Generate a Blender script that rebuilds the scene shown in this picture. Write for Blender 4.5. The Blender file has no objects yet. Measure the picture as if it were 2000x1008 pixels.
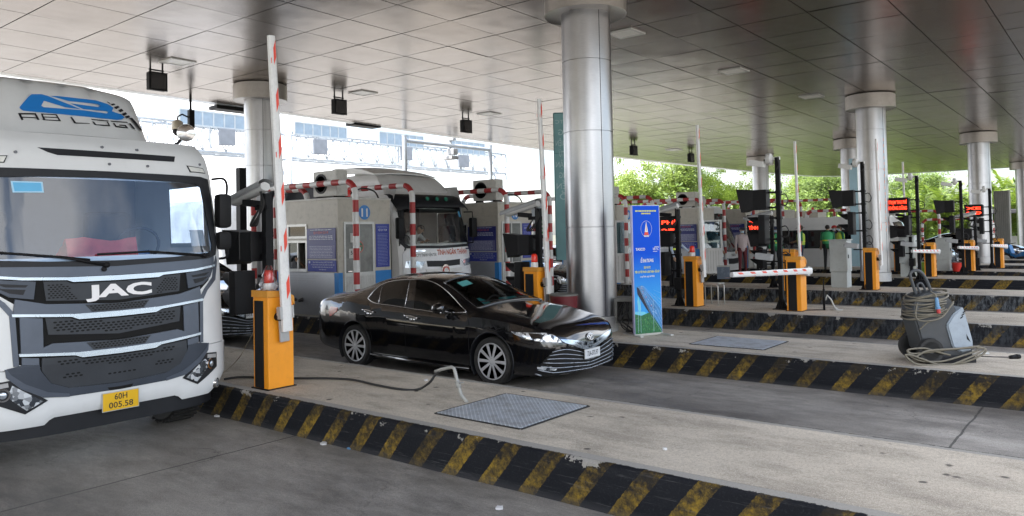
import bpy, bmesh, math, random
from math import radians, sin, cos, pi, sqrt, tan
from mathutils import Vector, Matrix, Euler
from mathutils.bvhtree import BVHTree
SC = bpy.context.scene
COL = SC.collection
random.seed(7)

# ---------------------------------------------------------------- camera
FPX = 1500.0; HE = 2.04; ROLL = radians(1.2); PITCH = radians(1.5); AZ = radians(51); PPY = 415.5
_f0 = Vector((-cos(AZ), sin(AZ), 0)); _r0 = Vector((sin(AZ), cos(AZ), 0)); _u0 = Vector((0, 0, 1))
FW = _f0*cos(PITCH)+_u0*sin(PITCH); _u1 = _u0*cos(PITCH)-_f0*sin(PITCH)
RT = _r0*cos(ROLL)-_u1*sin(ROLL); UP = _u1*cos(ROLL)+_r0*sin(ROLL)
CP = Vector((0, 0, HE))
cd = bpy.data.cameras.new('camera'); cam = bpy.data.objects.new('camera', cd); COL.objects.link(cam)
m = Matrix((RT, UP, -FW)).transposed().to_4x4(); m.translation = CP; cam.matrix_world = m
cd.sensor_fit = 'HORIZONTAL'; cd.sensor_width = 36; cd.lens = 36*FPX/2000
cd.shift_x = 0.0; cd.shift_y = -(504-PPY)/2000
cd.clip_start = 0.05; cd.clip_end = 2000
SC.camera = cam

# ---------------------------------------------------------------- sky, sun, exposure
SUN_EL = radians(58); SUN_AZ = radians(200)
w = bpy.data.worlds.new('World'); SC.world = w; w.use_nodes = True
nt = w.node_tree; bg = nt.nodes['Background']
sk = nt.nodes.new('ShaderNodeTexSky'); sk.sky_type = 'NISHITA'; sk.sun_disc = False
sk.sun_elevation = SUN_EL; sk.sun_rotation = SUN_AZ; sk.air_density = 1.0; sk.dust_density = 3.0; sk.ozone_density = 1.0
# bright broken cloud over the clear sky
geo = nt.nodes.new('ShaderNodeTexCoord'); cn = nt.nodes.new('ShaderNodeTexNoise'); cn.inputs['Scale'].default_value = 2.2
cn.inputs['Detail'].default_value = 6; cr = nt.nodes.new('ShaderNodeValToRGB')
cr.color_ramp.elements[0].position = .46; cr.color_ramp.elements[1].position = .58
mx = nt.nodes.new('ShaderNodeMix'); mx.data_type = 'RGBA'; mx.inputs[7].default_value = (7.6, 7.7, 7.9, 1)
nt.links.new(geo.outputs['Generated'], cn.inputs['Vector']); nt.links.new(cn.outputs['Fac'], cr.inputs['Fac'])
nt.links.new(cr.outputs['Color'], mx.inputs[0]); nt.links.new(sk.outputs['Color'], mx.inputs[6])
nt.links.new(mx.outputs[2], bg.inputs['Color']); bg.inputs['Strength'].default_value = 0.12
sl = bpy.data.lights.new('sun', 'SUN'); sl.energy = 3.0; sl.angle = radians(2.0); sl.color = (1, .96, .9)
so = bpy.data.objects.new('sun', sl); COL.objects.link(so)
# direction to the sun matches the sky (rotation measured from +Y, clockwise)
sd = Vector((sin(SUN_AZ)*cos(SUN_EL), cos(SUN_AZ)*cos(SUN_EL), sin(SUN_EL)))
so.rotation_euler = sd.to_track_quat('Z', 'Y').to_euler()
SC.view_settings.view_transform = 'Standard'; SC.view_settings.look = 'None'
SC.view_settings.gamma = 1; SC.view_settings.use_curve_mapping = False
SC.view_settings.exposure = 2.05
try:
    SC.cycles.max_bounces = 10; SC.cycles.diffuse_bounces = 5; SC.cycles.glossy_bounces = 5; SC.cycles.transparent_max_bounces = 10
except Exception: pass

# ---------------------------------------------------------------- pixel -> world helpers (planes of the real place)
def ray(px, py): return FW + RT*((px-1000)/FPX) + UP*((PPY-py)/FPX)
def onz(px, py, z=.36):
    d = ray(px, py); return CP + d*((z-HE)/d.z)
def onx(px, py, x):
    d = ray(px, py); return CP + d*(x/d.x)
def ony(px, py, y):
    d = ray(px, py); return CP + d*(y/d.y)
def zat(p, py):
    lo, hi = -5, 30
    for _ in range(40):
        mm = (lo+hi)/2; d = Vector((p[0], p[1], mm))-CP
        if PPY-FPX*(d.dot(UP)/d.dot(FW)) > py: lo = mm
        else: hi = mm
    return lo
K = .36
def ceil_z(y): return 6.2-.012*(y-8)
def onceil(px, py):
    z = 6.0
    for _ in range(12):
        p = onz(px, py, z); z = ceil_z(p.y)
    return p

# ---------------------------------------------------------------- materials
MATS = {}
def nodes_of(name):
    mt = bpy.data.materials.new(name); mt.use_nodes = True
    return mt, mt.node_tree, mt.node_tree.nodes['Principled BSDF']
def N(nt, typ, **kw):
    n = nt.nodes.new(typ)
    for k, v in kw.items():
        if k in n.inputs: n.inputs[k].default_value = v
        else: setattr(n, k, v)
    return n
def noise(nt, scale, detail=5, co=None, rough=.6):
    n = N(nt, 'ShaderNodeTexNoise', Scale=scale, Detail=detail, Roughness=rough)
    if co is None:
        t = nt.nodes.new('ShaderNodeTexCoord'); co = t.outputs['Object']
    nt.links.new(co, n.inputs['Vector']); return n
def ramp(nt, src, a, b, ca=(0, 0, 0, 1), cb=(1, 1, 1, 1)):
    r = nt.nodes.new('ShaderNodeValToRGB'); e = r.color_ramp.elements
    e[0].position = a; e[1].position = b; e[0].color = ca; e[1].color = cb
    nt.links.new(src, r.inputs['Fac']); return r.outputs['Color']
def mix(nt, fac, a, b, mode='MIX'):
    x = nt.nodes.new('ShaderNodeMix'); x.data_type = 'RGBA'; x.blend_type = mode
    for i, v in ((0, fac), (6, a), (7, b)):
        if isinstance(v, bpy.types.NodeSocket): nt.links.new(v, x.inputs[i])
        else: x.inputs[i].default_value = v if i == 0 else (*v[:3], 1)
    return x.outputs[2]
def mth(nt, op, a, b=0.0):
    x = nt.nodes.new('ShaderNodeMath'); x.operation = op
    for i, v in ((0, a), (1, b)):
        if isinstance(v, bpy.types.NodeSocket): nt.links.new(v, x.inputs[i])
        else: x.inputs[i].default_value = v
    return x.outputs[0]
def M(name, col=(.5, .5, .5), rough=.5, metal=0.0, var=.12, vs=3.0, bump=0.0, bs=60, coat=0.0, emis=None, es=0, alpha=1, trans=0, dirt=0.0, spec=.5, ior=None):
    if name in MATS: return MATS[name]
    mt, nt, b = nodes_of(name); b.inputs['Roughness'].default_value = rough
    b.inputs['Metallic'].default_value = metal; b.inputs['Specular IOR Level'].default_value = spec
    if ior: b.inputs['IOR'].default_value = ior
    c = (*col, 1)
    if var > 0:
        n = noise(nt, vs, 6)
        f = ramp(nt, n.outputs['Fac'], .3, .7)
        o = mix(nt, f, tuple(v*(1-var) for v in col), tuple(min(1, v*(1+var)) for v in col))
        if dirt > 0:
            n2 = noise(nt, vs*2.7, 8, rough=.75); f2 = ramp(nt, n2.outputs['Fac'], .5, .75)
            o = mix(nt, mth(nt, 'MULTIPLY', f2, dirt), o, (.10, .085, .065))
        nt.links.new(o, b.inputs['Base Color'])
        rr = nt.nodes.new('ShaderNodeMapRange'); rr.inputs[3].default_value = max(0, rough-.06); rr.inputs[4].default_value = min(1, rough+.1)
        nt.links.new(n.outputs['Fac'], rr.inputs[0]); nt.links.new(rr.outputs[0], b.inputs['Roughness'])
    else: b.inputs['Base Color'].default_value = c
    if bump > 0:
        nb = noise(nt, bs, 4); bp = N(nt, 'ShaderNodeBump', Strength=bump, Distance=.01)
        nt.links.new(nb.outputs['Fac'], bp.inputs['Height']); nt.links.new(bp.outputs[0], b.inputs['Normal'])
    if coat: b.inputs['Coat Weight'].default_value = coat; b.inputs['Coat Roughness'].default_value = .03
    if emis: b.inputs['Emission Color'].default_value = (*emis, 1); b.inputs['Emission Strength'].default_value = es
    if trans: b.inputs['Transmission Weight'].default_value = trans
    if alpha < 1: b.inputs['Alpha'].default_value = alpha
    MATS[name] = mt; return mt

def glassy(name, tint=(.6, .7, .75), mixf=.35, rough=.02):
    """thin window glass: tinted transparent + mirror by fresnel"""
    if name in MATS: return MATS[name]
    mt, nt, b = nodes_of(name); nt.nodes.remove(b); out = nt.nodes['Material Output']
    tr = N(nt, 'ShaderNodeBsdfTransparent'); tr.inputs[0].default_value = (*tint, 1)
    gl = N(nt, 'ShaderNodeBsdfGlossy'); gl.inputs['Roughness'].default_value = rough; gl.inputs[0].default_value = (.95, .97, 1, 1)
    fr = N(nt, 'ShaderNodeFresnel', IOR=1.5); f = mth(nt, 'MAXIMUM', fr.outputs[0], mixf)
    ms = nt.nodes.new('ShaderNodeMixShader'); nt.links.new(f, ms.inputs[0]); nt.links.new(tr.outputs[0], ms.inputs[1]); nt.links.new(gl.outputs[0], ms.inputs[2])
    nt.links.new(ms.outputs[0], out.inputs[0]); MATS[name] = mt; return mt

def concrete(name, a, b_, stain=(.06, .055, .05), sc=1.0, rough=.85, spots=True, joints=None, wet=False, bumpk=.25):
    mt, nt, b = nodes_of(name); b.inputs['Specular IOR Level'].default_value = .3; t = nt.nodes.new('ShaderNodeTexCoord'); co = t.outputs['Object']
    mp = nt.nodes.new('ShaderNodeMapping'); mp.inputs['Scale'].default_value = (.45, 1, 1); nt.links.new(co, mp.inputs[0]); sco = mp.outputs[0]
    n1 = noise(nt, .55*sc, 8, sco, .65); n2 = noise(nt, 3*sc, 10, sco, .7); n3 = noise(nt, 45, 6, co, .8); n4 = noise(nt, 160, 3, co, .8)
    o = mix(nt, ramp(nt, n1.outputs['Fac'], .35, .65), a, b_)
    o = mix(nt, mth(nt, 'MULTIPLY', ramp(nt, n2.outputs['Fac'], .46, .64), .62), o, tuple(v*.5 for v in a))
    o = mix(nt, mth(nt, 'MULTIPLY', ramp(nt, n3.outputs['Fac'], .42, .68), .55), o, tuple(v*.42 for v in a))
    o = mix(nt, mth(nt, 'MULTIPLY', ramp(nt, n4.outputs['Fac'], .48, .66), .5), o, tuple(min(1, v*1.6) for v in b_))
    if spots:
        v = nt.nodes.new('ShaderNodeTexVoronoi'); v.inputs['Scale'].default_value = 3.2; v.inputs['Randomness'].default_value = 1
        nw = noise(nt, 9, 3, co); vm_ = nt.nodes.new('ShaderNodeVectorMath'); vm_.operation = 'SCALE'; vm_.inputs[3].default_value = .07; nt.links.new(nw.outputs['Color'], vm_.inputs[0]); va = nt.nodes.new('ShaderNodeVectorMath'); va.operation = 'ADD'
        nt.links.new(co, va.inputs[0]); nt.links.new(vm_.outputs[0], va.inputs[1]); nt.links.new(va.outputs[0], v.inputs['Vector'])
        sp = ramp(nt, v.outputs['Distance'], .07, .125, (1, 1, 1, 1), (0, 0, 0, 1))
        nm = noise(nt, 1.1, 2, co); sp = mth(nt, 'MULTIPLY', sp, ramp(nt, nm.outputs['Fac'], .34, .44))
        o = mix(nt, mth(nt, 'MULTIPLY', sp, .85), o, stain)
    if wet:  # oil and tyre grime lying in broad patches with their own outline
        nw = noise(nt, .7, 12, sco, .74); f = ramp(nt, nw.outputs['Fac'], .44, .66)
        o = mix(nt, mth(nt, 'MULTIPLY', f, .68), o, (.04, .038, .037))
        rr = nt.nodes.new('ShaderNodeMapRange'); rr.inputs[3].default_value = rough; rr.inputs[4].default_value = .45
        nt.links.new(f, rr.inputs[0]); nt.links.new(rr.outputs[0], b.inputs['Roughness'])
        v2 = nt.nodes.new('ShaderNodeTexVoronoi'); v2.feature = 'DISTANCE_TO_EDGE'; v2.inputs['Scale'].default_value = .9
        n5_ = noise(nt, 2.5, 6, co, .7); n5 = nt.nodes.new('ShaderNodeVectorMath'); n5.operation = 'SCALE'; n5.inputs[3].default_value = .5; nt.links.new(n5_.outputs['Color'], n5.inputs[0]); va2 = nt.nodes.new('ShaderNodeVectorMath'); va2.operation = 'ADD'
        nt.links.new(co, va2.inputs[0]); nt.links.new(n5.outputs[0], va2.inputs[1]); nt.links.new(va2.outputs[0], v2.inputs['Vector'])
        ck = ramp(nt, v2.outputs['Distance'], .001, .007, (1, 1, 1, 1), (0, 0, 0, 1)); nm2 = noise(nt, .6, 2, co)
        o = mix(nt, mth(nt, 'MULTIPLY', mth(nt, 'MULTIPLY', ck, ramp(nt, nm2.outputs['Fac'], .46, .58)), .6), o, (.03, .03, .03))
    else: b.inputs['Roughness'].default_value = rough
    if joints:
        sx = nt.nodes.new('ShaderNodeSeparateXYZ'); nt.links.new(co, sx.inputs[0])
        wob = noise(nt, 2.0, 4, co); wx = mth(nt, 'ADD', sx.outputs[0], mth(nt, 'MULTIPLY', wob.outputs['Fac'], .05))
        md = mth(nt, 'PINGPONG', mth(nt, 'ADD', wx, joints[1]), joints[0]/2)
        ln = mth(nt, 'LESS_THAN', md, .011)
        o = mix(nt, mth(nt, 'MULTIPLY', ln, .75), o, (.03, .03, .03))
    nt.links.new(o, b.inputs['Base Color'])
    bp = N(nt, 'ShaderNodeBump', Strength=bumpk*1.6, Distance=.02); ad = mth(nt, 'ADD', n3.outputs['Fac'], mth(nt, 'MULTIPLY', n2.outputs['Fac'], .8))
    nt.links.new(ad, bp.inputs['Height']); nt.links.new(bp.outputs[0], b.inputs['Normal'])
    MATS[name] = mt; return mt

def kerb_mat(name, period=.82, phase=0.0, faded=.5, grey=.0, lean=.8, coord='x'):
    """u along the kerb, v up the profile (0 at the road); black with slanted yellow stripes, worn through to concrete"""
    mt, nt, b = nodes_of(name); t = nt.nodes.new('ShaderNodeTexCoord'); sx = nt.nodes.new('ShaderNodeSeparateXYZ')
    nt.links.new(t.outputs['UV'], sx.inputs[0]); u, v = sx.outputs[0], sx.outputs[1]
    co = t.outputs['Object']
    n1 = noise(nt, 7, 8, co, .7); n2 = noise(nt, 2.0, 5, co, .6); n3 = noise(nt, 70, 4, co, .8); n0 = noise(nt, 30, 5, co, .7)
    uu = mth(nt, 'ADD', mth(nt, 'SUBTRACT', u, mth(nt, 'MULTIPLY', mth(nt, 'MINIMUM', v, .38), lean)), phase)
    uu = mth(nt, 'ADD', uu, mth(nt, 'MULTIPLY', n0.outputs['Fac'], .035))
    fr = mth(nt, 'FRACT', mth(nt, 'DIVIDE', uu, period)); st = mth(nt, 'LESS_THAN', fr, .40)
    # dirt swallows the stripes in clumps, more so halfway up
    wearv = mth(nt, 'MULTIPLY', ramp(nt, v, .10, .30), faded); 
    n9 = noise(nt, 16, 8, co, .8); hid = mth(nt, 'MULTIPLY', ramp(nt, mth(nt, 'ADD', n9.outputs['Fac'], mth(nt, 'MULTIPLY', n2.outputs['Fac'], .5)), .60, .95), .8)
    vis = mth(nt, 'SUBTRACT', mth(nt, 'SUBTRACT', 1.0, hid), wearv); nv = noise(nt, 1.3, 2, co); vis = mth(nt, 'MULTIPLY', vis, ramp(nt, nv.outputs['Fac'], .30, .62, (.35, .35, .35, 1), (1, 1, 1, 1))); vis = mth(nt, 'MAXIMUM', vis, .08)
    yel = mix(nt, ramp(nt, n9.outputs['Fac'], .35, .62), (.34, .215, .022), (.095, .068, .026))
    blk = mix(nt, ramp(nt, n3.outputs['Fac'], .55, .8), (.009, .010, .013), (.035, .038, .042))
    if grey:
        mpg = nt.nodes.new('ShaderNodeMapping'); mpg.inputs['Scale'].default_value = (6, 1, 2); nt.links.new(co, mpg.inputs[0]); ng = noise(nt, 2.4, 9, mpg.outputs[0], .78)
        blk = mix(nt, mth(nt, 'MULTIPLY', ramp(nt, ng.outputs['Fac'], .46, .60), grey), blk, (.105, .115, .125))
    o = mix(nt, mth(nt, 'MULTIPLY', st, vis), blk, yel)
    base = mth(nt, 'ADD', mth(nt, 'MULTIPLY', ramp(nt, v, 0, .07, (1, 1, 1, 1), (0, 0, 0, 1)), .55), 0)
    o = mix(nt, base, o, (.055, .055, .058))
    conc = mix(nt, n3.outputs['Fac'], (.20, .19, .17), (.46, .44, .40))
    chip = mth(nt, 'GREATER_THAN', mth(nt, 'ADD', v, mth(nt, 'MULTIPLY', mth(nt, 'SUBTRACT', n9.outputs['Fac'], .5), .09)), .376)
    o = mix(nt, chip, o, conc)
    n7 = noise(nt, 3.3, 6, co, .7); c2 = mth(nt, 'MULTIPLY', mth(nt, 'GREATER_THAN', n7.outputs['Fac'], .585), mth(nt, 'GREATER_THAN', mth(nt, 'ADD', v, mth(nt, 'MULTIPLY', n9.outputs['Fac'], .20)), .41))
    o = mix(nt, mth(nt, 'MULTIPLY', c2, .85), o, conc)
    sc_ = noise(nt, 1.0, 3, co); mpz = nt.nodes.new('ShaderNodeMapping'); mpz.inputs['Scale'].default_value = (1.2, 1, 30); nt.links.new(co, mpz.inputs[0]); n8 = noise(nt, 2.2, 5, mpz.outputs[0], .7)
    o = mix(nt, mth(nt, 'MULTIPLY', ramp(nt, n8.outputs['Fac'], .60, .72), .35), o, (.16, .155, .15))
    nt.links.new(o, b.inputs['Base Color']); b.inputs['Roughness'].default_value = .6; b.inputs['Specular IOR Level'].default_value = .15
    bp = N(nt, 'ShaderNodeBump', Strength=.35, Distance=.015); nt.links.new(n1.outputs['Fac'], bp.inputs['Height']); nt.links.new(bp.outputs[0], b.inputs['Normal'])
    MATS[name] = mt; return mt

def brushed(name, col, rough=.3, metal=1.0, wave=.02, axis=(1, 1, 25), wscale=1.2):
    mt, nt, b = nodes_of(name); t = nt.nodes.new('ShaderNodeTexCoord'); mp = nt.nodes.new('ShaderNodeMapping')
    mp.inputs['Scale'].default_value = axis; nt.links.new(t.outputs['Object'], mp.inputs[0])
    n = noise(nt, 12, 5, mp.outputs[0]); n2 = noise(nt, 1.3, 4, t.outputs['Object']); n3 = noise(nt, wscale, 2, t.outputs['Object'])
    o = mix(nt, ramp(nt, n.outputs['Fac'], .3, .7), tuple(v*.86 for v in col), col); o = mix(nt, mth(nt, 'MULTIPLY', ramp(nt, n2.outputs['Fac'], .5, .75), .35), o, tuple(v*.6 for v in col))
    nt.links.new(o, b.inputs['Base Color']); b.inputs['Metallic'].default_value = metal
    rr = nt.nodes.new('ShaderNodeMapRange'); rr.inputs[3].default_value = rough*.8; rr.inputs[4].default_value = rough*1.3
    nt.links.new(n2.outputs['Fac'], rr.inputs[0]); nt.links.new(rr.outputs[0], b.inputs['Roughness'])
    bp = N(nt, 'ShaderNodeBump', Strength=1.0, Distance=wave); nt.links.new(n3.outputs['Fac'], bp.inputs['Height']); 
    bp2 = N(nt, 'ShaderNodeBump', Strength=.12, Distance=.002); nt.links.new(n.outputs['Fac'], bp2.inputs['Height']); nt.links.new(bp.outputs[0], bp2.inputs['Normal'])
    nt.links.new(bp2.outputs[0], b.inputs['Normal']); MATS[name] = mt; return mt

def foliage(name, a, b_):
    mt, nt, b = nodes_of(name); n = noise(nt, 1.1, 4); oi = nt.nodes.new('ShaderNodeObjectInfo')
    geo = nt.nodes.new('ShaderNodeNewGeometry'); f = mth(nt, 'ADD', mth(nt, 'MULTIPLY', n.outputs['Fac'], .7), mth(nt, 'MULTIPLY', geo.outputs['Random Per Island'], .45))
    o = mix(nt, ramp(nt, f, .3, .85), a, b_); nt.links.new(o, b.inputs['Base Color']); b.inputs['Roughness'].default_value = .5
    tl = N(nt, 'ShaderNodeBsdfTranslucent'); nt.links.new(o, tl.inputs[0]); ms = nt.nodes.new('ShaderNodeMixShader'); ms.inputs[0].default_value = .35
    nt.links.new(b.outputs[0], ms.inputs[1]); nt.links.new(tl.outputs[0], ms.inputs[2]); nt.links.new(ms.outputs[0], nt.nodes['Material Output'].inputs[0])
    MATS[name] = mt; return mt

# ---------------------------------------------------------------- object helpers
def tag(o, label=None, cat=None, group=None, kind=None):
    if label: o['label'] = label
    if cat: o['category'] = cat
    if group: o['group'] = group
    if kind: o['kind'] = kind
    return o
def empty(name, loc, rz=0, label=None, cat=None, group=None):
    o = bpy.data.objects.new(name, None); COL.objects.link(o); o.location = loc; o.rotation_euler = (0, 0, rz); o.empty_display_size = .2
    return tag(o, label, cat, group)
def copy_tree(o, parent=None, label=None, loc=None, rz=None):
    c = o.copy(); COL.objects.link(c)
    if parent is not None: c.parent = parent
    else:
        if label: c['label'] = label
        if loc is not None: c.location = loc
        if rz is not None: c.rotation_euler = (0, 0, rz)
    for ch in list(o.children): copy_tree(ch, c)
    return c
class MB:
    def __init__(s): s.v = []; s.f = []; s.m = []; s.uv = {}; s.cur = 0; s.X = Matrix()
    def add(s, vs, fs, mi=None):
        b = len(s.v); X = s.X
        s.v += [tuple(X @ Vector(v)) for v in vs]; s.f += [tuple(i+b for i in f) for f in fs]; s.m += [s.cur if mi is None else mi]*len(fs); return b
    def box(s, c, sz, mi=None, rot=None, bev=0):
        x, y, z = (d/2 for d in sz); R = Euler(rot).to_matrix() if rot is not None else Matrix.Identity(3)
        if bev <= 0:
            P = [Vector((a*x, b*y, g*z)) for a in (-1, 1) for b in (-1, 1) for g in (-1, 1)]
            F = [(0, 1, 3, 2), (4, 6, 7, 5), (0, 4, 5, 1), (2, 3, 7, 6), (0, 2, 6, 4), (1, 5, 7, 3)]
            s.add([R @ p+Vector(c) for p in P], F, mi)
        else:
            bm = bmesh.new(); bmesh.ops.create_cube(bm, size=1)
            for v in bm.verts: v.co = Vector((v.co.x*sz[0], v.co.y*sz[1], v.co.z*sz[2]))
            bmesh.ops.bevel(bm, geom=bm.edges[:], offset=min(bev, min(sz)*.45), segments=2, affect='EDGES', profile=.6)
            bm.verts.index_update(); s.add([R @ v.co+Vector(c) for v in bm.verts], [tuple(v.index for v in f.verts) for f in bm.faces], mi); bm.free()
    def b2(s, lo, hi, mi=None, bev=0):
        s.box([(a+b)/2 for a, b in zip(lo, hi)], [abs(b-a) for a, b in zip(lo, hi)], mi, None, bev)
    def cyl(s, p0, p1, r0, r1=None, n=16, mi=None, caps=True):
        r1 = r0 if r1 is None else r1; p0 = Vector(p0); p1 = Vector(p1); d = (p1-p0).normalized()
        a = d.orthogonal().normalized(); b = d.cross(a)
        vs = [p+(a*cos(2*pi*i/n)+b*sin(2*pi*i/n))*r for p, r in ((p0, r0), (p1, r1)) for i in range(n)]
        fs = [(i, (i+1) % n, n+(i+1) % n, n+i) for i in range(n)]
        if caps: fs += [tuple(range(n))[::-1], tuple(range(n, 2*n))]
        s.add(vs, fs, mi)
    def tube(s, pts, r, n=8, mi=None, mif=None, caps=True):
        pts = [Vector(p) for p in pts]; rings = []; a = None
        for i, p in enumerate(pts):
            d = (pts[min(i+1, len(pts)-1)]-pts[max(i-1, 0)]).normalized()
            if a is None: a = d.orthogonal().normalized()
            else:
                a = (a-d*a.dot(d));  a = a.normalized() if a.length > 1e-6 else d.orthogonal().normalized()
            b = d.cross(a); rr = r[i] if isinstance(r, (list, tuple)) else r
            rings.append([p+(a*cos(2*pi*k/n)+b*sin(2*pi*k/n))*rr for k in range(n)])
        base = s.add([v for g in rings for v in g], [], mi)
        for i in range(len(pts)-1):
            mm = mif(i) if mif else (s.cur if mi is None else mi)
            for k in range(n):
                s.f.append((base+i*n+k, base+i*n+(k+1) % n, base+(i+1)*n+(k+1) % n, base+(i+1)*n+k)); s.m.append(mm)
        if caps:
            mm = s.cur if mi is None else mi
            s.f.append(tuple(base+k for k in range(n))[::-1]); s.m.append(mif(0) if mif else mm)
            s.f.append(tuple(base+(len(pts)-1)*n+k for k in range(n))); s.m.append(mif(len(pts)-2) if mif else mm)
    def lathe(s, prof, n=32, c=(0, 0, 0), mi=None, axis='z'):
        vs = []; c = Vector(c)
        for (r, z) in prof:
            for i in range(n):
                a = 2*pi*i/n
                p = Vector((r*cos(a), r*sin(a), z)) if axis == 'z' else (Vector((z, r*cos(a), r*sin(a))) if axis == 'x' else Vector((r*sin(a), z, r*cos(a))))
                vs.append(c+p)
        fs = [(j*n+i, j*n+(i+1) % n, (j+1)*n+(i+1) % n, (j+1)*n+i) for j in range(len(prof)-1) for i in range(n)]
        if prof[0][0] > 1e-5: fs.append(tuple(range(n))[::-1])
        if prof[-1][0] > 1e-5: fs.append(tuple((len(prof)-1)*n+i for i in range(n)))
        s.add(vs, fs, mi)
    def prism(s, poly, axis, a, b, mi=None):
        """poly: 2D points; axis 'x' -> (y,z), 'y' -> (x,z), 'z' -> (x,y)"""
        def P(p, t): return {'x': (t, p[0], p[1]), 'y': (p[0], t, p[1]), 'z': (p[0], p[1], t)}[axis]
        n = len(poly); vs = [P(p, a) for p in poly]+[P(p, b) for p in poly]
        s.add(vs, [tuple(range(n)), tuple(range(n, 2*n))[::-1]]+[(i, n+i, n+(i+1) % n, (i+1) % n) for i in range(n)], mi)
    def quad(s, a, b, c, d, mi=None): s.add([a, b, c, d], [(0, 1, 2, 3)], mi)
    def grid(s, G, mi=None, closed=False):
        r = len(G); c = len(G[0]); s.add([p for row in G for p in row], [(i*c+j, i*c+(j+1) % c, (i+1)*c+(j+1) % c, (i+1)*c+j) for i in range(r-1) for j in range(c if closed else c-1)], mi)
    def mesh(s, me, X, mi=None):
        old = s.X; s.X = old @ X; s.add([v.co for v in me.vertices], [tuple(p.vertices) for p in me.polygons], mi); s.X = old
    def build(s, name, mats, parent=None, smooth=False, label=None, cat=None, group=None, kind=None, loc=None, origin=None, auto=None):
        me = bpy.data.meshes.new(name); vs = s.v
        if origin is not None: vs = [(v[0]-origin[0], v[1]-origin[1], v[2]-origin[2]) for v in vs]
        me.from_pydata(vs, [], s.f)
        if not isinstance(mats, (list, tuple)): mats = [mats]
        for k in mats: me.materials.append(k)
        me.polygons.foreach_set('material_index', s.m)
        bm = bmesh.new(); bm.from_mesh(me); bmesh.ops.recalc_face_normals(bm, faces=bm.faces[:]); bm.to_mesh(me); bm.free()
        if smooth: me.shade_smooth()
        if auto is not None: smooth_angle(me, auto)
        me.update(); o = bpy.data.objects.new(name, me); COL.objects.link(o)
        if parent is not None: o.parent = parent
        if origin is not None: o.location = origin
        if loc is not None: o.location = loc
        return tag(o, label, cat, group, kind)
def smooth_angle(me, deg):
    me.shade_smooth(); bm = bmesh.new(); bm.from_mesh(me)
    for e in bm.edges:
        if len(e.link_faces) != 2 or e.calc_face_angle(0) > radians(deg): e.smooth = False
    bm.to_mesh(me); bm.free()
def weld(o, d=.0005):
    bm = bmesh.new(); bm.from_mesh(o.data); bmesh.ops.remove_doubles(bm, verts=bm.verts[:], dist=d); bmesh.ops.recalc_face_normals(bm, faces=bm.faces[:]); bm.to_mesh(o.data); bm.free()
_txt = {}
def text_mesh(t, thick=0.0, bold=0.0, align='CENTER', res=3, shear=0.0, space=1.0):
    k = (t, thick, bold, align, shear, space)
    if k in _txt: return _txt[k]
    cu = bpy.data.curves.new('t', 'FONT'); cu.body = t; cu.size = 1.0; cu.align_x = align; cu.align_y = 'CENTER'; cu.extrude = thick; cu.offset = bold; cu.resolution_u = res; cu.shear = shear; cu.space_character = space
    o = bpy.data.objects.new('t', cu); COL.objects.link(o); dg = bpy.context.evaluated_depsgraph_get(); me = bpy.data.meshes.new_from_object(o.evaluated_get(dg))
    bpy.data.objects.remove(o); bpy.data.curves.remove(cu); _txt[k] = me; return me
def frame(origin, right, up):
    r = Vector(right).normalized(); u = Vector(up).normalized(); n = r.cross(u); m = Matrix((r, u, n)).transposed().to_4x4(); m.translation = Vector(origin); return m
def put_text(mb, t, origin, right, up, h, w=None, mi=0, bold=0.0, align='CENTER', thick=0.0, shear=0.0, space=1.0):
    """h = capital height; w = total width to fit"""
    me = text_mesh(t, thick, bold, align, shear=shear, space=space); xs = [v.co.x for v in me.vertices]; ys = [v.co.y for v in me.vertices]
    if not xs: return
    W = max(xs)-min(xs); H = .72; sy = h/H; sx = (w/W) if w else sy
    mb.mesh(me, frame(origin, right, up) @ Matrix.Diagonal((sx, sy, 1 if thick == 0 else sy, 1)), mi)
def bvh_of(mbs):
    vs = []; fs = []
    for b in (mbs if isinstance(mbs, (list, tuple)) else [mbs]):
        k = len(vs); vs += [Vector(v) for v in b.v]; fs += [tuple(i+k for i in f) for f in b.f]
    return BVHTree.FromPolygons(vs, fs)
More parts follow.
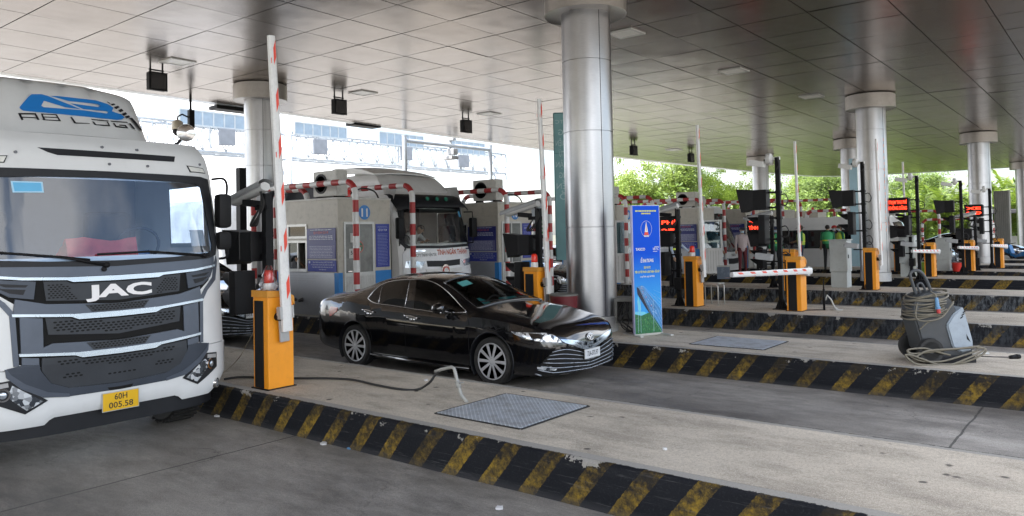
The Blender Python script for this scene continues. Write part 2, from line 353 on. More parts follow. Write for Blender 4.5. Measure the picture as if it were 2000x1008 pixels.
def wrap(mb, poly, bvh, axis, sgn, off=.004, th=.012, step=.06, mi=None, fall=0.0):
    """lay a 2D outline on a body: axis 'x' -> poly in (y,z), cast from sgn*far towards the body; 'y' -> (x,z); 'z' -> (x,y)"""
    bm = bmesh.new(); vs = [bm.verts.new((p[0], p[1], 0)) for p in poly]; f = bm.faces.new(vs)
    bmesh.ops.triangulate(bm, faces=[f], ngon_method='EAR_CLIP')
    for ax in (0, 1):
        lo = min(p[ax] for p in poly); hi = max(p[ax] for p in poly); k = max(1, int((hi-lo)/step))
        for i in range(1, k):
            co = [0, 0, 0]; co[ax] = lo+(hi-lo)*i/k; no = [0, 0, 0]; no[ax] = 1
            bmesh.ops.bisect_plane(bm, geom=bm.verts[:]+bm.edges[:]+bm.faces[:], plane_co=co, plane_no=no)
    bm.verts.index_update(); bm.edges.index_update(); top = []; bot = []
    ai = 'xyz'.index(axis); last = None
    oth = [i for i in range(3) if i != ai]; res = {}
    for v in bm.verts:
        o = Vector((0, 0, 0)); o[oth[0]] = v.co.x; o[oth[1]] = v.co.y; o[ai] = sgn*60
        d = Vector((0, 0, 0)); d[ai] = -sgn; h = bvh.ray_cast(o, d)
        if h[0] is not None: res[v.index] = (h[0].copy(), h[1])
    if not res: bm.free(); return
    bm.verts.ensure_lookup_table()
    keys = list(res)
    for v in bm.verts:
        if v.index in res: p, nrm = res[v.index]
        else:
            k = min(keys, key=lambda i: (bm.verts[i].co-v.co).length); p = res[k][0].copy(); p[oth[0]] = v.co.x; p[oth[1]] = v.co.y
        q = p.copy(); q[ai] += sgn*(off+th); top.append(q); q2 = p.copy(); q2[ai] += sgn*(off-.02 if th > 0 else off); bot.append(q2)
    n = len(top); fs = [tuple(v.index for v in f.verts) for f in bm.faces]; F = list(fs)
    if th > 0:
        F += [tuple(i+n for i in f)[::-1] for f in fs]
        for e in bm.edges:
            if len(e.link_faces) == 1: a, b = e.verts[0].index, e.verts[1].index; F.append((a, b, b+n, a+n))
        mb.add(top+bot, F, mi)
    else: mb.add(top, F, mi)
    bm.free()
def rrect(cx, cy, w, h, r, n=4):
    P = []
    for sx, sy, a0 in ((1, 1, 0), (-1, 1, 90), (-1, -1, 180), (1, -1, 270)):
        for i in range(n+1):
            a = radians(a0+90*i/n); P.append((cx+sx*(w/2-r)+r*cos(a), cy+sy*(h/2-r)+r*sin(a)))
    return P
def catmull(P, n):
    """smooth a list of scalars/tuples into n samples per span"""
    out = []
    for i in range(len(P)-1):
        p0 = P[max(i-1, 0)]; p1 = P[i]; p2 = P[i+1]; p3 = P[min(i+2, len(P)-1)]
        for k in range(n):
            t = k/n; out.append(tuple(.5*((2*b)+(-a+c)*t+(2*a-5*b+4*c-d)*t*t+(-a+3*b-3*c+d)*t**3) for a, b, c, d in zip(p0, p1, p2, p3)))
    out.append(tuple(P[-1])); return out

# ================================================================ SETTING
m_road = concrete('lane_concrete', (.22, .203, .182), (.44, .412, .37), wet=True, joints=(5.4, 1.35), spots=False, rough=.75)
m_isl = concrete('island_concrete', (.36, .315, .255), (.60, .535, .44), spots=True, rough=.88)
m_yard = concrete('yard_concrete', (.24, .235, .22), (.32, .31, .30), spots=False)
g = MB(); g.quad((-400, -400, -.02), (400, -400, -.02), (400, 400, -.02), (-400, 400, -.02)); g.build('ground', M('grass_ground', (.11, .11, .08), .9, var=.3, vs=.2), kind='structure')
g = MB(); g.quad((-120, -40, -.004), (40, -40, -.004), (40, 58, -.004), (-120, 58, -.004)); g.build('road', m_yard, kind='structure')
g = MB(); g.quad((-26, -14, 0), (14, -14, 0), (14, 44, 0), (-26, 44, 0)); g.build('lane_pavement', m_road, kind='structure')

ISL = [(-1.9, -.2), (4.75, 6.62), (9.92, 11.85), (14.85, 17.0), (20.75, 22.8), (26.55, 28.6), (31.0, 33.0), (35.6, 37.6), (40.5, 42.5)]
kerbs = [kerb_mat('kerb_paint', .415, .1, .42), kerb_mat('kerb_paint_dirty', .45, .3, .66), kerb_mat('kerb_paint_grey', .47, .2, .8, grey=.3),
         kerb_mat('kerb_paint_worn', .5, .2, .96, grey=.9), kerb_mat('kerb_paint_fresh', .85, .0, .15)]
KM = [0, 0, 1, 2, 3, 4, 1, 2, 1]
def island(i):
    y0, y1 = ISL[i]; x0, x1 = -19.0, 4.2 if i == 1 else 3.0
    mb = MB(); prof = [(0, 0), (.006, .14), (.012, .27), (.018, .335), (.036, .355), (.14, .36)]
    L = [0.0]
    for a, b in zip(prof, prof[1:]): L.append(L[-1]+math.hypot(a[0]-b[0], a[1]-b[1]))
    uvs = []
    nx = 60
    def strip(P, Q, side):
        for k in range(nx):
            for j in range(len(prof)-1):
                xa = x0+(x1-x0)*k/nx; xb = x0+(x1-x0)*(k+1)/nx
                def pt(x, j):
                    d, z = prof[j]; y = y0+d if side > 0 else y1-d; return (x, y+.006*sin(x*3.1+j)*(1 if side > 0 else -1), z)
                mb.add([pt(xa, j), pt(xb, j), pt(xb, j+1), pt(xa, j+1)], [(0, 1, 2, 3)], 0)
                uvs.append([(xa, L[j]), (xb, L[j]), (xb, L[j+1]), (xa, L[j+1])])
    strip(0, 0, 1); strip(0, 0, -1)
    # rounded ends are simply closed
    for xe, s in ((x0, -1), (x1, 1)):
        mb.add([(xe, y0+.02, 0), (xe, y1-.02, 0), (xe, y1-.14, .36), (xe, y0+.14, .36)], [(0, 1, 2, 3)], 0)
        uvs.append([(0, 0), (y1-y0, 0), (y1-y0, .4), (0, .4)])
    top = MB(); a = y0+.138; b = y1-.138; G = []
    for k in range(nx+1):
        x = x0+(x1-x0)*k/nx; G.append([(x, a+(b-a)*j/6, .3605) for j in range(7)])
    o = mb.build('kerb', [kerbs[KM[i]]]); ul = o.data.uv_layers.new(name='UV')
    # faces were kept in order, loops may be flipped by the normal fix: map by vertex position
    for fi, poly in enumerate(o.data.polygons):
        src = uvs[fi]; vmap = {poly_v: src[q] for q, poly_v in enumerate(mb.f[fi])}
        for li in poly.loop_indices: ul.data[li].uv = vmap[o.data.loops[li].vertex_index]
    top.grid(G); t = top.build('traffic_island', m_isl, kind='structure')
    o.parent = t
    return t
for i in range(len(ISL)): island(i)

# steel covers let into the islands
def checker_plate():
    mt, nt, b = nodes_of('checker_plate'); t = nt.nodes.new('ShaderNodeTexCoord')
    br = nt.nodes.new('ShaderNodeTexWave'); br.inputs['Scale'].default_value = 13; br.inputs['Distortion'].default_value = 0; br.wave_type = 'BANDS'; br.bands_direction = 'DIAGONAL'
    mp = nt.nodes.new('ShaderNodeMapping'); mp.inputs['Rotation'].default_value = (0, 0, radians(90)); nt.links.new(t.outputs['Object'], br.inputs['Vector']); nt.links.new(t.outputs['Object'], mp.inputs[0])
    b2 = nt.nodes.new('ShaderNodeTexWave'); b2.inputs['Scale'].default_value = 13; b2.bands_direction = 'DIAGONAL'; nt.links.new(mp.outputs[0], b2.inputs['Vector'])
    h = mth(nt, 'MAXIMUM', br.outputs['Fac'], b2.outputs['Fac']); f = ramp(nt, h, .8, .95)
    n = noise(nt, 6, 6); o = mix(nt, f, (.38, .42, .47), (.66, .70, .75)); o = mix(nt, mth(nt, 'MULTIPLY', ramp(nt, n.outputs['Fac'], .45, .7), .5), o, (.16, .15, .13))
    v = nt.nodes.new('ShaderNodeTexVoronoi'); v.inputs['Scale'].default_value = 7; nt.links.new(t.outputs['Object'], v.inputs['Vector'])
    o = mix(nt, ramp(nt, v.outputs['Distance'], .06, .1, (1, 1, 1, 1), (0, 0, 0, 1)), o, (.04, .04, .04))
    nt.links.new(o, b.inputs['Base Color']); b.inputs['Metallic'].default_value = .35; b.inputs['Roughness'].default_value = .5
    bp = N(nt, 'ShaderNodeBump', Strength=.5, Distance=.01); nt.links.new(h, bp.inputs['Height']); nt.links.new(bp.outputs[0], b.inputs['Normal']); return mt
m_chk = checker_plate(); m_gap = M('dark_gap', (.02, .02, .02), .9, var=0)
for (x0, x1, y0, y1), lab in (((-5.15, -4.12, 5.15, 6.2), 'chequered steel cover plate in the island beside the bent grey pipe'), ((-5.1, -4.0, 10.35, 11.3), 'chequered steel cover plate in the island right of the blue banner stand')):
    t = empty('cover_plate', ((x0+x1)/2, (y0+y1)/2, K), 0, lab, 'cover plate', 'steel covers let into the islands')
    mb = MB(); mb.b2((-(x1-x0)/2+.015, -(y1-y0)/2+.015, .001), ((x1-x0)/2-.015, (y1-y0)/2-.015, .012), 0, .003); mb.build('plate', m_chk, t)
    fr = MB()
    for s in (-1, 1):
        fr.b2((s*(x1-x0)/2-.012, -(y1-y0)/2, .0), (s*(x1-x0)/2+.012, (y1-y0)/2, .008)); fr.b2((-(x1-x0)/2+.013, s*(y1-y0)/2-.012, .0), ((x1-x0)/2-.013, s*(y1-y0)/2+.012, .008))
    fr.build('frame', m_gap, t)

# ---------------------------------------------------------------- canopy
m_ceil = brushed('ceiling_aluminium', (.26, .222, .192), .22, .86, wave=.014, axis=(14, 1, 1), wscale=.8)
m_ceil2 = m_ceil
OUT = [(-21.4, -10), (-21.4, 28.8), (-20.8, 35), (-20.1, 41.7), (-19.2, 49), (-17.6, 56), (-15.5, 58.3), (-5.4, 58.9), (-.9, 59), (-.9, -10)]
def inside(x, y):
    c = False; n = len(OUT); j = n-1
    for i in range(n):
        xi, yi = OUT[i]; xj, yj = OUT[j]
        if (yi > y) != (yj > y) and x < (xj-xi)*(y-yi)/(yj-yi)+xi: c = not c
        j = i
    return c
can = empty('toll_canopy', (-9, 24, 6.2), 0, 'wide flat toll plaza canopy lined with brushed aluminium ceiling panels', 'canopy')
mb = MB(); T = 1.365; rnd = random.Random(3)
bm = bmesh.new(); f = bm.faces.new([bm.verts.new((x, y, 0)) for x, y in OUT])
xs = []; x = -21.4+.31
while x < -.9: xs.append(x); x += T
ys = []; y = -9.7
while y < 59: ys.append(y); y += T
for x in xs: bmesh.ops.bisect_plane(bm, geom=bm.verts[:]+bm.edges[:]+bm.faces[:], plane_co=(x, 0, 0), plane_no=(1, 0, 0))
for y in ys: bmesh.ops.bisect_plane(bm, geom=bm.verts[:]+bm.edges[:]+bm.faces[:], plane_co=(0, y, 0), plane_no=(0, 1, 0))
for fc in bm.faces:
    c = fc.calc_center_median(); P = []
    ax, ay = rnd.gauss(0, .0022), rnd.gauss(0, .0022); dz = rnd.uniform(-.002, .002)
    for v in fc.verts:
        d = v.co-c; s = 1-.011/max(.1, max(abs(d.x), abs(d.y))); p = c+d*s
        P.append((p.x+9, p.y-24, ceil_z(p.y)-6.2+dz+ax*d.x+ay*d.y))
    mb.add(P, [tuple(range(len(P)))])
bm.free(); co = mb.build('ceiling_panels', m_ceil, can)
bk = MB(); bk.prism([(x+9, y-24) for x, y in OUT], 'z', .02, .5)
# follow the ceiling's slight fall
bk.v = [(v[0], v[1], v[2]-.012*(v[1]+24-8)) for v in bk.v]; bk.build('roof_deck', M('roof_steel', (.05, .045, .04), .8), can)
fa = MB()
for (a, b) in zip(OUT, OUT[1:]):
    A = Vector((a[0]+9, a[1]-24, ceil_z(a[1])-6.2)); B = Vector((b[0]+9, b[1]-24, ceil_z(b[1])-6.2)); n = Vector((-(B-A).y, (B-A).x, 0)).normalized()
    if n.dot(Vector((-1, 0, 0))) < 0 and a[0] < -10: n = -n
    pr = [(0.0, .03), (.10, -.03), (.28, -.02), (.45, .10), (.5, .5), (0.01, .75)]
    fa.grid([[tuple(P+n*d+Vector((0, 0, z))) for d, z in pr] for P in (A, B)])
fa.build('fascia', M('fascia_white', (.75, .78, .8), .35, .3), can)

# ---------------------------------------------------------------- columns
m_col = brushed('column_steel', (.42, .425, .44), .30, 1.0, wave=.0006, axis=(1, 1, 22), wscale=.6); m_cap = M('capital_cladding', (.40, .375, .35), .38, .7, var=.1, dirt=.15)
m_plinth = M('plinth_steel', (.42, .42, .42), .45, .6, dirt=.3)
def column(x, y, label, seams=(1.75, 3.35), R=.42, Rc=.70):
    t = empty('canopy_column', (x, y, K), 0, label, 'column', 'round steel columns carrying the canopy')
    top = ceil_z(y)-K-.015; cb = top-.42
    mb = MB(); mb.lathe([(R+.01, 0), (R+.01, .26), (R-.012, .265)], 48); mb.build('plinth', m_plinth, t, auto=40)
    s = MB(); pr = [(R-.02, .262), (R, .272)]
    for z in list(seams)+[4.55]:
        if z < cb-.2: pr += [(R, z-.008), (R-.012, z-.004), (R-.012, z+.004), (R, z+.008)]
    pr += [(R, cb+.02)]; s.lathe(pr, 64)
    o = s.build('shaft', m_col, t, auto=35)
    sm = MB()
    for a in (radians(-25), radians(155)): sm.b2((R*cos(a)-.004, R*sin(a)-.004, .28), (R*cos(a)+.004, R*sin(a)+.004, cb))
    sm.build('seam', m_gap, t)
    c = MB(); c.lathe([(R+.004, cb+.01), (Rc-.02, cb+.01), (Rc, cb), (Rc, cb+.02), (Rc, top-.02), (Rc-.03, top-.015), (Rc-.03, top)], 64); 
    c.build('capital', m_cap, t, auto=35)
    return t
p = ray(1152, 400); t_ = 11.0/p.y
column(p.x*t_, 11.0, 'big steel column right behind the black sedan bonnet')
def colpix(px, depth, label, **k):
    d = ray(px, 400); s = depth/1.0; P = CP+d*s; return column(P.x, P.y, label, **k)
colpix(511, 20.6, 'steel column behind the raised barrier arm at the left', seams=(1.4, 3.6))
colpix(1706, 23.3, 'steel column wrapped by an orange-edged banner behind the equipment pole')
colpix(1915, 32.4, 'steel column behind the barriers near the right edge of the plaza')
colpix(1487, 41.0, 'far pale column above the red LED sign in front of the trees')
colpix(1664, 34.0, 'far pale column partly hidden at the left of the banner column')
colpix(2001, 46, 'far column cut by the right edge of the picture')

# ---------------------------------------------------------------- things hanging from the ceiling
m_blk = M('black_metal', (.007, .007, .008), .55, .0, var=.2, spec=.2); m_blk2 = M('black_plastic', (.009, .009, .010), .5, var=.2, spec=.22)
def hang_box(p, label, w=.42, h=.42):
    z = ceil_z(p.y); t = empty('hanging_lane_light', (p.x, p.y, z), 0, label, 'lane light', 'black boxes hanging from the canopy over the lanes')
    a = MB(); a.b2((-.14, -w/2, -.17-h), (.0, w/2, -.17), 0, .015); a.b2((.0, -w/2-.01, -.17-h-.01), (.03, w/2+.01, -.16)); a.build('housing', m_blk, t)
    a = MB(); a.b2((.031, -w/2+.03, -.14-h), (.036, w/2-.03, -.2)); a.build('lens_panel', M('signal_glass', (.01, .01, .012), .15, var=0), t)
    a = MB()
    for s in (-1, 1): a.b2((-.08, s*w*.35-.015, -.17), (-.05, s*w*.35+.015, 0))
    a.b2((-.085, -w*.42, -.12), (-.045, w*.42, -.09)); a.build('bracket', m_blk, t)
hl = ['black box hanging from the ceiling at the far left above the truck', 'black ceiling box left of the second square lamp', 'black ceiling box above the white tractor cab', 'black ceiling box just right of the big column', 'black ceiling box left of the upright barrier arm over the trees']
for (x, y), l in zip(((308, 128), (664, 183), (912, 225), (1239, 277), (1351, 293)), hl): hang_box(onceil(x, y), l)
m_lamp = M('lamp_frame', (.6, .6, .58), .4, .3); m_lens = M('lamp_lens', (.75, .74, .7), .3, dirt=.5, vs=20)
def ceil_lamp(p, label):
    z = ceil_z(p.y); t = empty('ceiling_lamp', (p.x, p.y, z), 0, label, 'ceiling lamp', 'square recessed lamps in the canopy ceiling')
    a = MB()
    for s in (-1, 1): a.b2((s*.27-.03, -.3, -.028), (s*.27+.03, .3, -.003)); a.b2((-.24, s*.27-.03, -.028), (.24, s*.27+.03, -.003))
    a.build('frame', m_lamp, t); a = MB(); a.b2((-.239, -.239, -.018), (.239, .239, -.006)); a.build('lens', m_lens, t)
for (x, y), l in zip(((347, 120), (709, 181), (955, 222), (1222, 64), (1433, 138), (1585, 188), (1316, 292)),
    ('square ceiling lamp beside the leftmost hanging black box', 'square ceiling lamp above the black sedan right of a black box', 'square ceiling lamp over the white tractor cab', 'unlit square ceiling lamp right of the big column capital', 'unlit square ceiling lamp in the dark middle of the ceiling', 'unlit square ceiling lamp above the floodlight of the tall pole', 'thin ceiling lamp near the rear edge over the trees')):
    ceil_lamp(onceil(x, y), l)
# dome camera hanging from the rear edge of the canopy
p = onceil(372, 188); t = empty('dome_camera', (p.x, p.y, ceil_z(p.y)), 0, 'cream dome camera hanging on a short pole at the rear canopy edge', 'security camera')
a = MB(); a.cyl((0, 0, 0), (0, 0, -.45), .035); a.b2((-.07, -.07, -.95), (.07, .09, -.4), 0, .02); a.build('bracket', m_blk, t)
a = MB(); a.tube([(0, -.06, -.62), (0, -.25, -.55), (0, -.38, -.62), (0, -.4, -.75)], .025); a.build('arm', m_blk, t)
a = MB(); a.lathe([(.05, -.72), (.15, -.78), (.16, -.95), (.15, -1.0)], 20, (0, -.4, 0)); a.lathe([(.14, -1.0), (.12, -1.1), (.06, -1.17), (.0, -1.19)], 20, (0, -.4, 0), 1)
a.build('camera_dome', [M('cream_plastic', (.55, .5, .4), .4), m_blk2], t, smooth=True)
for x, y, l in ((452, 214, 'flat dark light box under the rear canopy edge left of the left column'), (710, 245, 'flat dark light box under the rear canopy edge above the booth')):
    p = onx(x, y, -21.7); t = empty('edge_light_box', (p.x, p.y, p.z), 0, l, 'light box', 'flat dark boxes under the rear canopy edge')
    a = MB(); a.b2((-.25, -.62, -.06), (.25, .62, .06), 0, .02); a.build('housing', m_blk, t); a = MB(); a.b2((-.03, -.5, .06), (.03, -.46, .3)); a.b2((-.03, .46, .06), (.03, .5, .3)); a.build('bracket', m_blk, t)

# ---------------------------------------------------------------- gantry beyond the plaza
m_galv = M('galvanised_steel', (.44, .48, .52), .5, .15, var=.15)
GX = -34.0
def truss(y0, y1, zb, zt, label):
    t = empty('sign_gantry', (GX, y0, 0), 0, label, 'gantry')
    n = max(4, int((y1-y0)/1.15)); d = 1.0
    ch = MB()
    for dx in (0, -d):
        for z in (zb, zt): ch.cyl((dx, 0, z), (dx, y1-y0, z), .075, n=8)
    ch.build('chords', m_galv, t, smooth=True)
    w_ = MB()
    for i in range(n):
        ya = (y1-y0)*i/n; yb = (y1-y0)*(i+1)/n; ym = (ya+yb)/2
        for dx in (0, -d): w_.cyl((dx, ya, zb), (dx, ym, zt), .032, n=6); w_.cyl((dx, ym, zt), (dx, yb, zb), .032, n=6); w_.cyl((dx, ya, zb), (dx, ya, zt), .028, n=6)
        w_.cyl((0, ya, zt), (-d, yb, zt), .028, n=6); w_.cyl((0, ya, zb), (-d, ya, zb), .028, n=6)
    s = w_.build('lattice', m_galv, t, smooth=True); 
    for yy in (0, y1-y0):
        c = MB()
        for dx in (.0, -d): c.cyl((dx, yy, 0), (dx, yy, zt+.25), .17, n=14)
        for k in range(4): c.cyl((0, yy, zb*k/4), (-d, yy, zb*(k+1)/4), .05, n=6)
        c.build('post', m_galv, t, smooth=True)
    return t
a = onx(565, 300, GX); b = onx(990, 330, GX); zt = onx(565, 258, GX).z; zb = onx(565, 308, GX).z
truss(a.y, b.y, zb, zt, 'white lattice sign gantry spanning the road behind the booths')
a0 = onx(-150, 300, GX); truss(a0.y, a.y-1.2, onx(320, 290, GX).z, onx(320, 234, GX).z, 'white lattice gantry seen left of the left column')
m_sgl = M('lane_sign_blue', (.26, .34, .42), .35, var=.1); m_frm = M('lane_sign_frame', (.42, .47, .50), .5)
for x0, x1, ya, yb, l in ((350, 478, 212, 246, 'blue lane sign board on the gantry left of the left column'), (575, 676, 238, 264, 'blue lane sign board right of the raised barrier arm'), (740, 826, 257, 281, 'blue lane sign board in the middle of the gantry'), (876, 946, 273, 299, 'blue lane sign board at the right end of the gantry')):
    A = onx(x0, ya, GX+.4); B = onx(x1, yb, GX+.4); C_ = onx(x0, ya+32, GX+.4); h = (A.z-onx(x0, ya+ (24 if x0 > 500 else 30), GX+.4).z); wd = B.y-A.y
    t = empty('lane_sign_board', (GX+.4, A.y, A.z-h), 0, l, 'sign board', 'blue lane sign boards on the gantry')
    q = MB(); q.b2((-.03, .04, .04), (.03, wd-.04, h-.04)); q.build('panel', m_sgl, t)
    q = MB(); n = 6
    for i in range(n+1): q.b2((-.05, wd*i/n-.035, 0), (.05, wd*i/n+.035, h))
    q.b2((-.049, 0, -.03), (.049, wd, .05)); q.b2((-.049, 0, h-.05), (.049, wd, h+.03)); q.build('frame', m_frm, t)
    q = MB(); q.cyl((-.3, wd*.5, -1.0), (-.3, wd*.5, h*.8), .05, n=8); q.b2((-.3, wd*.5-.04, h*.5), (-.04, wd*.5+.04, h*.6)); q.build('bracket', m_galv, t)
for x, y, l in ((443, 268, 'grey lane signal on the left gantry'), (625, 287, 'grey lane signal beside the gantry post'), (793, 300, 'grey lane signal behind the steel portal post'), (905, 315, 'grey lane signal near the right end of the gantry')):
    P = onx(x, y, GX+.5); t = empty('lane_signal', P, radians(-20), l, 'lane signal', 'square lane signals on the gantry')
    q = MB(); q.b2((-.1, -.38, -.4), (.12, .38, .4), 0, .04); q.build('housing', M('signal_grey', (.20, .22, .25), .5), t); q = MB(); q.b2((-.4, -.05, -.05), (-.1, .05, .05)); q.build('bracket', m_galv, t)
# steel portal with lane cameras
PXX = -22.6; a = onx(790, 275, PXX); b = onx(957, 292, PXX); zt = (a.z+b.z)/2
t = empty('camera_portal', (PXX, a.y, 0), 0, 'plain grey steel portal frame carrying lane cameras behind the tractor cab', 'portal frame')
for yy in (0, b.y-a.y): q = MB(); q.cyl((0, yy, 0), (0, yy, zt+.18), .095, n=16); q.lathe([(.11, zt+.18), (.11, zt+.21), (0, zt+.22)], 16, (0, yy, 0)); q.build('post', m_galv, t, auto=50)
q = MB(); q.cyl((0, .09, zt), (0, b.y-a.y-.09, zt), .085, n=16); q.build('beam', m_galv, t, auto=50)
yy = onx(880, 292, PXX).y-a.y
q = MB(); q.cyl((0, yy, zt-.1), (0, yy, zt+.25), .06); q.b2((-.2, yy-.1, zt+.2), (.25, yy+.1, zt+.32), 0, .02); q.b2((-.1, yy-.14, zt-.42), (.3, yy+.14, zt-.15), 0, .03); q.b2((-.25, yy-.3, zt-.62), (.35, yy+.12, zt-.47), 0, .03); q.cyl((0, yy, zt-.5), (0, yy, zt), .03)
q.build('lane_camera', M('camera_grey', (.35, .36, .37), .5), t, auto=40)

# pale office block and fence far behind the left lanes
bt = empty('office_building', (-95, 14, 0), 0, 'pale office building washed out far behind the gantry at the left', 'building')
q = MB(); q.b2((-6, 0, 0), (6, 16, 12)); q.build('wall', M('pale_plaster', (.75, .76, .78), .7, var=.04), bt)
q = MB(); q.b2((-6.3, -.3, 12), (6.3, 16.3, 12.5)); q.build('roof', M('pale_plaster'), bt)
for k in range(3):
    for j in range(4):
        q = MB(); q.b2((6.003, 1.2+j*3.8, 1.5+k*3.6), (6.05, 3.7+j*3.8, 3.4+k*3.6)); q.build('window', m_sgl, bt)

# ---------------------------------------------------------------- vegetation
fol = [foliage('leaf_a', (.10, .17, .02), (.29, .38, .07)), foliage('leaf_b', (.07, .13, .02), (.21, .30, .05)), foliage('leaf_palm', (.09, .17, .02), (.30, .39, .07))]
m_bark = M('bark', (.07, .06, .045), .9, var=.3, bump=.4, bs=20)
def tree_proto(seed, h, w_, fm, nleaf=22000):
    r = random.Random(seed); root = empty('leafy_tree', (0, 0, 0))
    tk = MB(); limbs = []
    def limb(p, d, L, rad, lvl):
        pts = [p]; q = p.copy(); dd = d.copy(); k = 5
        for i in range(k): dd = (dd+Vector((r.gauss(0, .12), r.gauss(0, .12), .05))).normalized(); q = q+dd*L/k; pts.append(q.copy())
        tk.tube(pts, [rad*(1-.75*i/k) for i in range(k+1)], n=6)
        if lvl >= 1: limbs.append((pts[-1], lvl)); limbs.append((pts[3], lvl))
        if lvl < 2:
            for j in range(5 if lvl == 0 else 4):
                a = r.uniform(0, 2*pi); b_ = pts[r.randint(2, k)]; nd = Vector((cos(a), sin(a), r.uniform(.35, 1.1))).normalized(); limb(b_, nd, L*r.uniform(.5, .75), rad*.45, lvl+1)
    limb(Vector((0, 0, 0)), Vector((.05, 0, 1)), h*.5, h*.022, 0)
    tk.build('trunk', m_bark, root, smooth=True)
    lf = MB(); cl = []
    for p, lv in limbs:
        for _ in range(2): cl.append((p+Vector((r.gauss(0, .5), r.gauss(0, .5), r.gauss(.2, .4))), r.uniform(.45, 1.0)))
    for i in range(26):
        a = r.uniform(0, 2*pi); z = r.uniform(.28, .98); rr = w_/2*sqrt(max(.05, 1-((z-.55)/.5)**2))*r.uniform(.35, 1); cl.append((Vector((cos(a)*rr, sin(a)*rr, h*z)), r.uniform(.4, .95)))
    per = nleaf//len(cl)
    for c, s in cl:
        for _ in range(per):
            d = Vector((r.gauss(0, 1), r.gauss(0, 1), r.gauss(0, .8))); p = c+d*s*.55
            a = Vector((r.gauss(0, 1), r.gauss(0, 1), r.gauss(-.3, .6))).normalized(); b_ = a.orthogonal().normalized(); L = r.uniform(.09, .20); w2 = L*.42
            lf.add([p, p+a*L*.5+b_*w2, p+a*L, p+a*L*.5-b_*w2], [(0, 1, 2, 3)])
    lf.build('crown', fm, root); return root
tp = [tree_proto(11, 9.5, 6.5, fol[0]), tree_proto(23, 8.5, 7.5, fol[1]), tree_proto(37, 10, 7, fol[0])]
tl = ['slender pale green tree showing right of the big column', 'broad bright green tree between the two hanging boxes', 'dense green tree behind the upright third barrier arm', 'light green tree left of the far pale column',
      'green tree right of the far pale column', 'round green tree behind the tall equipment pole', 'yellow-green tree left of the banner column', 'darker green tree behind the far red LED sign']
spots = [(1238, 74, 0, 1.0), (1320, 72, 2, 1.05), (1385, 78, 1, 1.0), (1440, 70, 0, .85), (1535, 72, 2, .86), (1590, 66, 1, .9), (1640, 70, 0, .85), (1775, 84, 1, 1.0)]
used = set()
for (px, D, k, s), l in zip(spots, tl):
    P = CP+ray(px, 440)*D; o = tp[k] if k not in used else copy_tree(tp[k]); used.add(k)
    o.location = (P.x, P.y, -.02); o.rotation_euler = (0, 0, px*1.7); o.scale = (s, s, s*random.uniform(.95, 1.05)); tag(o, l, 'tree', 'trees beyond the plaza')
# undergrowth band
r = random.Random(5); lf = MB()
for _ in range(34000):
    px = r.uniform(1190, 2080); D = r.uniform(61, 90); P = CP+ray(px, 440)*D; z = abs(r.gauss(0, 1.9))+.1+.8*sin(px*.03)
    z = min(z, 5.2+1.2*sin(px*.021)); a = Vector((r.gauss(0, 1), r.gauss(0, 1), r.gauss(0, .7))).normalized(); b_ = a.orthogonal().normalized(); L = r.uniform(.25, .55)
    p = Vector((P.x, P.y, z)); lf.add([p, p+a*L*.5+b_*L*.25, p+a*L, p+a*L*.5-b_*L*.25], [(0, 1, 2, 3)])
lf.build('undergrowth', fol[1], kind='stuff', label='dense green undergrowth at the foot of the trees', cat='undergrowth')
# nipa palms: long arching fronds out of the ground
def palm_proto(seed, h):
    r = random.Random(seed); root = empty('nipa_palm', (0, 0, 0)); fr = MB(); st = MB()
    for i in range(15):
        a = 2*pi*i/15+r.uniform(-.2, .2); L = h*r.uniform(.8, 1.15); lean = r.uniform(.12, .55); pts = []
        for k in range(11):
            t_ = k/10; rr = L*lean*t_**1.7*1.1; z = L*(t_-.30*lean*2*t_**3); pts.append(Vector((cos(a)*rr, sin(a)*rr, z)))
        st.tube(pts, [.06*(1-.8*k/10) for k in range(11)], n=5)
        side = Vector((-sin(a), cos(a), 0))
        for k in range(44):
            t_ = .22+.78*k/44; f = t_*10; i0 = min(9, int(f)); p = pts[i0].lerp(pts[i0+1], f-i0); d = (pts[i0+1]-pts[i0]).normalized()
            ll = L*.17*(1-.5*abs(t_-.5))*r.uniform(.8, 1.1)
            for s in (-1, 1):
                dr = (side*s*.8+d*.7+Vector((0, 0, -.25+r.gauss(0, .12)))).normalized(); w2 = Vector((0, 0, 1)).cross(dr)*.045+Vector((0, 0, .02))
                fr.add([p-w2, p+dr*ll*.5-w2*1.2, p+dr*ll+Vector((0, 0, -.06)), p+dr*ll*.5+w2*1.2, p+w2], [(0, 1, 3, 4), (1, 2, 3)])
    st.build('stem', m_bark, root, smooth=True); fr.build('crown', fol[2], root); return root
pp = [palm_proto(3, 7.2), palm_proto(8, 6.3)]
pl = ['tall nipa palm right of the far red LED sign', 'nipa palm leaning left of the right column', 'nipa palm just behind the right column', 'bright nipa palm right of the right column', 'nipa palm between the right column and the picture edge', 'low nipa palm behind the grey board', 'nipa palm at the right picture edge', 'small nipa palm left of the far pole']
us = set()
for i, (px, D, s) in enumerate(((1760, 70, .95), (1832, 66, .98), (1872, 62, .9), (1958, 60, 1.0), (1990, 66, 1.05), (1935, 66, .95), (2020, 60, 1.0), (1800, 62, .8))):
    k = i % 2; P = CP+ray(px, 440)*D; o = pp[k] if k not in us else copy_tree(pp[k]); us.add(k)
    o.location = (P.x, P.y, -.3); o.rotation_euler = (0, 0, i*1.3); o.scale = (s, s, s); tag(o, pl[i], 'palm', 'nipa palms at the right end of the plaza')

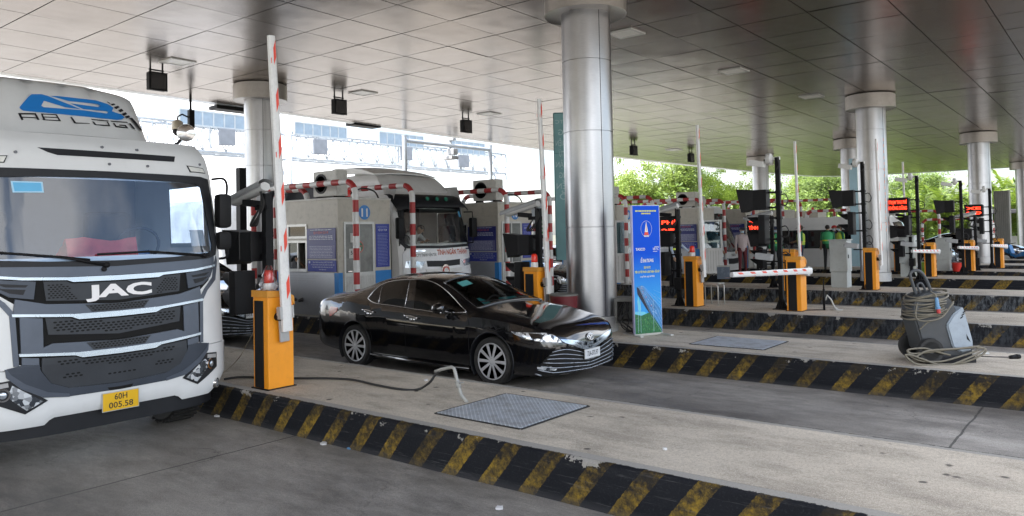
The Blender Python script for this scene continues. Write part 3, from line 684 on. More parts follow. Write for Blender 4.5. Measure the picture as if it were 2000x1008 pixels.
# ================================================================ TOLL BOOTHS
m_cream = M('booth_cream', (.48, .45, .385), .45, var=.07, dirt=.4, vs=2.5); m_cream2 = M('booth_white', (.55, .54, .50), .45, var=.06, dirt=.35, vs=2.0)
m_sts = brushed('booth_stainless', (.42, .43, .45), .42, .8, wave=.004, axis=(1, 1, 12)); m_blue = M('booth_blue', (.012, .19, .52), .4, var=.08, dirt=.1)
m_alu = M('aluminium_frame', (.52, .52, .50), .4, .5, dirt=.2); m_glass = glassy('booth_glass', (.35, .45, .47), .16); m_pglass = M('grey_door_glass', (.16, .17, .165), .12, var=.3, vs=4)
m_ink = M('poster_indigo', (.025, .03, .17), .35, var=.12); m_ink2 = M('poster_blue', (.02, .035, .28), .35, var=.1); m_lite = M('poster_print', (.55, .58, .68), .5, var=0); m_redp = M('poster_red', (.55, .10, .09), .5, var=0)
m_white = M('white_paint', (.70, .70, .69), .4, var=.05, dirt=.15); m_red = M('red_paint', (.40, .03, .03), .45, var=.12, dirt=.3); m_rub = M('rubber', (.022, .022, .022), .7, var=.15)
m_numblue = M('number_blue', (.01, .17, .50), .35, var=0); m_tbl = M('poster_table', (.13, .13, .28), .5, var=0)

def lines(mb, org, r, u, w, h, rows, mi, seed=1, tk=.45, full=.9):
    """rows of small unreadable print, as broken strips"""
    rr = random.Random(seed); F_ = frame(org, r, u); old = mb.X; mb.X = old @ F_
    for i in range(rows):
        y = h*(.5-(i+.5)/rows); th = h/rows*tk; x = -w/2*full; end = w/2*full*rr.choice((1, .97, .93, .8))
        while x < end:
            L = rr.uniform(.03, .12)*w; x2 = min(end, x+L); mb.add([(x, y-th/2, .0), (x2, y-th/2, 0), (x2, y+th/2, 0), (x, y+th/2, 0)], [(0, 1, 2, 3)], mi); x = x2+.018*w
    mb.X = old
def booth(num, loc, label, first=None):
    """origin: near front corner on the island; body runs to -x and +y"""
    L = 2.15; W = 1.42; H = 2.40
    t = empty('toll_booth', loc, 0, label, 'toll booth', 'toll booths on the islands')
    w_ = MB(); zt = H
    # -y wall with two openings (upper light, service window) and the slanted end light
    ox0, ox1 = -1.72, -1.07; oz = [(.98, 1.58), (1.68, 1.93)]
    b = w_.b2
    b((ox1, 0, .0), (0, .06, zt)); b((-L, 0, 0), (ox0, .06, zt)); b((ox0, 0, 0), (ox1, .06, oz[0][0])); b((ox0, 0, oz[0][1]), (ox1, .06, oz[1][0])); b((ox0, 0, oz[1][1]), (ox1, .06, zt))
    b((-L, .06, 0), (-L+.06, W, zt)); b((-L+.06, W-.06, 0), (0, W, zt)); b((-.06, .06, 0), (0, W-.06, zt)); b((-L, 0, zt), (0, W, zt+.05))
    b((-L+.06, .06, .0), (-.06, W-.06, .06)); w_.build('wall', m_cream, t)
    r_ = MB(); r_.b2((-L-.02, -.02, zt+.05), (.02, W+.02, zt+.09), 0, .01); r_.build('roof', m_cream2, t)
    s = MB(); s.b2((-L+.05, -.012, .03), (-.13, -.001, .93)); s.build('kick_panel', m_sts, t)
    q = MB(); q.b2((-.13, -.008, .0), (.008, -.001, .93)); q.b2((.001, -.001, 0), (.008, .10, .93)); q.b2((.001, .98, 0), (.008, W+.006, .93)); q.b2((-L, -.008, 0), (-L+.05, -.001, .93)); q.build('blue_band', m_blue, t)
    for (z0, z1), nm in zip(oz, ('service_window', 'upper_window')):
        f = MB()
        for a, c in (((ox0-.03, -.015, z0-.03), (ox0+.02, .03, z1+.03)), ((ox1-.02, -.015, z0-.03), (ox1+.03, .03, z1+.03)), ((ox0+.02, -.015, z0-.03), (ox1-.02, .03, z0+.02)), ((ox0+.02, -.015, z1-.02), (ox1-.02, .03, z1+.03))): f.b2(a, c)
        if nm == 'service_window': f.b2((-1.41, .0, z0+.02), (-1.37, .035, z1-.02)); f.b2((ox0-.05, -.06, z0-.045), (ox1+.05, -.016, z0-.03))
        fo = f.build(nm, m_alu, t); gl = MB(); x1 = ox1-.02 if nm != 'service_window' else -1.39
        gl.b2((ox0+.02, .008, z0+.02), (x1, .014, z1-.02)); gl.build('pane', m_glass, fo)
    f = MB(); f.prism([(-L+.04, .95), (-L+.30, .95), (-L+.30, 1.92), (-L+.11, 1.92)], 'y', -.012, -.001); fo = f.build('end_window', m_alu, t)
    f = MB(); f.prism([(-L+.075, 1.0), (-L+.27, 1.0), (-L+.27, 1.88), (-L+.135, 1.88)], 'y', -.016, -.013); f.build('pane', m_pglass, fo)
    # posters on the side
    po = MB(); po.b2((-1.03, -.022, 1.22), (-.06, -.013, 1.86), 0); po.b2((-1.0, -.024, 1.225), (-.09, -.0225, 1.50), 3)
    put_text(po, 'QUY ĐỊNH GIÁ VÉ', (-.545, -.0235, 1.765), (1, 0, 0), (0, 0, 1), .05, .5, 2, bold=.01)
    lines(po, (-.545, -.0235, 1.825), (1, 0, 0), (0, 0, 1), .8, .03, 1, 1, 2); lines(po, (-.545, -.0235, 1.66), (1, 0, 0), (0, 0, 1), .88, .10, 3, 1, 3); lines(po, (-.545, -.0255, 1.365), (1, 0, 0), (0, 0, 1), .86, .25, 8, 1, 4, .3)
    po.build('tariff_poster', [m_ink, m_lite, m_redp, m_tbl], t)
    po = MB(); po.b2((-1.01, -.022, .95), (-.05, -.013, 1.19), 0)
    for k, s_ in enumerate(('Quý khách vui lòng CHỜ THU PHÍ', 'và thanh toán trước phí, kiểm tra tiền và', 'hóa đơn trước khi rời trạm thu phí.', 'Xin cảm ơn!')):
        put_text(po, s_, (-.5, -.0235, 1.145-k*.05), (1, 0, 0), (0, 0, 1), .026, (.66, .78, .7, .25)[k], 1, bold=.012)
    po.lathe([(.026, 0), (.026, .002)], 14, (-.94, -.026, 1.145), 1, 'y'); po.build('notice_poster', [m_ink2, m_lite], t)
    po = MB(); po.lathe([(.06, 0), (.06, .003)], 18, (-1.88, -.018, .86), 0, 'y'); lines(po, (-1.15, -.0135, .8), (1, 0, 0), (0, 0, 1), 1.1, .16, 3, 1, 8, .2); po.build('round_emblem', [m_numblue, M('engraved', (.3, .3, .3), .6, var=0)], t)
    # front: door, number disc, poster
    d = MB()
    for a, c in (((.001, .13, .02), (.02, .18, 1.98)), ((.001, .90, .02), (.02, .95, 1.98)), ((.001, .18, 1.93), (.02, .90, 1.98)), ((.001, .18, .02), (.02, .90, .07)), ((.001, .18, .84), (.02, .90, .92)), ((.001, .52, .92), (.018, .55, 1.93))): d.b2(a, c)
    dd = d.build('door', m_alu, t); d = MB(); d.b2((.003, .18, .92), (.009, .90, 1.93)); d.build('pane', m_pglass, dd)
    d = MB(); d.b2((.003, .18, .07), (.010, .90, .84))
    for k in range(11): d.b2((.010, .20+k*.064, .08), (.014, .215+k*.064, .83))
    d.build('lower_panel', M('door_panel', (.5, .5, .48), .45, dirt=.4), dd)
    d = MB(); d.cyl((.02, .22, .95), (.055, .22, .95), .012); d.b2((.05, .215, .94), (.06, .31, .96)); d.build('handle', M('chrome', (.75, .75, .76), .12, 1, var=0), dd)
    po = MB(); po.lathe([(.13, 0), (.13, .004)], 28, (.010, .52, 1.45), 0, 'x'); po.lathe([(.112, 0), (.112, .002)], 28, (.0145, .52, 1.45), 1, 'x'); po.b2((.017, .45, 1.36), (.0185, .50, 1.44), 2); po.b2((.017, .53, 1.36), (.0185, .58, 1.44), 2); po.b2((.017, .43, 1.46), (.0185, .61, 1.475), 3)
    po.b2((.0165, .30, 1.55), (.0175, .44, 1.74), 2); po.b2((.0165, .26, 1.22), (.0175, .46, 1.42), 2)
    put_text(po, '5', (.019, .33, 1.33), (0, 1, 0), (0, 0, 1), .08, None, 4, bold=.02)
    po.build('door_stickers', [m_redp, M('sticker_green', (.03, .16, .09), .5, var=0), M('paper', (.55, .55, .52), .6, var=.05), m_redp, m_blk], dd)
    if num:
        po = MB(); po.lathe([(.155, 0), (.155, .006)], 36, (.001, .70, 2.18), 0, 'x'); put_text(po, num, (.008, .70, 2.165), (0, 1, 0), (0, 0, 1), .17, (.17 if len(num) > 1 else .1), 1, bold=.03); po.build('number_disc', [m_numblue, m_white], t)
    po = MB(); po.b2((.001, 1.0, 1.0), (.012, 1.38, 1.93), 0); put_text(po, 'NỘI QUY TRẠM', (.0135, 1.19, 1.80), (0, 1, 0), (0, 0, 1), .045, .24, 2, bold=.01)
    lines(po, (.0135, 1.19, 1.87), (0, 1, 0), (0, 0, 1), .32, .04, 2, 1, 9); lines(po, (.0135, 1.19, 1.38), (0, 1, 0), (0, 0, 1), .32, .70, 22, 1, 10, .3); po.build('rules_poster', [m_ink2, M('poster_print_dim', (.26, .30, .55), .5, var=0), m_lite], t)
    # roof clutter
    a = MB(); a.cyl((-.45, .62, zt+.09), (-.45, .62, zt+.13), .09); a.lathe([(.07, zt+.13), (.07, zt+.24), (.05, zt+.28), (0, zt+.29)], 20, (-.45, .62, 0), 1); a.build('warning_beacon', [m_blk, M('beacon_red', (.65, .02, .015), .2, var=0)], t, auto=40)
    a = MB(); a.tube(catmull([(-.5, .66, zt+.14), (-.6, .9, zt+.25), (-.5, 1.1, zt+.33), (-.3, 1.25, zt+.25), (-.2, 1.3, zt+.05)], 5), .018); a.build('cable', m_rub, t, smooth=True)
    return t
def aircon(loc, label, rz=0):
    t = empty('aircon_unit', loc, rz, label, 'air conditioner', 'air conditioners on the booth roofs')
    b = MB(); b.b2((-.4, 0, .05), (.4, .30, .60), 0, .02); b.build('casing', m_cream2, t)
    f = MB(); f.lathe([(.215, -.004), (.215, -.0005)], 30, (-.12, 0, .325), 0, 'y')
    for k in range(5): f.lathe([(.04+k*.042, -.014), (.046+k*.042, -.014), (.046+k*.042, -.008), (.04+k*.042, -.008)], 30, (-.12, 0, .325), 1, 'y')
    f.lathe([(.045, -.016), (.045, -.008)], 16, (-.12, 0, .325), 1, 'y'); f.build('fan_grille', [m_blk, m_blk2], t)
    f = MB()
    for s in (-.3, .3): f.b2((s-.03, .02, 0), (s+.03, .28, .05))
    f.build('feet', m_blk, t); return t
BX = -12.7
BY = [10.0, 15.1, 20.95, 26.75, 31.3, 35.9, 40.8]
bl = ['cream toll booth marked 11 with a stainless lower panel behind the black sedan', 'cream toll booth marked 10 right of the white tractor cab', 'cream toll booth marked 9 behind the blue banner stand', 'cream toll booth behind the white bus with a loudspeaker on top', 'cream toll booth marked 0 behind the people in vests', 'second last cream toll booth behind the far gate arms', 'last and smallest cream toll booth before the trees']
nums = ['11', '10', '9', '', '0', '', '']
for y, n, l in zip(BY, nums, bl): booth(n, (BX, y, K), l)
for i, (y, l) in enumerate(zip(BY[:4], ('cream air conditioner on top of booth 11', 'cream air conditioner with a dark fan on top of booth 10', 'air conditioner on top of booth 9 behind the pole camera', 'air conditioner on the booth behind the bus'))):
    aircon((BX-(.75 if i == 0 else .55), y+(.25 if i == 0 else .12), K+2.49), l)
p = (BX-.2, 27.0, K+2.49); t = empty('loudspeaker', p, 0, 'cream horn loudspeaker on the booth roof behind the bus', 'loudspeaker')
a = MB(); a.lathe([(.03, .0), (.05, .08), (.10, .2), (.19, .3), (.2, .32), (.17, .3), (.03, .1)], 24, (0, 0, .22), 0, 'x'); a.b2((-.1, -.04, .0), (.03, .04, .25)); a.build('horn', m_cream2, t, auto=45)

# ================================================================ GUARD HOOPS
def hoop(x1, y, L, zt, label, r=.062, seed=0, down_back=True, group='red and white guard pipes around the booths'):
    """front post at x1, bend, long rail back along -x"""
    pts = []; rad = .28
    def add(p): pts.append(Vector(p))
    n = 14
    for i in range(n): add((0, 0, (zt-rad)*i/(n-1)))
    for i in range(1, 7): a = pi/2*i/6; add((-rad+rad*cos(a), 0, zt-rad+rad*sin(a)))
    m_ = int((L-2*rad)/.24)
    for i in range(1, m_+1): add((-rad-(L-2*rad)*i/m_, 0, zt))
    if down_back:
        for i in range(1, 7): a = pi/2*i/6; add((-L+rad-rad*sin(a), 0, zt-rad+rad*cos(a)))
        for i in range(1, n): add((-L, 0, (zt-rad)*(1-i/(n-1))))
    # colour by arc length
    s = [0]
    for a, b in zip(pts, pts[1:]): s.append(s[-1]+(b-a).length)
    P = [pts[0]]; S = [0]; st = .24
    # insert exact band borders
    for i in range(1, len(pts)):
        k = math.floor(s[i-1]/st)+1
        while k*st < s[i]-1e-4:
            if k*st > s[i-1]+1e-4: P.append(pts[i-1].lerp(pts[i], (k*st-s[i-1])/(s[i]-s[i-1]))); S.append(k*st)
            k += 1
        P.append(pts[i]); S.append(s[i])
    mb = MB(); mb.tube(P, r, 12, mif=lambda i: int((S[i]+S[i+1])/2/st) % 2)
    t = empty('guard_hoop', (x1, y, K), 0, label, 'guard rail', group)
    mb.build('pipe', [m_white, m_red], t, smooth=True)
    f = MB(); 
    for x in ((0, -L) if down_back else (0,)): f.lathe([(.13, 0), (.13, .012), (.08, .02), (.07, .03)], 20, (x, 0, 0))
    f.build('base_flange', m_alu, t); return t
hp = [(-12.05, 9.93, 2.9, 'red and white guard pipe on the near side of booth 11'), (-12.3, 11.72, 2.9, 'red and white guard pipe between booth 11 and the white tractor cab'),
      (-12.3, 14.98, 2.9, 'dirty guard pipe on the near side of booth 10'), (-12.3, 16.82, 2.9, 'red and white guard pipe on the far side of booth 10'),
      (-12.3, 20.82, 2.9, 'guard pipe right beside the big column at booth 9'), (-12.3, 22.55, 2.9, 'guard pipe just behind the top of the blue banner stand'),
      (-12.3, 26.2, 2.9, 'guard pipe behind the third upright barrier arm'), (-12.3, 28.2, 2.9, 'guard pipe with its post right in front of the white bus'),
      (-12.3, 31.15, 2.9, 'guard pipe over the booth behind the man in the pink shirt'), (-12.3, 34.6, 3.05, 'guard pipe left of the open booth door by the vest workers'),
      (-12.3, 37.0, 3.05, 'guard pipe right of the open booth door by the vest workers'), (-11.3, 38.8, 3.1, 'guard pipe left of the grey cabinet and banner column')]
for i, (x, y, zt, l) in enumerate(hp): hoop(x, y, 3.6 if i not in (1, 3) else 3.2, zt-.12, l)
for x, y, zt, L, l in ((-7.6, 34.2, 2.35, 3.5, 'guard pipe behind the far equipment poles'), (-8.4, 36.5, 2.4, 3.5, 'white and red guard pipe behind the fourth barrier box'), (-7.1, 40.5, 2.3, 3.0, 'red topped guard pipe beside the grey upright board'), (-5.2, 42.5, 1.9, 3, 'pale guard pipe left of the blue motorbike')):
    hoop(x, y, L, zt, l)
hoop(-14.2, 10.35, 1.2, 2.75, 'short pale guard pipe on the roof side of booth 11')
hoop(-13.6, 17.5, 1.0, 2.4, 'small red and white guard pipe behind booth 10')

# ================================================================ BARRIER GATES
m_or = M('barrier_orange', (.80, .30, .015), .38, var=.05, dirt=.12, vs=5); m_orS = M('barrier_orange_top', (.62, .27, .03), .5, var=.1, dirt=.35, vs=6)
m_pan = M('barrier_panel', (.012, .012, .013), .55, var=.2, spec=.2); m_arm = M('arm_white', (.68, .68, .67), .35, var=.05, dirt=.22, vs=9); m_refl = M('arm_red', (.70, .05, .02), .35, var=.1)
m_brk = M('bracket_grey', (.42, .42, .42), .4, .4)
def barrier(kind):
    t = empty('barrier_gate', (0, 0, 0)); W, D, H = .29, .33, 1.02
    b = MB(); b.b2((-W, 0, 0), (0, D, H), 0, .012); cb = b.build('cabinet', m_or, t)
    # hood: slopes down to +y at its far edge
    b = MB(); b.prism([(-.012, H+.001), (-.012, H+.075), (D*.62, H+.06), (D+.0, H-.005), (D+.012, H-.10), (D+.002, H-.10), (D+.002, H+.001)], 'x', -W-.012, .012); b.build('hood', m_orS, t)
    b = MB(); b.b2((-W+.035, -.006, .015), (-.085, -.0005, H-.04)); b.b2((-.16, -.010, .42), (-.15, -.006, .47)); b.build('front_panel', m_pan, t)
    b = MB(); b.b2((-W-.02, -.02, -.0), (.02, D+.02, .012)); b.build('base_plate', m_blk, t)
    pz = .80; py = .17
    hb = MB(); hb.cyl((.002, py-.05, pz), (.07, py-.05, pz), .045, n=20); hb.build('pivot_hub', m_blk, t)
    # arm built upright along +z from the pivot, then leaned
    ang = radians(2.8) if kind == 'up' else radians(88.0)
    Rm = Matrix.Translation((.10, py, pz)) @ Matrix.Rotation(ang, 4, 'X')
    a = MB(); a.X = Rm
    def sec(z, wd, mi=0): return [(x_*.030, y_*wd/2*(1 if abs(x_) < .9 else .8), z) for x_, y_ in ((-1, -.6), (-.6, -1), (.6, -1), (1, -.6), (1, .6), (.6, 1), (-.6, 1), (-1, .6))]
    Z0, Z1 = -.16, (3.12 if kind == 'up' else 3.75); G = [sec(Z0+(Z1-Z0)*i/12, .125-.045*i/12) for i in range(13)]
    a.grid(G, 0, closed=True); a.add(G[0], [tuple(range(8))], 1); a.add(G[-1], [tuple(range(8))], 1)
    k = 0; z = Z0+.35
    while z < Z1-.12:
        wd = (.125-.045*(z-Z0)/(Z1-Z0)); h = .19
        for sx in (-1, 1):
            x_ = sx*.0312; a.add([(x_, -.0, z), (x_, wd*.46*.8, z+.09), (x_, wd*.46*.8, z+.09+h), (x_, 0, z+h)], [(0, 1, 2, 3)], 2)
            a.add([(sx*.0312, -wd*.30, z+.02), (sx*.0312, -wd*.40, z+.02), (sx*.0312, -wd*.40, z+.08), (sx*.0312, -wd*.30, z+.08)], [(0, 1, 2, 3)], 2) if k % 2 else None
        z += .52; k += 1
        if kind == 'down' and k % 2:
            for sy in (-1,): a.add([(-.02, sy*wd*.505, z), (.02, sy*wd*.505, z), (.02, sy*wd*.505, z+.16), (-.02, sy*wd*.505, z+.16)], [(0, 1, 2, 3)], 2)
    a.build('arm', [m_arm, m_brk, m_refl], t)
    br = MB(); br.X = Rm; br.b2((-.034, -.095, -.02), (.028, -.062, .12), 0, .006); br.b2((-.034, .063, -.02), (.028, .085, .12), 0, .006); br.b2((-.05, -.09, .0), (-.0315, .08, .11)); br.b2((-.06, -.07, -.28), (-.0315, .05, .0), 0, .01); br.build('bracket', m_brk, t)
    return t
bu = barrier('up'); bd = barrier('down'); ub = set()
# (pixel of the near bottom corner, kind, label)
gates = [(525, 763, 'up', 'nearest orange barrier gate, arm raised, on the island in front of the black sedan'), (1052, 650, 'up', 'orange barrier gate behind the sedan bonnet with a black patched raised arm'),
         (1362, 600, 'up', 'orange barrier gate with raised arm and red lamp right of the blue banner stand'), (1566, 609, 'down', 'orange barrier gate with lowered arm near the middle of the right half'),
         (1553, 569, 'up', 'orange barrier gate half hidden behind the lowered arm gate, arm raised'), (1712, 567, 'up', 'orange barrier gate in front of the banner column, arm raised'),
         (1826, 541, 'down', 'orange gate with lowered arm first right of the banner column'), (1903, 530, 'down', 'orange gate with lowered arm in front of the right steel column'), (1960, 524, 'down', 'rightmost orange gate with lowered arm beside the motorbike'),
         (1764, 531, 'up', 'small orange gate mostly hidden behind the black lane signals')]
GP = []
for px, py, k, l in gates:
    p = onz(px, py, K); src = bu if k == 'up' else bd; o = src if k not in ub else copy_tree(src); ub.add(k)
    o.location = (p.x, p.y, K); tag(o, l, 'barrier gate', 'orange barrier gates on the islands'); GP.append(p)
# warning lamps on the gates
def siren(loc, label, bag=False):
    t = empty('warning_lamp', loc, 0, label, 'warning lamp', 'red warning lamps on the gates')
    a = MB(); a.lathe([(.062, 0), (.062, .07), (.055, .085)], 20); a.build('base', m_white, t, auto=40)
    a = MB(); a.lathe([(.053, .086), (.056, .10), (.052, .20), (.035, .225), (0, .23)], 20); a.build('lens', M('siren_red', (.75, .035, .015), .2, var=0, emis=None), t, smooth=True)
    if bag:
        r = random.Random(4); G = []
        for j in range(9):
            z = .0+.035*j; R_ = (.085+.02*sin(j))*(1 if j < 6 else (9-j)/4.2); G.append([((R_+r.gauss(0, .007))*cos(2*pi*i/14), (R_+r.gauss(0, .007))*sin(2*pi*i/14), z) for i in range(14)])
        a = MB(); a.grid(G, closed=True); a.build('plastic_bag', glassy('plastic_film', (.88, .88, .88), .10, .25), t, smooth=True)
    return t
for i, l, bg_ in ((0, 'red warning lamp wrapped in a plastic bag on the nearest gate', True), (1, 'red warning lamp on the gate behind the sedan bonnet', False), (2, 'red warning lamp on the gate right of the banner stand', False)):
    p = GP[i]; siren((p.x-.14, p.y+.11, K+1.088), l, bg_)

# ================================================================ EQUIPMENT POLES
m_led = M('led_red', (.5, .01, .005), .4, var=0, emis=(1, .045, .015), es=1.0); m_grey = M('cabinet_grey', (.46, .49, .48), .45, var=.06, dirt=.2); m_camw = M('camera_white', (.62, .62, .60), .4, dirt=.15)
def sign_box(t, z, L=.62, h=.42, w=.16, x0=-.20, text=None):
    b = MB(); b.b2((x0-L*.45, -w, z), (x0, w*.4, z+h), 0, .01)
    xa = x0-L*.45; xb = x0-L
    # flared hood open towards -x
    A = [(xa, -w, z+.02), (xa, w*.4, z+.02), (xa, w*.4, z+h), (xa, -w, z+h)]; B = [(xb+.1, -w-.05, z-.04), (xb+.1, w*.4+.05, z-.04), (xb, w*.4+.05, z+h+.03), (xb, -w-.05, z+h+.03)]
    b.add(A+B, [(0, 1, 5, 4), (1, 2, 6, 5), (2, 3, 7, 6), (3, 0, 4, 7)]); o = b.build('sign_box', m_blk2, t)
    if text:
        q = MB()
        for k, s in enumerate(text): put_text(q, s, (x0-L*.48, -w-.055, z+h*(.70-.42*k)), (1, 0, 0), (0, 0, 1), h*.24, L*.80, 0, bold=.035)
        q.b2((x0-L*.95, -w-.052, z-.02), (x0-.01, -w-.012, z+h+.02), 1); q.build('led_text', [m_led, m_blk], o)
    return o
def signal(t, z, h=.62, side=-.16, x0=-.05, lit=False):
    b = MB(); b.b2((x0-.14, side-.14, z), (x0, side+.14, z+h), 0, .015); o = b.build('signal_head', m_blk2, t)
    for k in range(2):
        zc = z+h*(.27+.46*k); v = MB(); n = 10; G = []
        for xx, s_ in ((x0-.14, 1.0), (x0-.40, 1.0)):
            G.append([(xx if s_ else xx, side+.12*cos(a), zc+.12*sin(a)) for a in [radians(-20+220*i/n) for i in range(n+1)]])
        # visor slants: long on top, short at the sides
        G[1] = [(x0-.17-.25*max(0, (p[2]-(zc-.05))/.17), p[1], p[2]) for p in G[1]]
        v.grid(G); v.build('visor', m_blk2, o, smooth=True)
        v = MB(); v.lathe([(.10, -.144+x0), (.0, -.150+x0)], 18, (0, side, zc), 0, 'x'); v.build('lens', (m_led if (lit and k) else M('signal_glass')), o)
    return o
def pole(kind, x, y, h, label, text=None, led=False):
    t = empty('equipment_pole', (x, y, K), 0, label, 'equipment pole', 'black poles with lane signals and cameras')
    b = MB(); b.b2((-.045, -.045, 0), (.045, .045, h), 0, .008)
    b.b2((-.14, -.14, 0), (.14, .14, .014))
    for s in (-1, 1): b.prism([(s*.045, .014), (s*.13, .014), (s*.045, .22)], 'y', -.006, .006); b.prism([(s*.045, .014), (s*.13, .014), (s*.045, .22)], 'x', -.006, .006)
    b.build('pole', m_blk, t)
    def arms(z0, z1, x0=-.2):
        a = MB()
        for z in (z0, z1): a.b2((x0, -.03, z-.018), (.05, .03, z+.018)); a.b2((-.055, -.055, z-.03), (.055, .055, z+.03))
        a.build('bracket', m_blk, t)
    def loop(z, s=.12):
        a = MB(); a.tube(catmull([(.04, 0, z+.12), (.14, -.02, z+.14), (.20, -.02, z+.02), (.15, -.02, z-.09), (.04, 0, z-.06)], 5), .012, 6); a.build('cable', m_rub, t, smooth=True)
    if kind == 'B':
        a = MB(); a.X = Matrix.Translation((0, 0, h-.02)); a.lathe([(.05, -.10), (.11, -.13), (.12, -.2), (.11, -.22), (0, -.22)], 20, (0, 0, 0), 0, 'x'); a.b2((-.1, -.03, -.03), (.05, .03, .03))
        a.build('lamp_head', m_camw, t, auto=45)
        a = MB(); a.box((-.42, -.02, h-.10), (.32, .16, .12), 0, (0, radians(12), 0), .01); a.build('camera', m_camw, t)
        a = MB(); a.b2((-.28, -.02, h-.06), (-.2, .02, h-.02)); a.tube(catmull([(.0, -.05, h-.25), (.07, -.12, h-.15), (.03, -.1, h-.02)], 5), .014, 6); a.build('lamp_cable', m_rub, t)
        sign_box(t, h*.655, text=text); arms(h*.67, h*.77); signal(t, h*.43, h=.60, x0=-.19, lit=led); arms(h*.46, h*.60, -.19)
        a = MB(); a.box((-.30, -.10, h*.345), (.34, .15, .13), 0, (0, radians(7), 0), .015); a.b2((-.485, -.15, h*.345-.03), (-.475, -.05, h*.345+.04), 1); a.build('number_camera', [M('camera_grey'), m_blk], t)
        a = MB(); a.b2((-.28, -.03, h*.315-.02), (.05, .03, h*.315+.01)); a.build('camera_bracket', m_blk, t)
        for z in (h*.71, h*.50, h*.38, h*.33): loop(z)
    else:
        # long sun-shielded camera on a bracket
        R_ = Matrix.Translation((-.33, -.03, h+.02)) @ Matrix.Rotation(radians(-13), 4, 'Y')
        a = MB(); a.X = R_; L = .36
        G = []
        for xx, s_ in ((-L, .8), (-L+.04, 1), (L-.04, 1), (L, .9)):
            G.append([(xx, .075*cos(a_)*s_, -.02+.062*sin(a_)*s_) for a_ in [2*pi*i/12 for i in range(12)]])
        a.grid(G, closed=True); a.add(G[0], [tuple(range(12))]); a.add(G[-1], [tuple(range(12))])
        o = a.build('camera', m_camw, t, auto=40)
        a = MB(); a.X = R_; a.grid([[(xx, .10*cos(a_), .005+.065*sin(a_)) for a_ in [radians(-25+230*i/10) for i in range(11)]] for xx in (-L-.10, L+.02)]); a.build('sun_shield', M('camera_grey'), t, smooth=True)
        a = MB(); a.box((-.28, -.03, h-.11), (.26, .10, .08), 0, (0, .1, 0), .01); a.b2((-.2, -.035, h-.2), (.06, .035, h-.14)); a.build('bracket', m_blk, t)
        for k in range(3):
            a = MB(); a.tube(catmull([(-.02-.02*k, -.06, h+.05), (.03+.03*k, -.1, h-.15), (-.02-.05*k, -.12, h-.38), (-.14-.02*k, -.1, h-.35), (-.08, -.06, h-.2)], 6), .011, 6); a.build('cable', m_rub, t, smooth=True)
        sign_box(t, h-.82, L=.55, h=.36, x0=-.10, text=text); arms(h-.76, h-.5, -.1); signal(t, h-1.45, h=.52, side=-.20, x0=-.16); arms(h-1.35, h-1.0, -.16)
        a = MB(); a.b2((-.03, -.19, h-1.75), (.12, .04, h-1.5), 0, .01); a.build('junction_box', m_blk2, t)
    return t
TXT = ['TÀI KHOẢN', 'KHÔNG ĐỦ']
P = onz(1527, 604, K); pole('B', P.x, P.y, 3.12, 'tall black pole with floodlight beside the lowered arm gate')
P = onz(1692, 566, K); pole('B', P.x, P.y, 3.35, 'tall black pole with floodlight in front of the banner column')
P = onz(1797, 547, K); pole('B', P.x, P.y, 3.15, 'black pole carrying the large lit red LED sign', text=['TRẠM THU PHÍ', 'KHÔNG DỪNG'], led=True)
P = onz(1882, 532, K); pole('B', P.x, P.y, 3.15, 'black pole left of the right steel column')
P = onz(1938, 524, K); pole('B', P.x, P.y, 2.95, 'black pole in front of the right steel column beside the last gate', text=['XE', '0 Đ'])
P = onz(1328, 597, K); pole('A', P.x, P.y, 2.12, 'short black pole with a long camera right of the blue banner stand')
pole('A', -8.15, 5.35, 2.22, 'short black pole with a long camera behind the nearest barrier gate')
d = ray(1052, 450); s = 10.75/d.y; pole('A', d.x*s, 10.75, 2.1, 'short black pole with a long camera left of the gate behind the sedan bonnet')
d = ray(1508, 450); s = 21.3/d.y; pole('A', d.x*s, 21.3, 2.0, 'short black pole behind the tall floodlight pole in the middle')
d = ray(1778, 450); s = 27.2/d.y; pole('A', d.x*s, 27.2, 2.1, 'short black pole with a long camera right of the banner column')
d = ray(1905, 450); s = 31.6/d.y; pole('A', d.x*s, 31.6, 1.95, 'short black pole leaning against the right steel column')
# free black post at far left, LED sign over the pink shirt
d = ray(472, 450); s = 10.35/d.y; t = empty('black_post', (d.x*s, 10.35, K), 0, 'plain black square post left of the left steel column', 'post')
a = MB(); a.b2((-.09, -.09, 0), (.09, .09, zat((d.x*s, 10.35), 328)-K), 0, .01); a.build('post', m_blk, t); a = MB(); a.b2((-.13, -.13, 0), (.13, .13, .015)); a.build('base_plate', m_blk, t)
for (cx, cy, D, w_, txt, l) in ((1478, 438, 24.6, .60, ['TRẠM THU PHÍ', 'TÍNH LẠI'], 'red LED sign above the man in the pink shirt'), (1306, 443, 22.3, .52, ['PHÍ', '0Đ'], 'red LED sign partly hidden behind the short pole right of the banner stand')):
    P = CP+ray(cx, cy)*D; t = empty('led_sign', P, radians(22), l, 'LED sign', 'red LED signs by the booths'); b = MB(); b.b2((-w_/2, 0, -.30), (w_/2, .2, .30), 0, .015); b.build('housing', m_blk2, t)
    q = MB()
    for k, s_ in enumerate(txt): put_text(q, s_, (0, -.006, .12-.24*k), (1, 0, 0), (0, 0, 1), .11, w_*.82, 0, bold=.02)
    q.build('led_text', m_led, t); q = MB(); q.b2((-.04, .2, K-P.z), (.04, .28, .3)); q.b2((-.12, .12, K-P.z), (.12, .36, K-P.z+.014)); q.build('post', m_blk, t)
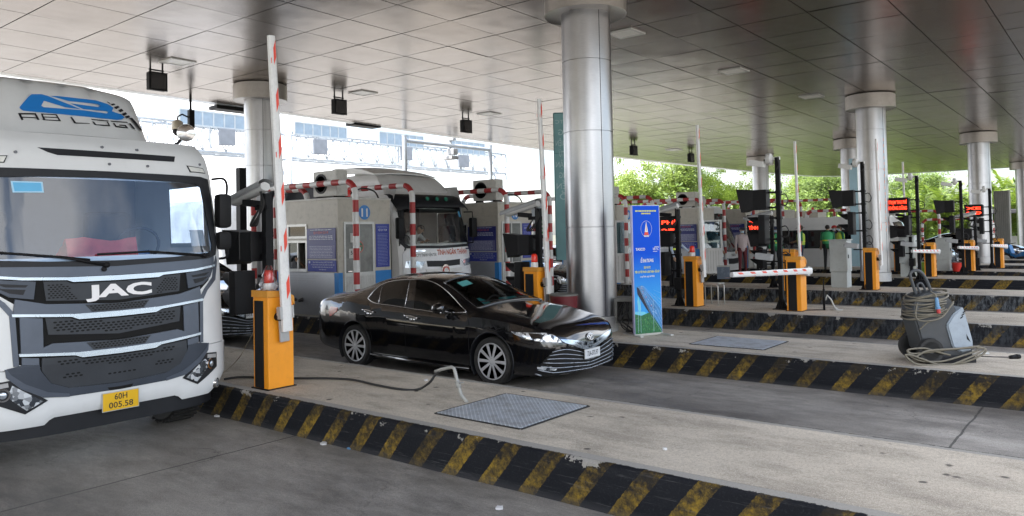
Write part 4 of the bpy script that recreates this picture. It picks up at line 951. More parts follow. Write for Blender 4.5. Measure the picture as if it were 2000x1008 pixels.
# grey-green cabinets
def cabinet(px, py, w_, h, label):
    P = onz(px, py, K); t = empty('control_cabinet', (P.x, P.y, K), 0, label, 'cabinet', 'pale grey control cabinets')
    b = MB(); b.b2((-w_, 0, 0), (0, w_, h*.33), 0, .006); b.build('plinth', m_grey, t)
    b = MB(); b.b2((-w_-.02, -.02, h*.335), (.02, w_+.02, h), 0, .01); b.b2((-w_-.05, -.05, h), (.05, w_+.05, h+.03), 0, .008); b.build('casing', m_grey, t)
    b = MB(); b.b2((.021, .02, h*.37), (.028, w_-.02, h*.97)); d_ = b.build('door', m_grey, t); b = MB(); b.b2((.029, .05, h*.62), (.045, .075, h*.70)); b.build('handle', m_blk, d_); b = MB(); b.b2((.029, w_*.55, h*.86), (.031, w_*.8, h*.9)); b.build('label_plate', m_blk, d_)
cabinet(1655, 562, .42, 1.28, 'pale grey cabinet left of the banner column'); cabinet(1786, 541, .40, 1.3, 'pale grey cabinet behind the red LED sign pole'); cabinet(1855, 529, .4, 1.15, 'pale grey cabinet right of the first lowered arm gate')

# ================================================================ VEHICLES
m_tw = M('truck_white', (.68, .69, .69), .30, var=.03, coat=.5, dirt=.06); m_gr = M('graphite_plastic', (.045, .055, .075), .34, .3, var=.08); m_gr2 = M('graphite_light', (.085, .10, .13), .32, .35, var=.08)
m_gdk = M('grille_plastic', (.032, .036, .043), .42, var=.15, spec=.35); m_dk = M('dark_plastic', (.013, .014, .017), .45, var=.15, spec=.3); m_chr = M('chrome'); m_tyre = M('tyre', (.018, .018, .018), .8, var=.2, dirt=.3, bump=.3); m_pit = M('deep_black', (.003, .003, .003), .9, var=0)
m_head = M('headlamp_glass', (.45, .5, .56), .08, .6, var=.25, vs=30, coat=1)
def sparkle(name):  # random bright and dark cells paint the lamp's glints into its base colour
    mt, nt, b = nodes_of(name); t = nt.nodes.new('ShaderNodeTexCoord'); v = nt.nodes.new('ShaderNodeTexVoronoi'); v.inputs['Scale'].default_value = 26; nt.links.new(t.outputs['Object'], v.inputs['Vector'])
    sx = nt.nodes.new('ShaderNodeSeparateColor'); nt.links.new(v.outputs['Color'], sx.inputs[0])
    nt.links.new(ramp(nt, sx.outputs[0], .25, .8, (.05, .06, .075, 1), (.85, .9, .95, 1)), b.inputs['Base Color']); b.inputs['Metallic'].default_value = .5; b.inputs['Roughness'].default_value = .15; b.inputs['Coat Weight'].default_value = 1; b.inputs['Coat Roughness'].default_value = .02
    bp = N(nt, 'ShaderNodeBump', Strength=.8, Distance=.02); nt.links.new(sx.outputs[1], bp.inputs['Height']); nt.links.new(bp.outputs[0], b.inputs['Normal']); MATS[name] = mt; return mt
m_spk = sparkle('lamp_painted_glints'); m_amb = M('amber', (.6, .2, .02), .3, var=0); m_plateY = M('plate_yellow', (.72, .42, .01), .35, var=.04); m_plateW = M('plate_white', (.62, .64, .66), .35, var=.04)
m_ws = glassy('windscreen', (.66, .76, .90), .075); m_seat = M('seat_fabric', (.05, .06, .08), .85); m_dash = M('dashboard', (.07, .075, .085), .6); m_logo = M('logo_blue', (.02, .20, .58), .35, var=0); m_txtk = M('letter_black', (.015, .015, .02), .4, var=0)
m_chm = M('chrome_trim', (.50, .56, .63), .25, .85, var=.08)

def interp(z, T):
    if z <= T[0][0]: return T[0][1]
    for (a, b), (c, d) in zip(T, T[1:]):
        if z <= c: return b+(d-b)*(z-a)/(c-a)
    return T[-1][1]
def surf_panel(mb, poly, fn, off=.004, th=.01, step=.05, mi=None, back=.01):
    """2D outline in (y,z) laid on x = fn(y,z)"""
    bm = bmesh.new(); vs = [bm.verts.new((p[0], p[1], 0)) for p in poly]; f = bm.faces.new(vs); bmesh.ops.triangulate(bm, faces=[f], ngon_method='EAR_CLIP')
    for ax in (0, 1):
        lo = min(p[ax] for p in poly); hi = max(p[ax] for p in poly); k = max(1, int((hi-lo)/step))
        for i in range(1, k):
            co = [0, 0, 0]; co[ax] = lo+(hi-lo)*i/k; no = [0, 0, 0]; no[ax] = 1
            bmesh.ops.bisect_plane(bm, geom=bm.verts[:]+bm.edges[:]+bm.faces[:], plane_co=co, plane_no=no)
    bm.verts.index_update(); T = [(fn(v.co.x, v.co.y)+off+th, v.co.x, v.co.y) for v in bm.verts]; B = [(t[0]-th-back, t[1], t[2]) for t in T]; n = len(T)
    fs = [tuple(v.index for v in f.verts) for f in bm.faces]; F = list(fs)
    if th > 0:
        for e in bm.edges:
            if len(e.link_faces) == 1: a, b = e.verts[0].index, e.verts[1].index; F.append((a, b, b+n, a+n))
        mb.add(T+B, F, mi)
    else: mb.add(T, F, mi)
    bm.free()
def sym(h): return h+[(-y, z) for y, z in reversed(h) if abs(y) > 1e-6]
def mir(h): return [(-y, z) for y, z in h][::-1]
def text_on(mb, t, fn, yc, zc, h, w, mi=0, off=.012, bold=.03, skew=0, shear=0):
    me = text_mesh(t, 0, bold, 'CENTER', shear=shear); xs = [v.co.x for v in me.vertices]; W = max(xs)-min(xs); cx = (max(xs)+min(xs))/2
    sx = w/W; sy = h/.72
    b = len(mb.v); mb.add([(lambda y, z: (fn(y, z)+off, y, z))(yc+(v.co.x-cx)*sx, zc+v.co.y*sy+skew*(v.co.x-cx)*sx) for v in me.vertices], [tuple(p.vertices) for p in me.polygons], mi)
def mesh_holes(mb, poly, fn, dy, dz, hw, hh, off, mi):
    """rows of small flat hexagonal openings inside an outline"""
    def ins(x, y):
        c = False; j = len(poly)-1
        for i in range(len(poly)):
            xi, yi = poly[i]; xj, yj = poly[j]
            if (yi > y) != (yj > y) and x < (xj-xi)*(y-yi)/(yj-yi)+xi: c = not c
            j = i
        return c
    z0 = min(p[1] for p in poly); z1 = max(p[1] for p in poly); y0 = min(p[0] for p in poly); y1 = max(p[0] for p in poly); r = 0; z = z0
    while z < z1:
        y = y0+(dy/2 if r % 2 else 0)
        while y < y1:
            if all(ins(y+a, z+b) for a, b in ((-hw*1.5, 0), (hw*1.5, 0), (0, -hh*1.6), (0, hh*1.6))):
                mb.add([(fn(y+a, z+b)+off, y+a, z+b) for a, b in ((-hw, 0), (-hw*.55, -hh), (hw*.55, -hh), (hw, 0), (hw*.55, hh), (-hw*.55, hh))], [(0, 1, 2, 3, 4, 5)], mi)
            y += dy
        z += dz; r += 1
def wheel(parent, c, R, w_, spokes, side, truck=False, name='wheel'):
    """axle along y; side = -1 faces -y"""
    t = MB(); h = w_/2; rr = R*(.60 if truck else .76)
    t.lathe([(rr, -h*.85), (R*.93, -h), (R*.985, -h*.8), (R, -h*.45), (R, h*.45), (R*.985, h*.8), (R*.93, h), (rr, h*.85), (rr, -h*.85)], 40, (0, 0, 0), 0, 'y')
    if truck:
        for k in range(40): a = 2*pi*k/40; t.box((R*cos(a), 0, R*sin(a)), (.03, w_*.95, .03), 0, (0, -a, 0))
    for q in range(3): t.lathe([(R*1.001, -h*.3+q*h*.3-.006), (R*1.003, -h*.3+q*h*.3)], 40, (0, 0, 0), 0, 'y')
    ty = t.build(name, m_tyre, parent, loc=c, auto=40)
    r_ = MB(); o = side*h*.80
    r_.lathe([(rr, side*h*.84), (rr*.95, side*h*.86), (rr*.93, side*h*.5), (rr*.92, -side*h*.5)], 40, (0, 0, 0), 0, 'y')
    if not truck:
        r_.lathe([(rr*1.0, side*h*.84), (rr*.985, side*h*.93), (rr*.93, side*h*.90), (rr*.92, side*h*.70)], 40, (0, 0, 0), 0, 'y')
        for k in range(spokes):
            a = 2*pi*k/spokes; 
            for d_ in (0.0,):
                p0 = Vector((rr*.16*cos(a+d_*1.2), o*.9, rr*.16*sin(a+d_*1.2))); p1 = Vector((rr*.99*cos(a+d_*.75), o*1.08, rr*.99*sin(a+d_*.75)))
                tv = Vector((-sin(a), 0, cos(a)))*.019; nv = Vector((0, side*.016, 0))
                r_.add([p0-tv*.8, p0+tv*.8, p1+tv*1.25, p1-tv*1.25, p0-tv*.8+nv, p0+tv*.8+nv, p1+tv*1.25+nv*.3, p1-tv*1.25+nv*.3], [(0, 1, 2, 3), (4, 5, 6, 7), (0, 1, 5, 4), (2, 3, 7, 6), (1, 2, 6, 5), (0, 3, 7, 4)])
        r_.lathe([(rr*.20, o*.88), (rr*.20, o*1.02), (rr*.14, o*1.08), (0, o*1.09)], 24, (0, 0, 0), 0, 'y')
    else:
        r_.lathe([(rr*.93, o*.6), (rr*.5, o*.1), (rr*.36, o*.5), (rr*.34, o*1.1), (0, o*1.12)], 32, (0, 0, 0), 0, 'y')
    r_.build('rim', M('alloy', (.55, .56, .58), .35, .45, var=.1) if not truck else M('truck_rim', (.2, .2, .21), .5, .4, dirt=.5), ty, auto=30)
    d = MB(); d.lathe([(rr*.92, -side*h*.2), (0, -side*h*.2)], 30, (0, 0, 0), 0, 'y'); d.lathe([(rr*.6, side*h*.10), (rr*.62, side*h*.2), (.0, side*h*.2)], 24, (0, 0, 0), 1, 'y'); d.build('brake', [m_pit, M('brake_grey', (.12, .12, .12), .5, .5)], ty)
    return ty
def plate(parent, fn_pt, w_, h, mat, rows, org, right, up, sz, name='number_plate'):
    p = MB(); F_ = frame(org, right, up); p.X = F_; p.box((0, 0, 0), (w_, h, .006), 0, None, .003); p.box((0, 0, -.004), (w_+.014, h+.014, .005), 1)
    p.X = Matrix()
    for s, dy, hh, ww in rows: put_text(p, s, F_ @ Vector((0, dy, .0042)), right, up, hh, ww, 2, bold=.012)
    return p.build(name, [mat, m_alu, m_txtk], parent)

# ---------------------------------------------------------------- white truck at the left
PZ = [(.3, -.03), (.4, -.02), (.6, 0), (.95, 0), (1.9, -.06), (2.72, -.21), (2.95, -.28), (3.08, -.42)]
def fx(y, z): u = min(1., abs(y)/1.24); return interp(z, PZ)-.05*u*u-.22*u**6
tr = empty('truck', (-7.6, 3.36, 0), 0, 'large white truck cab with dark grille and yellow number plate at the left edge', 'truck')
ws_lo, ws_hi = 1.90, 2.64
def hw(z): return 1.215-.03*max(0, z-1.9)-max(0, z-2.75)**1.5*.5
def cab_pt(s, z):
    """s in 0..1 over the front (y from + to -) then the two sides back"""
    W = hw(z); 
    if s <= 1: y = W*(1-2*s); return (fx(y*1.2/W if W < 1.2 else y, z), y, z)
ys_ = [1, .985, .96, .92, .86, .78, .66, .5, .3, .1, -.1, -.3, -.5, -.66, -.78, -.86, -.92, -.96, -.985, -1]
zs_ = [.93, 1.2, 1.5, 1.8, ws_lo-.02, ws_lo, 2.0, 2.2, 2.4, ws_hi-.06, ws_hi, ws_hi+.04, 2.74, 2.84, 2.94, 3.02, 3.08]
cab = MB()
xsb = [-.45, -.6, -.75, -1.35, -1.45, -1.8, -2.25]
G = []
for z in zs_:
    W = hw(z); row = []
    for xb in reversed(xsb): row.append((min(xb, fx(W, z)-.05), W, z))
    for q in ys_: row.append((fx(W*q*1.0, z), W*q, z))
    for xb in xsb: row.append((min(xb, fx(W, z)-.05), -W, z))
    G.append(row)
nb = len(xsb); NC = len(G[0])
fs = []
base = cab.add([p for row in G for p in row], [])
for i in range(len(G)-1):
    for j in range(NC-1):
        z0, z1 = zs_[i], zs_[i+1]; front = nb <= j < nb+len(ys_)-1; q = None
        if front:
            qa, qb = ys_[j-nb], ys_[j-nb+1]
            if z0 >= ws_lo-.001 and z1 <= ws_hi+.001 and abs(qa) <= .861 and abs(qb) <= .861: continue
        side = j < nb-1 or j > nb+len(ys_)-1
        if side and z0 >= ws_lo+.05 and z1 <= ws_hi+.001:
            xa = (G[i][j][0]+G[i][j+1][0])/2
            if -1.35 < xa < -.6: continue
        cab.f.append((base+i*NC+j, base+i*NC+j+1, base+(i+1)*NC+j+1, base+(i+1)*NC+j)); cab.m.append(0)
top = [base+(len(G)-1)*NC+j for j in range(NC)]; cab.f.append(tuple(top)); cab.m.append(0)
# roof rises gently behind the visor
for z0_, z1_, xa_, xb_ in ((3.08, 3.13, -.46, -.75), (3.13, 3.155, -.75, -1.5), (3.155, 3.10, -1.5, -2.25)):
    cab.grid([[(x_-.10*(y_/1.1)**2, y_*(1-.06*k_), z_-.05*(abs(y_)/1.1)**3) for y_ in [-1.10+2.2*i/20 for i in range(21)]] for k_, (x_, z_) in enumerate(((xa_, z0_), (xb_, z1_)))])
cab.quad((-2.25, -1.21, .93), (-2.25, 1.21, .93), (-2.25, 1.15, 3.05), (-2.25, -1.15, 3.05)); cab.quad((-.2, -1.2, .94), (-.2, 1.2, .94), (-2.25, 1.2, .94), (-2.25, -1.2, .94))
cab.build('cab', m_tw, tr, auto=40)
inn = MB(); inn.b2((-.95, -1.12, 1.2), (-.20, 1.12, 1.84), 0, .04); inn.b2((-2.2, -1.14, 1.2), (-2.1, 1.14, 2.85), 2); inn.b2((-2.2, -1.12, 1.15), (-.3, 1.12, 1.2))
for yy in (-.65, .65): inn.b2((-1.75, yy-.26, 1.4), (-1.25, yy+.26, 1.62), 1, .05); inn.b2((-1.85, yy-.25, 1.6), (-1.68, yy+.25, 2.38), 1, .06)
inn.tube([(-.95+.06*sin(a), .62+.24*cos(a), 1.98+.2*sin(a)) for a in [2*pi*i/20 for i in range(21)]], .018, 6, 1); inn.build('interior', [m_dash, m_seat, M('cab_lining', (.16, .18, .22), .8)], tr)
def wsf(y, z): return fx(y, z)
def sp(name, polys, mat, off, th, par=tr, step=.06, label=None, auto=None):
    b = MB(); 
    for q in polys: surf_panel(b, q, fx, off, th, step)
    o = b.build(name, mat, par); 
    if label: o['label'] = label
    return o
# windscreen glass and its black surround
gl = MB(); surf_panel(gl, sym([(0, 2.665), (.6, 2.655), (.93, 2.64), (.99, 2.60), (1.075, 1.98), (1.06, 1.915), (1.0, 1.885), (.6, 1.862), (0, 1.85)]), fx, .004, 0, .08); gl.build('windscreen', m_ws, tr, smooth=True)
for s in (1, -1):
    a = [(0, 2.725), (1.0*s, 2.72), (1.12*s, 2.70), (1.145*s, 2.5), (1.155*s, 1.98), (1.12*s, 1.87), (1.0*s, 1.835), (0, 1.80), (0, 1.855), (.6*s, 1.867), (1.0*s, 1.892), (1.055*s, 1.92), (1.068*s, 1.98), (.985*s, 2.60), (.92*s, 2.635), (.6*s, 2.65), (0, 2.66)]
    sp('windscreen_seal', [a if s > 0 else a[::-1]], m_dk, .006, .012)
# side glass
for s in (1, -1):
    q = MB(); q.quad((-.6, s*1.205, 1.95), (-1.36, s*1.205, 1.95), (-1.36, s*1.185, 2.66), (-.6, s*1.185, 2.66)); q.build('side_window', glassy('side_glass', (.75, .8, .82), .08), tr)
# grey front: cowl, slabs, pods
sp('cowl_panel', [sym([(0, 1.815), (.9, 1.85), (1.09, 1.872), (1.085, 1.77), (.8, 1.735), (.45, 1.72), (0, 1.715)])], m_gr2, .004, .006)
for s in (1, -1): q = [(.84, .96), (.86, 1.42), (.93, 1.52), (1.05, 1.63), (1.085, 1.76), (1.13, 1.86), (1.15, 1.80), (1.10, 1.60), (.97, 1.50), (.90, 1.40), (.88, .96)]; sp('grille_edge', [q if s > 0 else mir(q)], m_gr2, .003, .006)
sp('grille_backing', [sym([(0, 1.72), (1.07, 1.755), (.99, 1.60), (.86, 1.50), (.84, .97), (0, .70)])], m_pit, .001, .001)
b1 = [(0, 1.712), (.45, 1.717), (.8, 1.735), (1.09, 1.768), (1.085, 1.745), (.8, 1.710), (.45, 1.692), (.40, 1.672), (0, 1.667)]
b2_ = [(0, 1.372), (.40, 1.378), (.89, 1.418), (.885, 1.394), (.42, 1.354), (.36, 1.327), (0, 1.322)]
b3 = [(0, 1.02), (.38, 1.027), (.845, 1.068), (.84, 1.044), (.40, 1.002), (.34, .976), (0, .971)]
sp('chrome_bar', [sym(b1)], m_chm, .012, .02); sp('chrome_bar', [sym(b2_)], m_chm, .012, .02); sp('chrome_bar', [sym(b3)], m_chm, .012, .02)
b = MB(); pg = sym([(0, 1.652), (.40, 1.657), (.45, 1.68), (.64, 1.688), (.62, 1.515), (0, 1.475)]); surf_panel(b, pg, fx, .004, .008, .06, 0)
for s in (1, -1):
    z_ = [(.34, 1.50), (.62, 1.525), (.63, 1.675), (.50, 1.672), (.42, 1.645)]; mesh_holes(b, z_ if s > 0 else mir(z_), fx, .034, .019, .012, .006, .0135, 1)
text_on(b, 'JAC', fx, .02, 1.565, .112, .62, 2, .018, .045)
b.build('badge_panel', [m_gdk, m_pit, M('badge_white', (.80, .78, .78), .3, var=0)], tr)
for s in (1, -1):
    q = [(.70, 1.692), (.9, 1.712), (1.065, 1.735), (1.01, 1.64), (.90, 1.565), (.72, 1.535)]; o = sp('vent_pod', [q if s > 0 else mir(q)], m_gr, .006, .014)
    q = [(.76, 1.665), (1.0, 1.69), (.93, 1.655), (.78, 1.645)]; q2 = [(.78, 1.625), (.98, 1.645), (.90, 1.60), (.80, 1.58)]; sp('vent_slot', [q if s > 0 else mir(q), q2 if s > 0 else mir(q2)], m_dk, .019, .004, o)
    q = [(.655, 1.36), (.83, 1.385), (.825, 1.075), (.655, 1.065)]; sp('grille_pillar', [q if s > 0 else mir(q)], m_gr2, .004, .016)
for (za, top_, bot_) in ((0, [(0, 1.445), (.62, 1.485), (.86, 1.545)], [(.875, 1.415), (.40, 1.375), (0, 1.37)]), (1, [(0, 1.095), (.58, 1.13), (.66, 1.10), (.82, 1.09)], [(.835, 1.06), (.38, 1.025), (0, 1.018)])):
    o = sp('grille_slab', [sym(top_+bot_)], m_gr2, .008, .012)
    zt_ = top_[0][1]; q = sym([(0, zt_+.004), (.30, zt_+.010), (.24, zt_-.062), (0, zt_-.066)]); b = MB(); surf_panel(b, q, fx, .021, .004, .06, 0); mesh_holes(b, q, fx, .034, .019, .012, .006, .0265, 1); b.build('slab_mesh', [m_gdk, m_pit], o)
b = MB(); q = sym([(0, 1.305), (.35, 1.31), (.42, 1.34), (.63, 1.36), (.61, 1.21), (0, 1.155)]); surf_panel(b, q, fx, .003, .006, .06, 0); mesh_holes(b, sym([(0, 1.30), (.34, 1.305), (.42, 1.33), (.60, 1.35), (.58, 1.22), (0, 1.17)]), fx, .046, .024, .017, .0075, .0105, 1); b.build('grille_mesh', [m_gdk, m_pit], tr)
b = MB(); surf_panel(b, sym([(0, .925), (.82, .925), (.83, .91), (.70, .90), (.60, .77), (.45, .70), (0, .68)]), lambda y, z: fx(y, max(z, .55))+.012, .002, .002, .06); b.build('grille_recess', m_pit, tr)
fx2 = fx
fx = lambda y, z: fx2(y, max(z, .55))+.016
b = MB(); q = sym([(0, .955), (.33, .96), (.40, .99), (.67, 1.01), (.675, .90), (.60, .78), (.45, .715), (0, .695)]); surf_panel(b, q, fx, .003, .006, .06, 0); mesh_holes(b, sym([(0, .95), (.32, .955), (.40, .975), (.58, .99), (.57, .93), (0, .865)]), fx, .046, .024, .017, .0075, .0105, 1)
for s in (1, -1): z_ = [(.28, .79), (.30, .84), (.56, .88), (.52, .80)]; mesh_holes(b, z_ if s > 0 else mir(z_), fx, .046, .024, .017, .0075, .0105, 1)
mesh_holes(b, [(-.17, .765), (-.17, .82), (.17, .82), (.17, .765)], fx, .046, .024, .017, .0075, .0105, 1); b.build('grille_mesh', [m_gdk, m_pit], tr)
fx = fx2
for s in (1, -1): q = [(.69, 1.012), (.82, 1.03), (.82, .965), (.69, .955)]; sp('grille_corner', [q if s > 0 else mir(q)], m_gr2, .004, .01)
# bumper: white shell, grey smile, valance, lamps
bmp = MB(); zz = [.50, .56, .66, .78, .88, .93]; Gb = []
def bzmin(y): a = abs(y); return .46 if a < .58 else (.46-(a-.58)*.9 if a < .64 else (.405 if a < .97 else .405+(a-.97)*.55))
yb = [-1.24+2.48*i/62 for i in range(63)]
for k in range(9):
    row = [(-.85, -1.225, bzmin(1.24)+(.925-bzmin(1.24))*k/8)]
    for y in yb: z0 = bzmin(y); z = z0+(.925+.0*y-z0)*k/8; row.append((fx(y, max(z, .55)-(.02 if k == 0 else 0))+.012-(.03 if k == 0 else 0), y, z))
    row.append((-.85, 1.225, bzmin(1.24)+(.925-bzmin(1.24))*k/8)); Gb.append(row)
bmp.grid(Gb); bmp.grid([[(p[0]-.12, p[1]*.97, p[2]+.002) for p in Gb[-1]], Gb[-1]]); bo = bmp.build('bumper', m_tw, tr, smooth=True)
fb = lambda y, z: fx(y, max(z, .55))+.012
def sb(name, polys, mat, off, th, par=bo): 
    b = MB()
    for q in polys: surf_panel(b, q, fb, off, th, .06)
    return b.build(name, mat, par)
for s in (1, -1):
    q = [(0, .69), (.45, .712), (.60, .778), (.68, .90), (.69, .955), (.83, .962), (.93, .945), (.905, .845), (.80, .75), (.63, .655), (.45, .635), (0, .628)]
    sb('bumper_inlay', [q if s > 0 else mir(q)], m_gr, .002, .006)
    q = [(.45, .66), (.62, .70), (.80, .80), (.90, .89), (.93, .94), (.945, .945), (.935, .87), (.83, .76), (.66, .66), (.45, .632)]; sb('inlay_edge', [q if s > 0 else mir(q)], m_gr2, .009, .004)
    q = [(.625, .628), (.90, .845), (1.06, .828), (1.062, .675), (.80, .535)]; h_ = sb('headlight', [q if s > 0 else mir(q)], m_dk, .002, .008)
    q = [(.665, .628), (.895, .80), (.93, .70), (.79, .565)]; sb('lamp_lens', [q if s > 0 else mir(q)], m_spk, .011, .003, h_)
    q = [(.925, .828), (1.045, .815), (1.048, .775), (.92, .79)]; sb('indicator', [q if s > 0 else mir(q)], M('clear_lamp', (.5, .5, .5), .1, .3, var=.1), .011, .003, h_)
    b = MB(); yc, zc = s*.955, .725; nrm = Vector((1, s*.5, 0)).normalized()
    p0 = Vector((fb(yc, zc)+.004, yc, zc)); b.cyl(p0, p0+nrm*.022, .058, n=28); b.cyl(p0+nrm*.0221, p0+nrm*.026, .044, n=28, mi=1); b.cyl(p0+nrm*.027, p0+nrm*.034, .03, .02, n=24, mi=2); b.build('projector', [m_chr, m_dk, m_head], h_, auto=40)
    b = MB(); p0 = Vector((fb(s*1.06, .50)-.005, s*1.06, .50)); nrm = Vector((1, s*.9, 0)).normalized(); b.cyl(p0-nrm*.02, p0+nrm*.016, .052, n=24, mi=1); b.cyl(p0+nrm*.0165, p0+nrm*.022, .04, .03, n=24); b.build('fog_lamp', [m_head, m_chr], bo, auto=40)
b = MB()
for k in range(3):
    row = []
Gv = [[(fb(y, .5)-.05-.0*k, y*.9, z) for y in [-1.2+2.4*i/30 for i in range(31)]] for z in (.30, .31, .56)]
b.grid(Gv); b.grid([[(p[0]-.3, p[1], p[2]) for p in Gv[0]], Gv[0]]); b.build('lower_valance', m_dk, tr, smooth=True)
plate(tr, None, .33, .165, m_plateY, [('60H', .038, .056, .118), ('005.58', -.038, .056, .225)], (fb(0, .52)+.02, .0, .522), (0, 1, 0), (0, 0, 1), 0)
b = MB(); surf_panel(b, sym([(0, .655), (.12, .66), (.10, .63), (0, .627)]), fb, .010, .002, .06); b.build('air_slot', m_pit, bo)
# roof front: slot, marker lamps, bolts
b = MB(); surf_panel(b, [(-.60, 2.925), (.72, 2.925), (.70, 2.865), (-.44, 2.862), (-.52, 2.885)], fx, .002, .003, .06); b.build('roof_slot', m_dk, tr)
for s in (1, -1):
    q = [(.845, 2.835), (1.07, 2.822), (1.10, 2.765), (.875, 2.765)] ; b = MB(); surf_panel(b, q if s > 0 else mir(q), fx, .002, .008, .05); o = b.build('marker_lamp', m_dk, tr)
    q = [(.857, 2.826), (1.06, 2.815), (1.085, 2.772), (.883, 2.773)]; b = MB(); surf_panel(b, q if s > 0 else mir(q), fx, .009, .006, .05); b.build('lens', M('marker_lens', (.72, .72, .68), .15, var=.1, vs=20), o)
b = MB()
for y, z in ((.02, 2.80), (.4, 2.80), (-.02, 2.97), (.32, 2.965), (1.03, 2.86), (-.78, 2.87)): b.cyl((fx(y, z)-.01, y, z), (fx(y, z)+.012, y, z), .014, n=12)
b.build('bolts', M('bolt', (.12, .12, .13), .4, .5), tr)
# roof fairing with the haulier's mark
def dfx(y, z): u = min(1.05, abs(y)/1.10); return -1.32-(z-3.12)*.62-.07*u*u-.20*u**8
def dpx(px, py):
    X = -9.1
    for _ in range(40): P = onx(px, py, X); X = -7.6+dfx(P.y-3.36, P.z)
    return (P.y-3.36, P.z)
q = MB(); Gd = []; zd = [3.10, 3.14, 3.25, 3.4, 3.55, 3.70, 3.80, 3.85]
def dtop(y): a = abs(y); return -(.0 if a < .15 else .02 if a < .25 else .0 if a < .45 else .03 if a < .55 else .01+.05*(a-.55))
for k, z in enumerate(zd):
    W = 1.07-.07*((z-3.10)/.75)**2; row = [(-2.6, -W, z)]; n = 40
    for i in range(n+1): y = -W+2*W*i/n; zz_ = z+dtop(y)*(z-3.10)/.75*1.4; row.append((dfx(y*1.02, z)-(.10 if k == 7 else .02 if k == 6 else 0), y, zz_))
    row.append((-2.6, W, z)); Gd.append(row)
q.grid(Gd); q.f.append(tuple(len(Gd[0])*7+i for i in range(len(Gd[0])))); q.m.append(0); dfl = q.build('roof_fairing', m_tw, tr, auto=40)
q = MB(); q.grid([[(dfx(y*1.02, 3.10)+.012, y, z) for y in [-1.07+2.14*i/30 for i in range(31)]] for z in (3.08, 3.13)]); q.build('fairing_seal', m_dk, tr, smooth=True)
def dpoly(b, pts, mi, off=.006): surf_panel(b, [dpx(*p) for p in pts], lambda y, z: dfx(y*1.0, z)+0, off, .0, .08, mi)
lg = MB()
S = lambda x, y: (x/5.04, 150+y/5.04)
rounded = [S(*p) for p in [(190, 300), (210, 275), (280, 195), (310, 172), (410, 172), (470, 190), (620, 250), (800, 322), (640, 300), (430, 236), (405, 285), (425, 300), (820, 330), (1050, 362), (1065, 345), (1010, 335), (820, 320), (690, 262), (960, 298), (985, 285), (950, 268), (680, 240), (490, 190), (560, 190), (940, 232), (1060, 270), (1115, 305), (1100, 340), (1190, 370), (1225, 400), (1200, 420), (1150, 425), (230, 335), (200, 320)]]
dpoly(lg, rounded, 0)
LT = lambda pts: dpoly(lg, [S(*p) for p in pts], 1, .007)
for st in ([(175, 357), (350, 358), (388, 425), (365, 425), (338, 372), (205, 372), (230, 425), (208, 428)], [(205, 394), (362, 400), (366, 408), (210, 403)],
           [(400, 362), (552, 368), (558, 378), (406, 372)], [(428, 392), (562, 397), (568, 406), (434, 401)], [(412, 418), (590, 428), (600, 438), (424, 428)], [(400, 362), (414, 363), (446, 425), (424, 425)], [(540, 370), (556, 371), (600, 438), (580, 436)],
           [(688, 395), (706, 397), (745, 450), (880, 458), (882, 464), (730, 460)],
           [(890, 415), (1060, 430), (1075, 440), (905, 426)], [(905, 440), (922, 442), (945, 468), (1060, 475), (1080, 488), (930, 475)], [(1045, 440), (1060, 442), (1085, 488), (1070, 486)],
           [(1080, 432), (1250, 445), (1255, 455), (1095, 443)], [(1110, 455), (1125, 457), (1145, 485), (1250, 498), (1255, 508), (1135, 497)], [(1170, 470), (1235, 475), (1262, 508), (1245, 506), (1225, 484), (1172, 479)],
           [(1265, 458), (1285, 460), (1330, 515), (1308, 513)], [(1270, 405), (1300, 405), (1405, 532), (1378, 528)]): LT(st)
for k, st in enumerate(([(1055, 245), (1085, 262), (1078, 266), (1052, 249)], [(1085, 270), (1120, 262), (1135, 275), (1105, 285)], [(1120, 300), (1160, 285), (1175, 300), (1140, 320)], [(1160, 330), (1195, 315), (1215, 335), (1180, 350)], [(1195, 365), (1235, 350), (1250, 368), (1215, 385)], [(1225, 395), (1265, 380), (1280, 395), (1245, 412)])): LT(st)
lg.build('haulier_logo', [m_logo, m_txtk], dfl)
# mirrors
b = MB(); b.tube(catmull([(-.33, 1.15, 2.70), (-.28, 1.26, 2.71), (-.25, 1.29, 2.64), (-.26, 1.29, 2.52)], 5), .014, 8); b.tube(catmull([(-.35, 1.2, 1.82), (-.28, 1.28, 1.83), (-.26, 1.30, 1.88), (-.26, 1.29, 1.96)], 5), .014, 8); o = b.build('mirror_arm', m_blk, tr, smooth=True)
b = MB(); b.b2((-.34, 1.17, 2.16), (-.20, 1.33, 2.54), 0, .05); b.build('mirror', m_blk2, tr, auto=50); b = MB(); b.b2((-.34, 1.17, 1.92), (-.21, 1.33, 2.12), 0, .05); b.build('mirror', m_blk2, tr, auto=50)
P = dpx(300, 272); yy, zz_ = 1.07, 3.13
b = MB(); b.tube([(-1.0, 1.02, 3.10), (-.95, 1.10, 3.16), (-.90, 1.14, 3.24)], .016); b.build('round_mirror_arm', m_blk, tr, smooth=True)
b = MB(); b.X = Matrix.Translation((-.86, 1.15, 3.27)) @ Matrix.Rotation(radians(-35), 4, 'Z'); b.lathe([(0, -.02), (.07, -.02), (.10, .0), (.10, .02)], 28, (0, 0, 0), 0, 'x'); b.lathe([(.098, .021), (.06, .035), (0, .042)], 28, (0, 0, 0), 1, 'x'); b.build('round_mirror', [m_alu, M('mirror_glass', (.6, .6, .6), .12, 1, var=.1)], tr, auto=50)
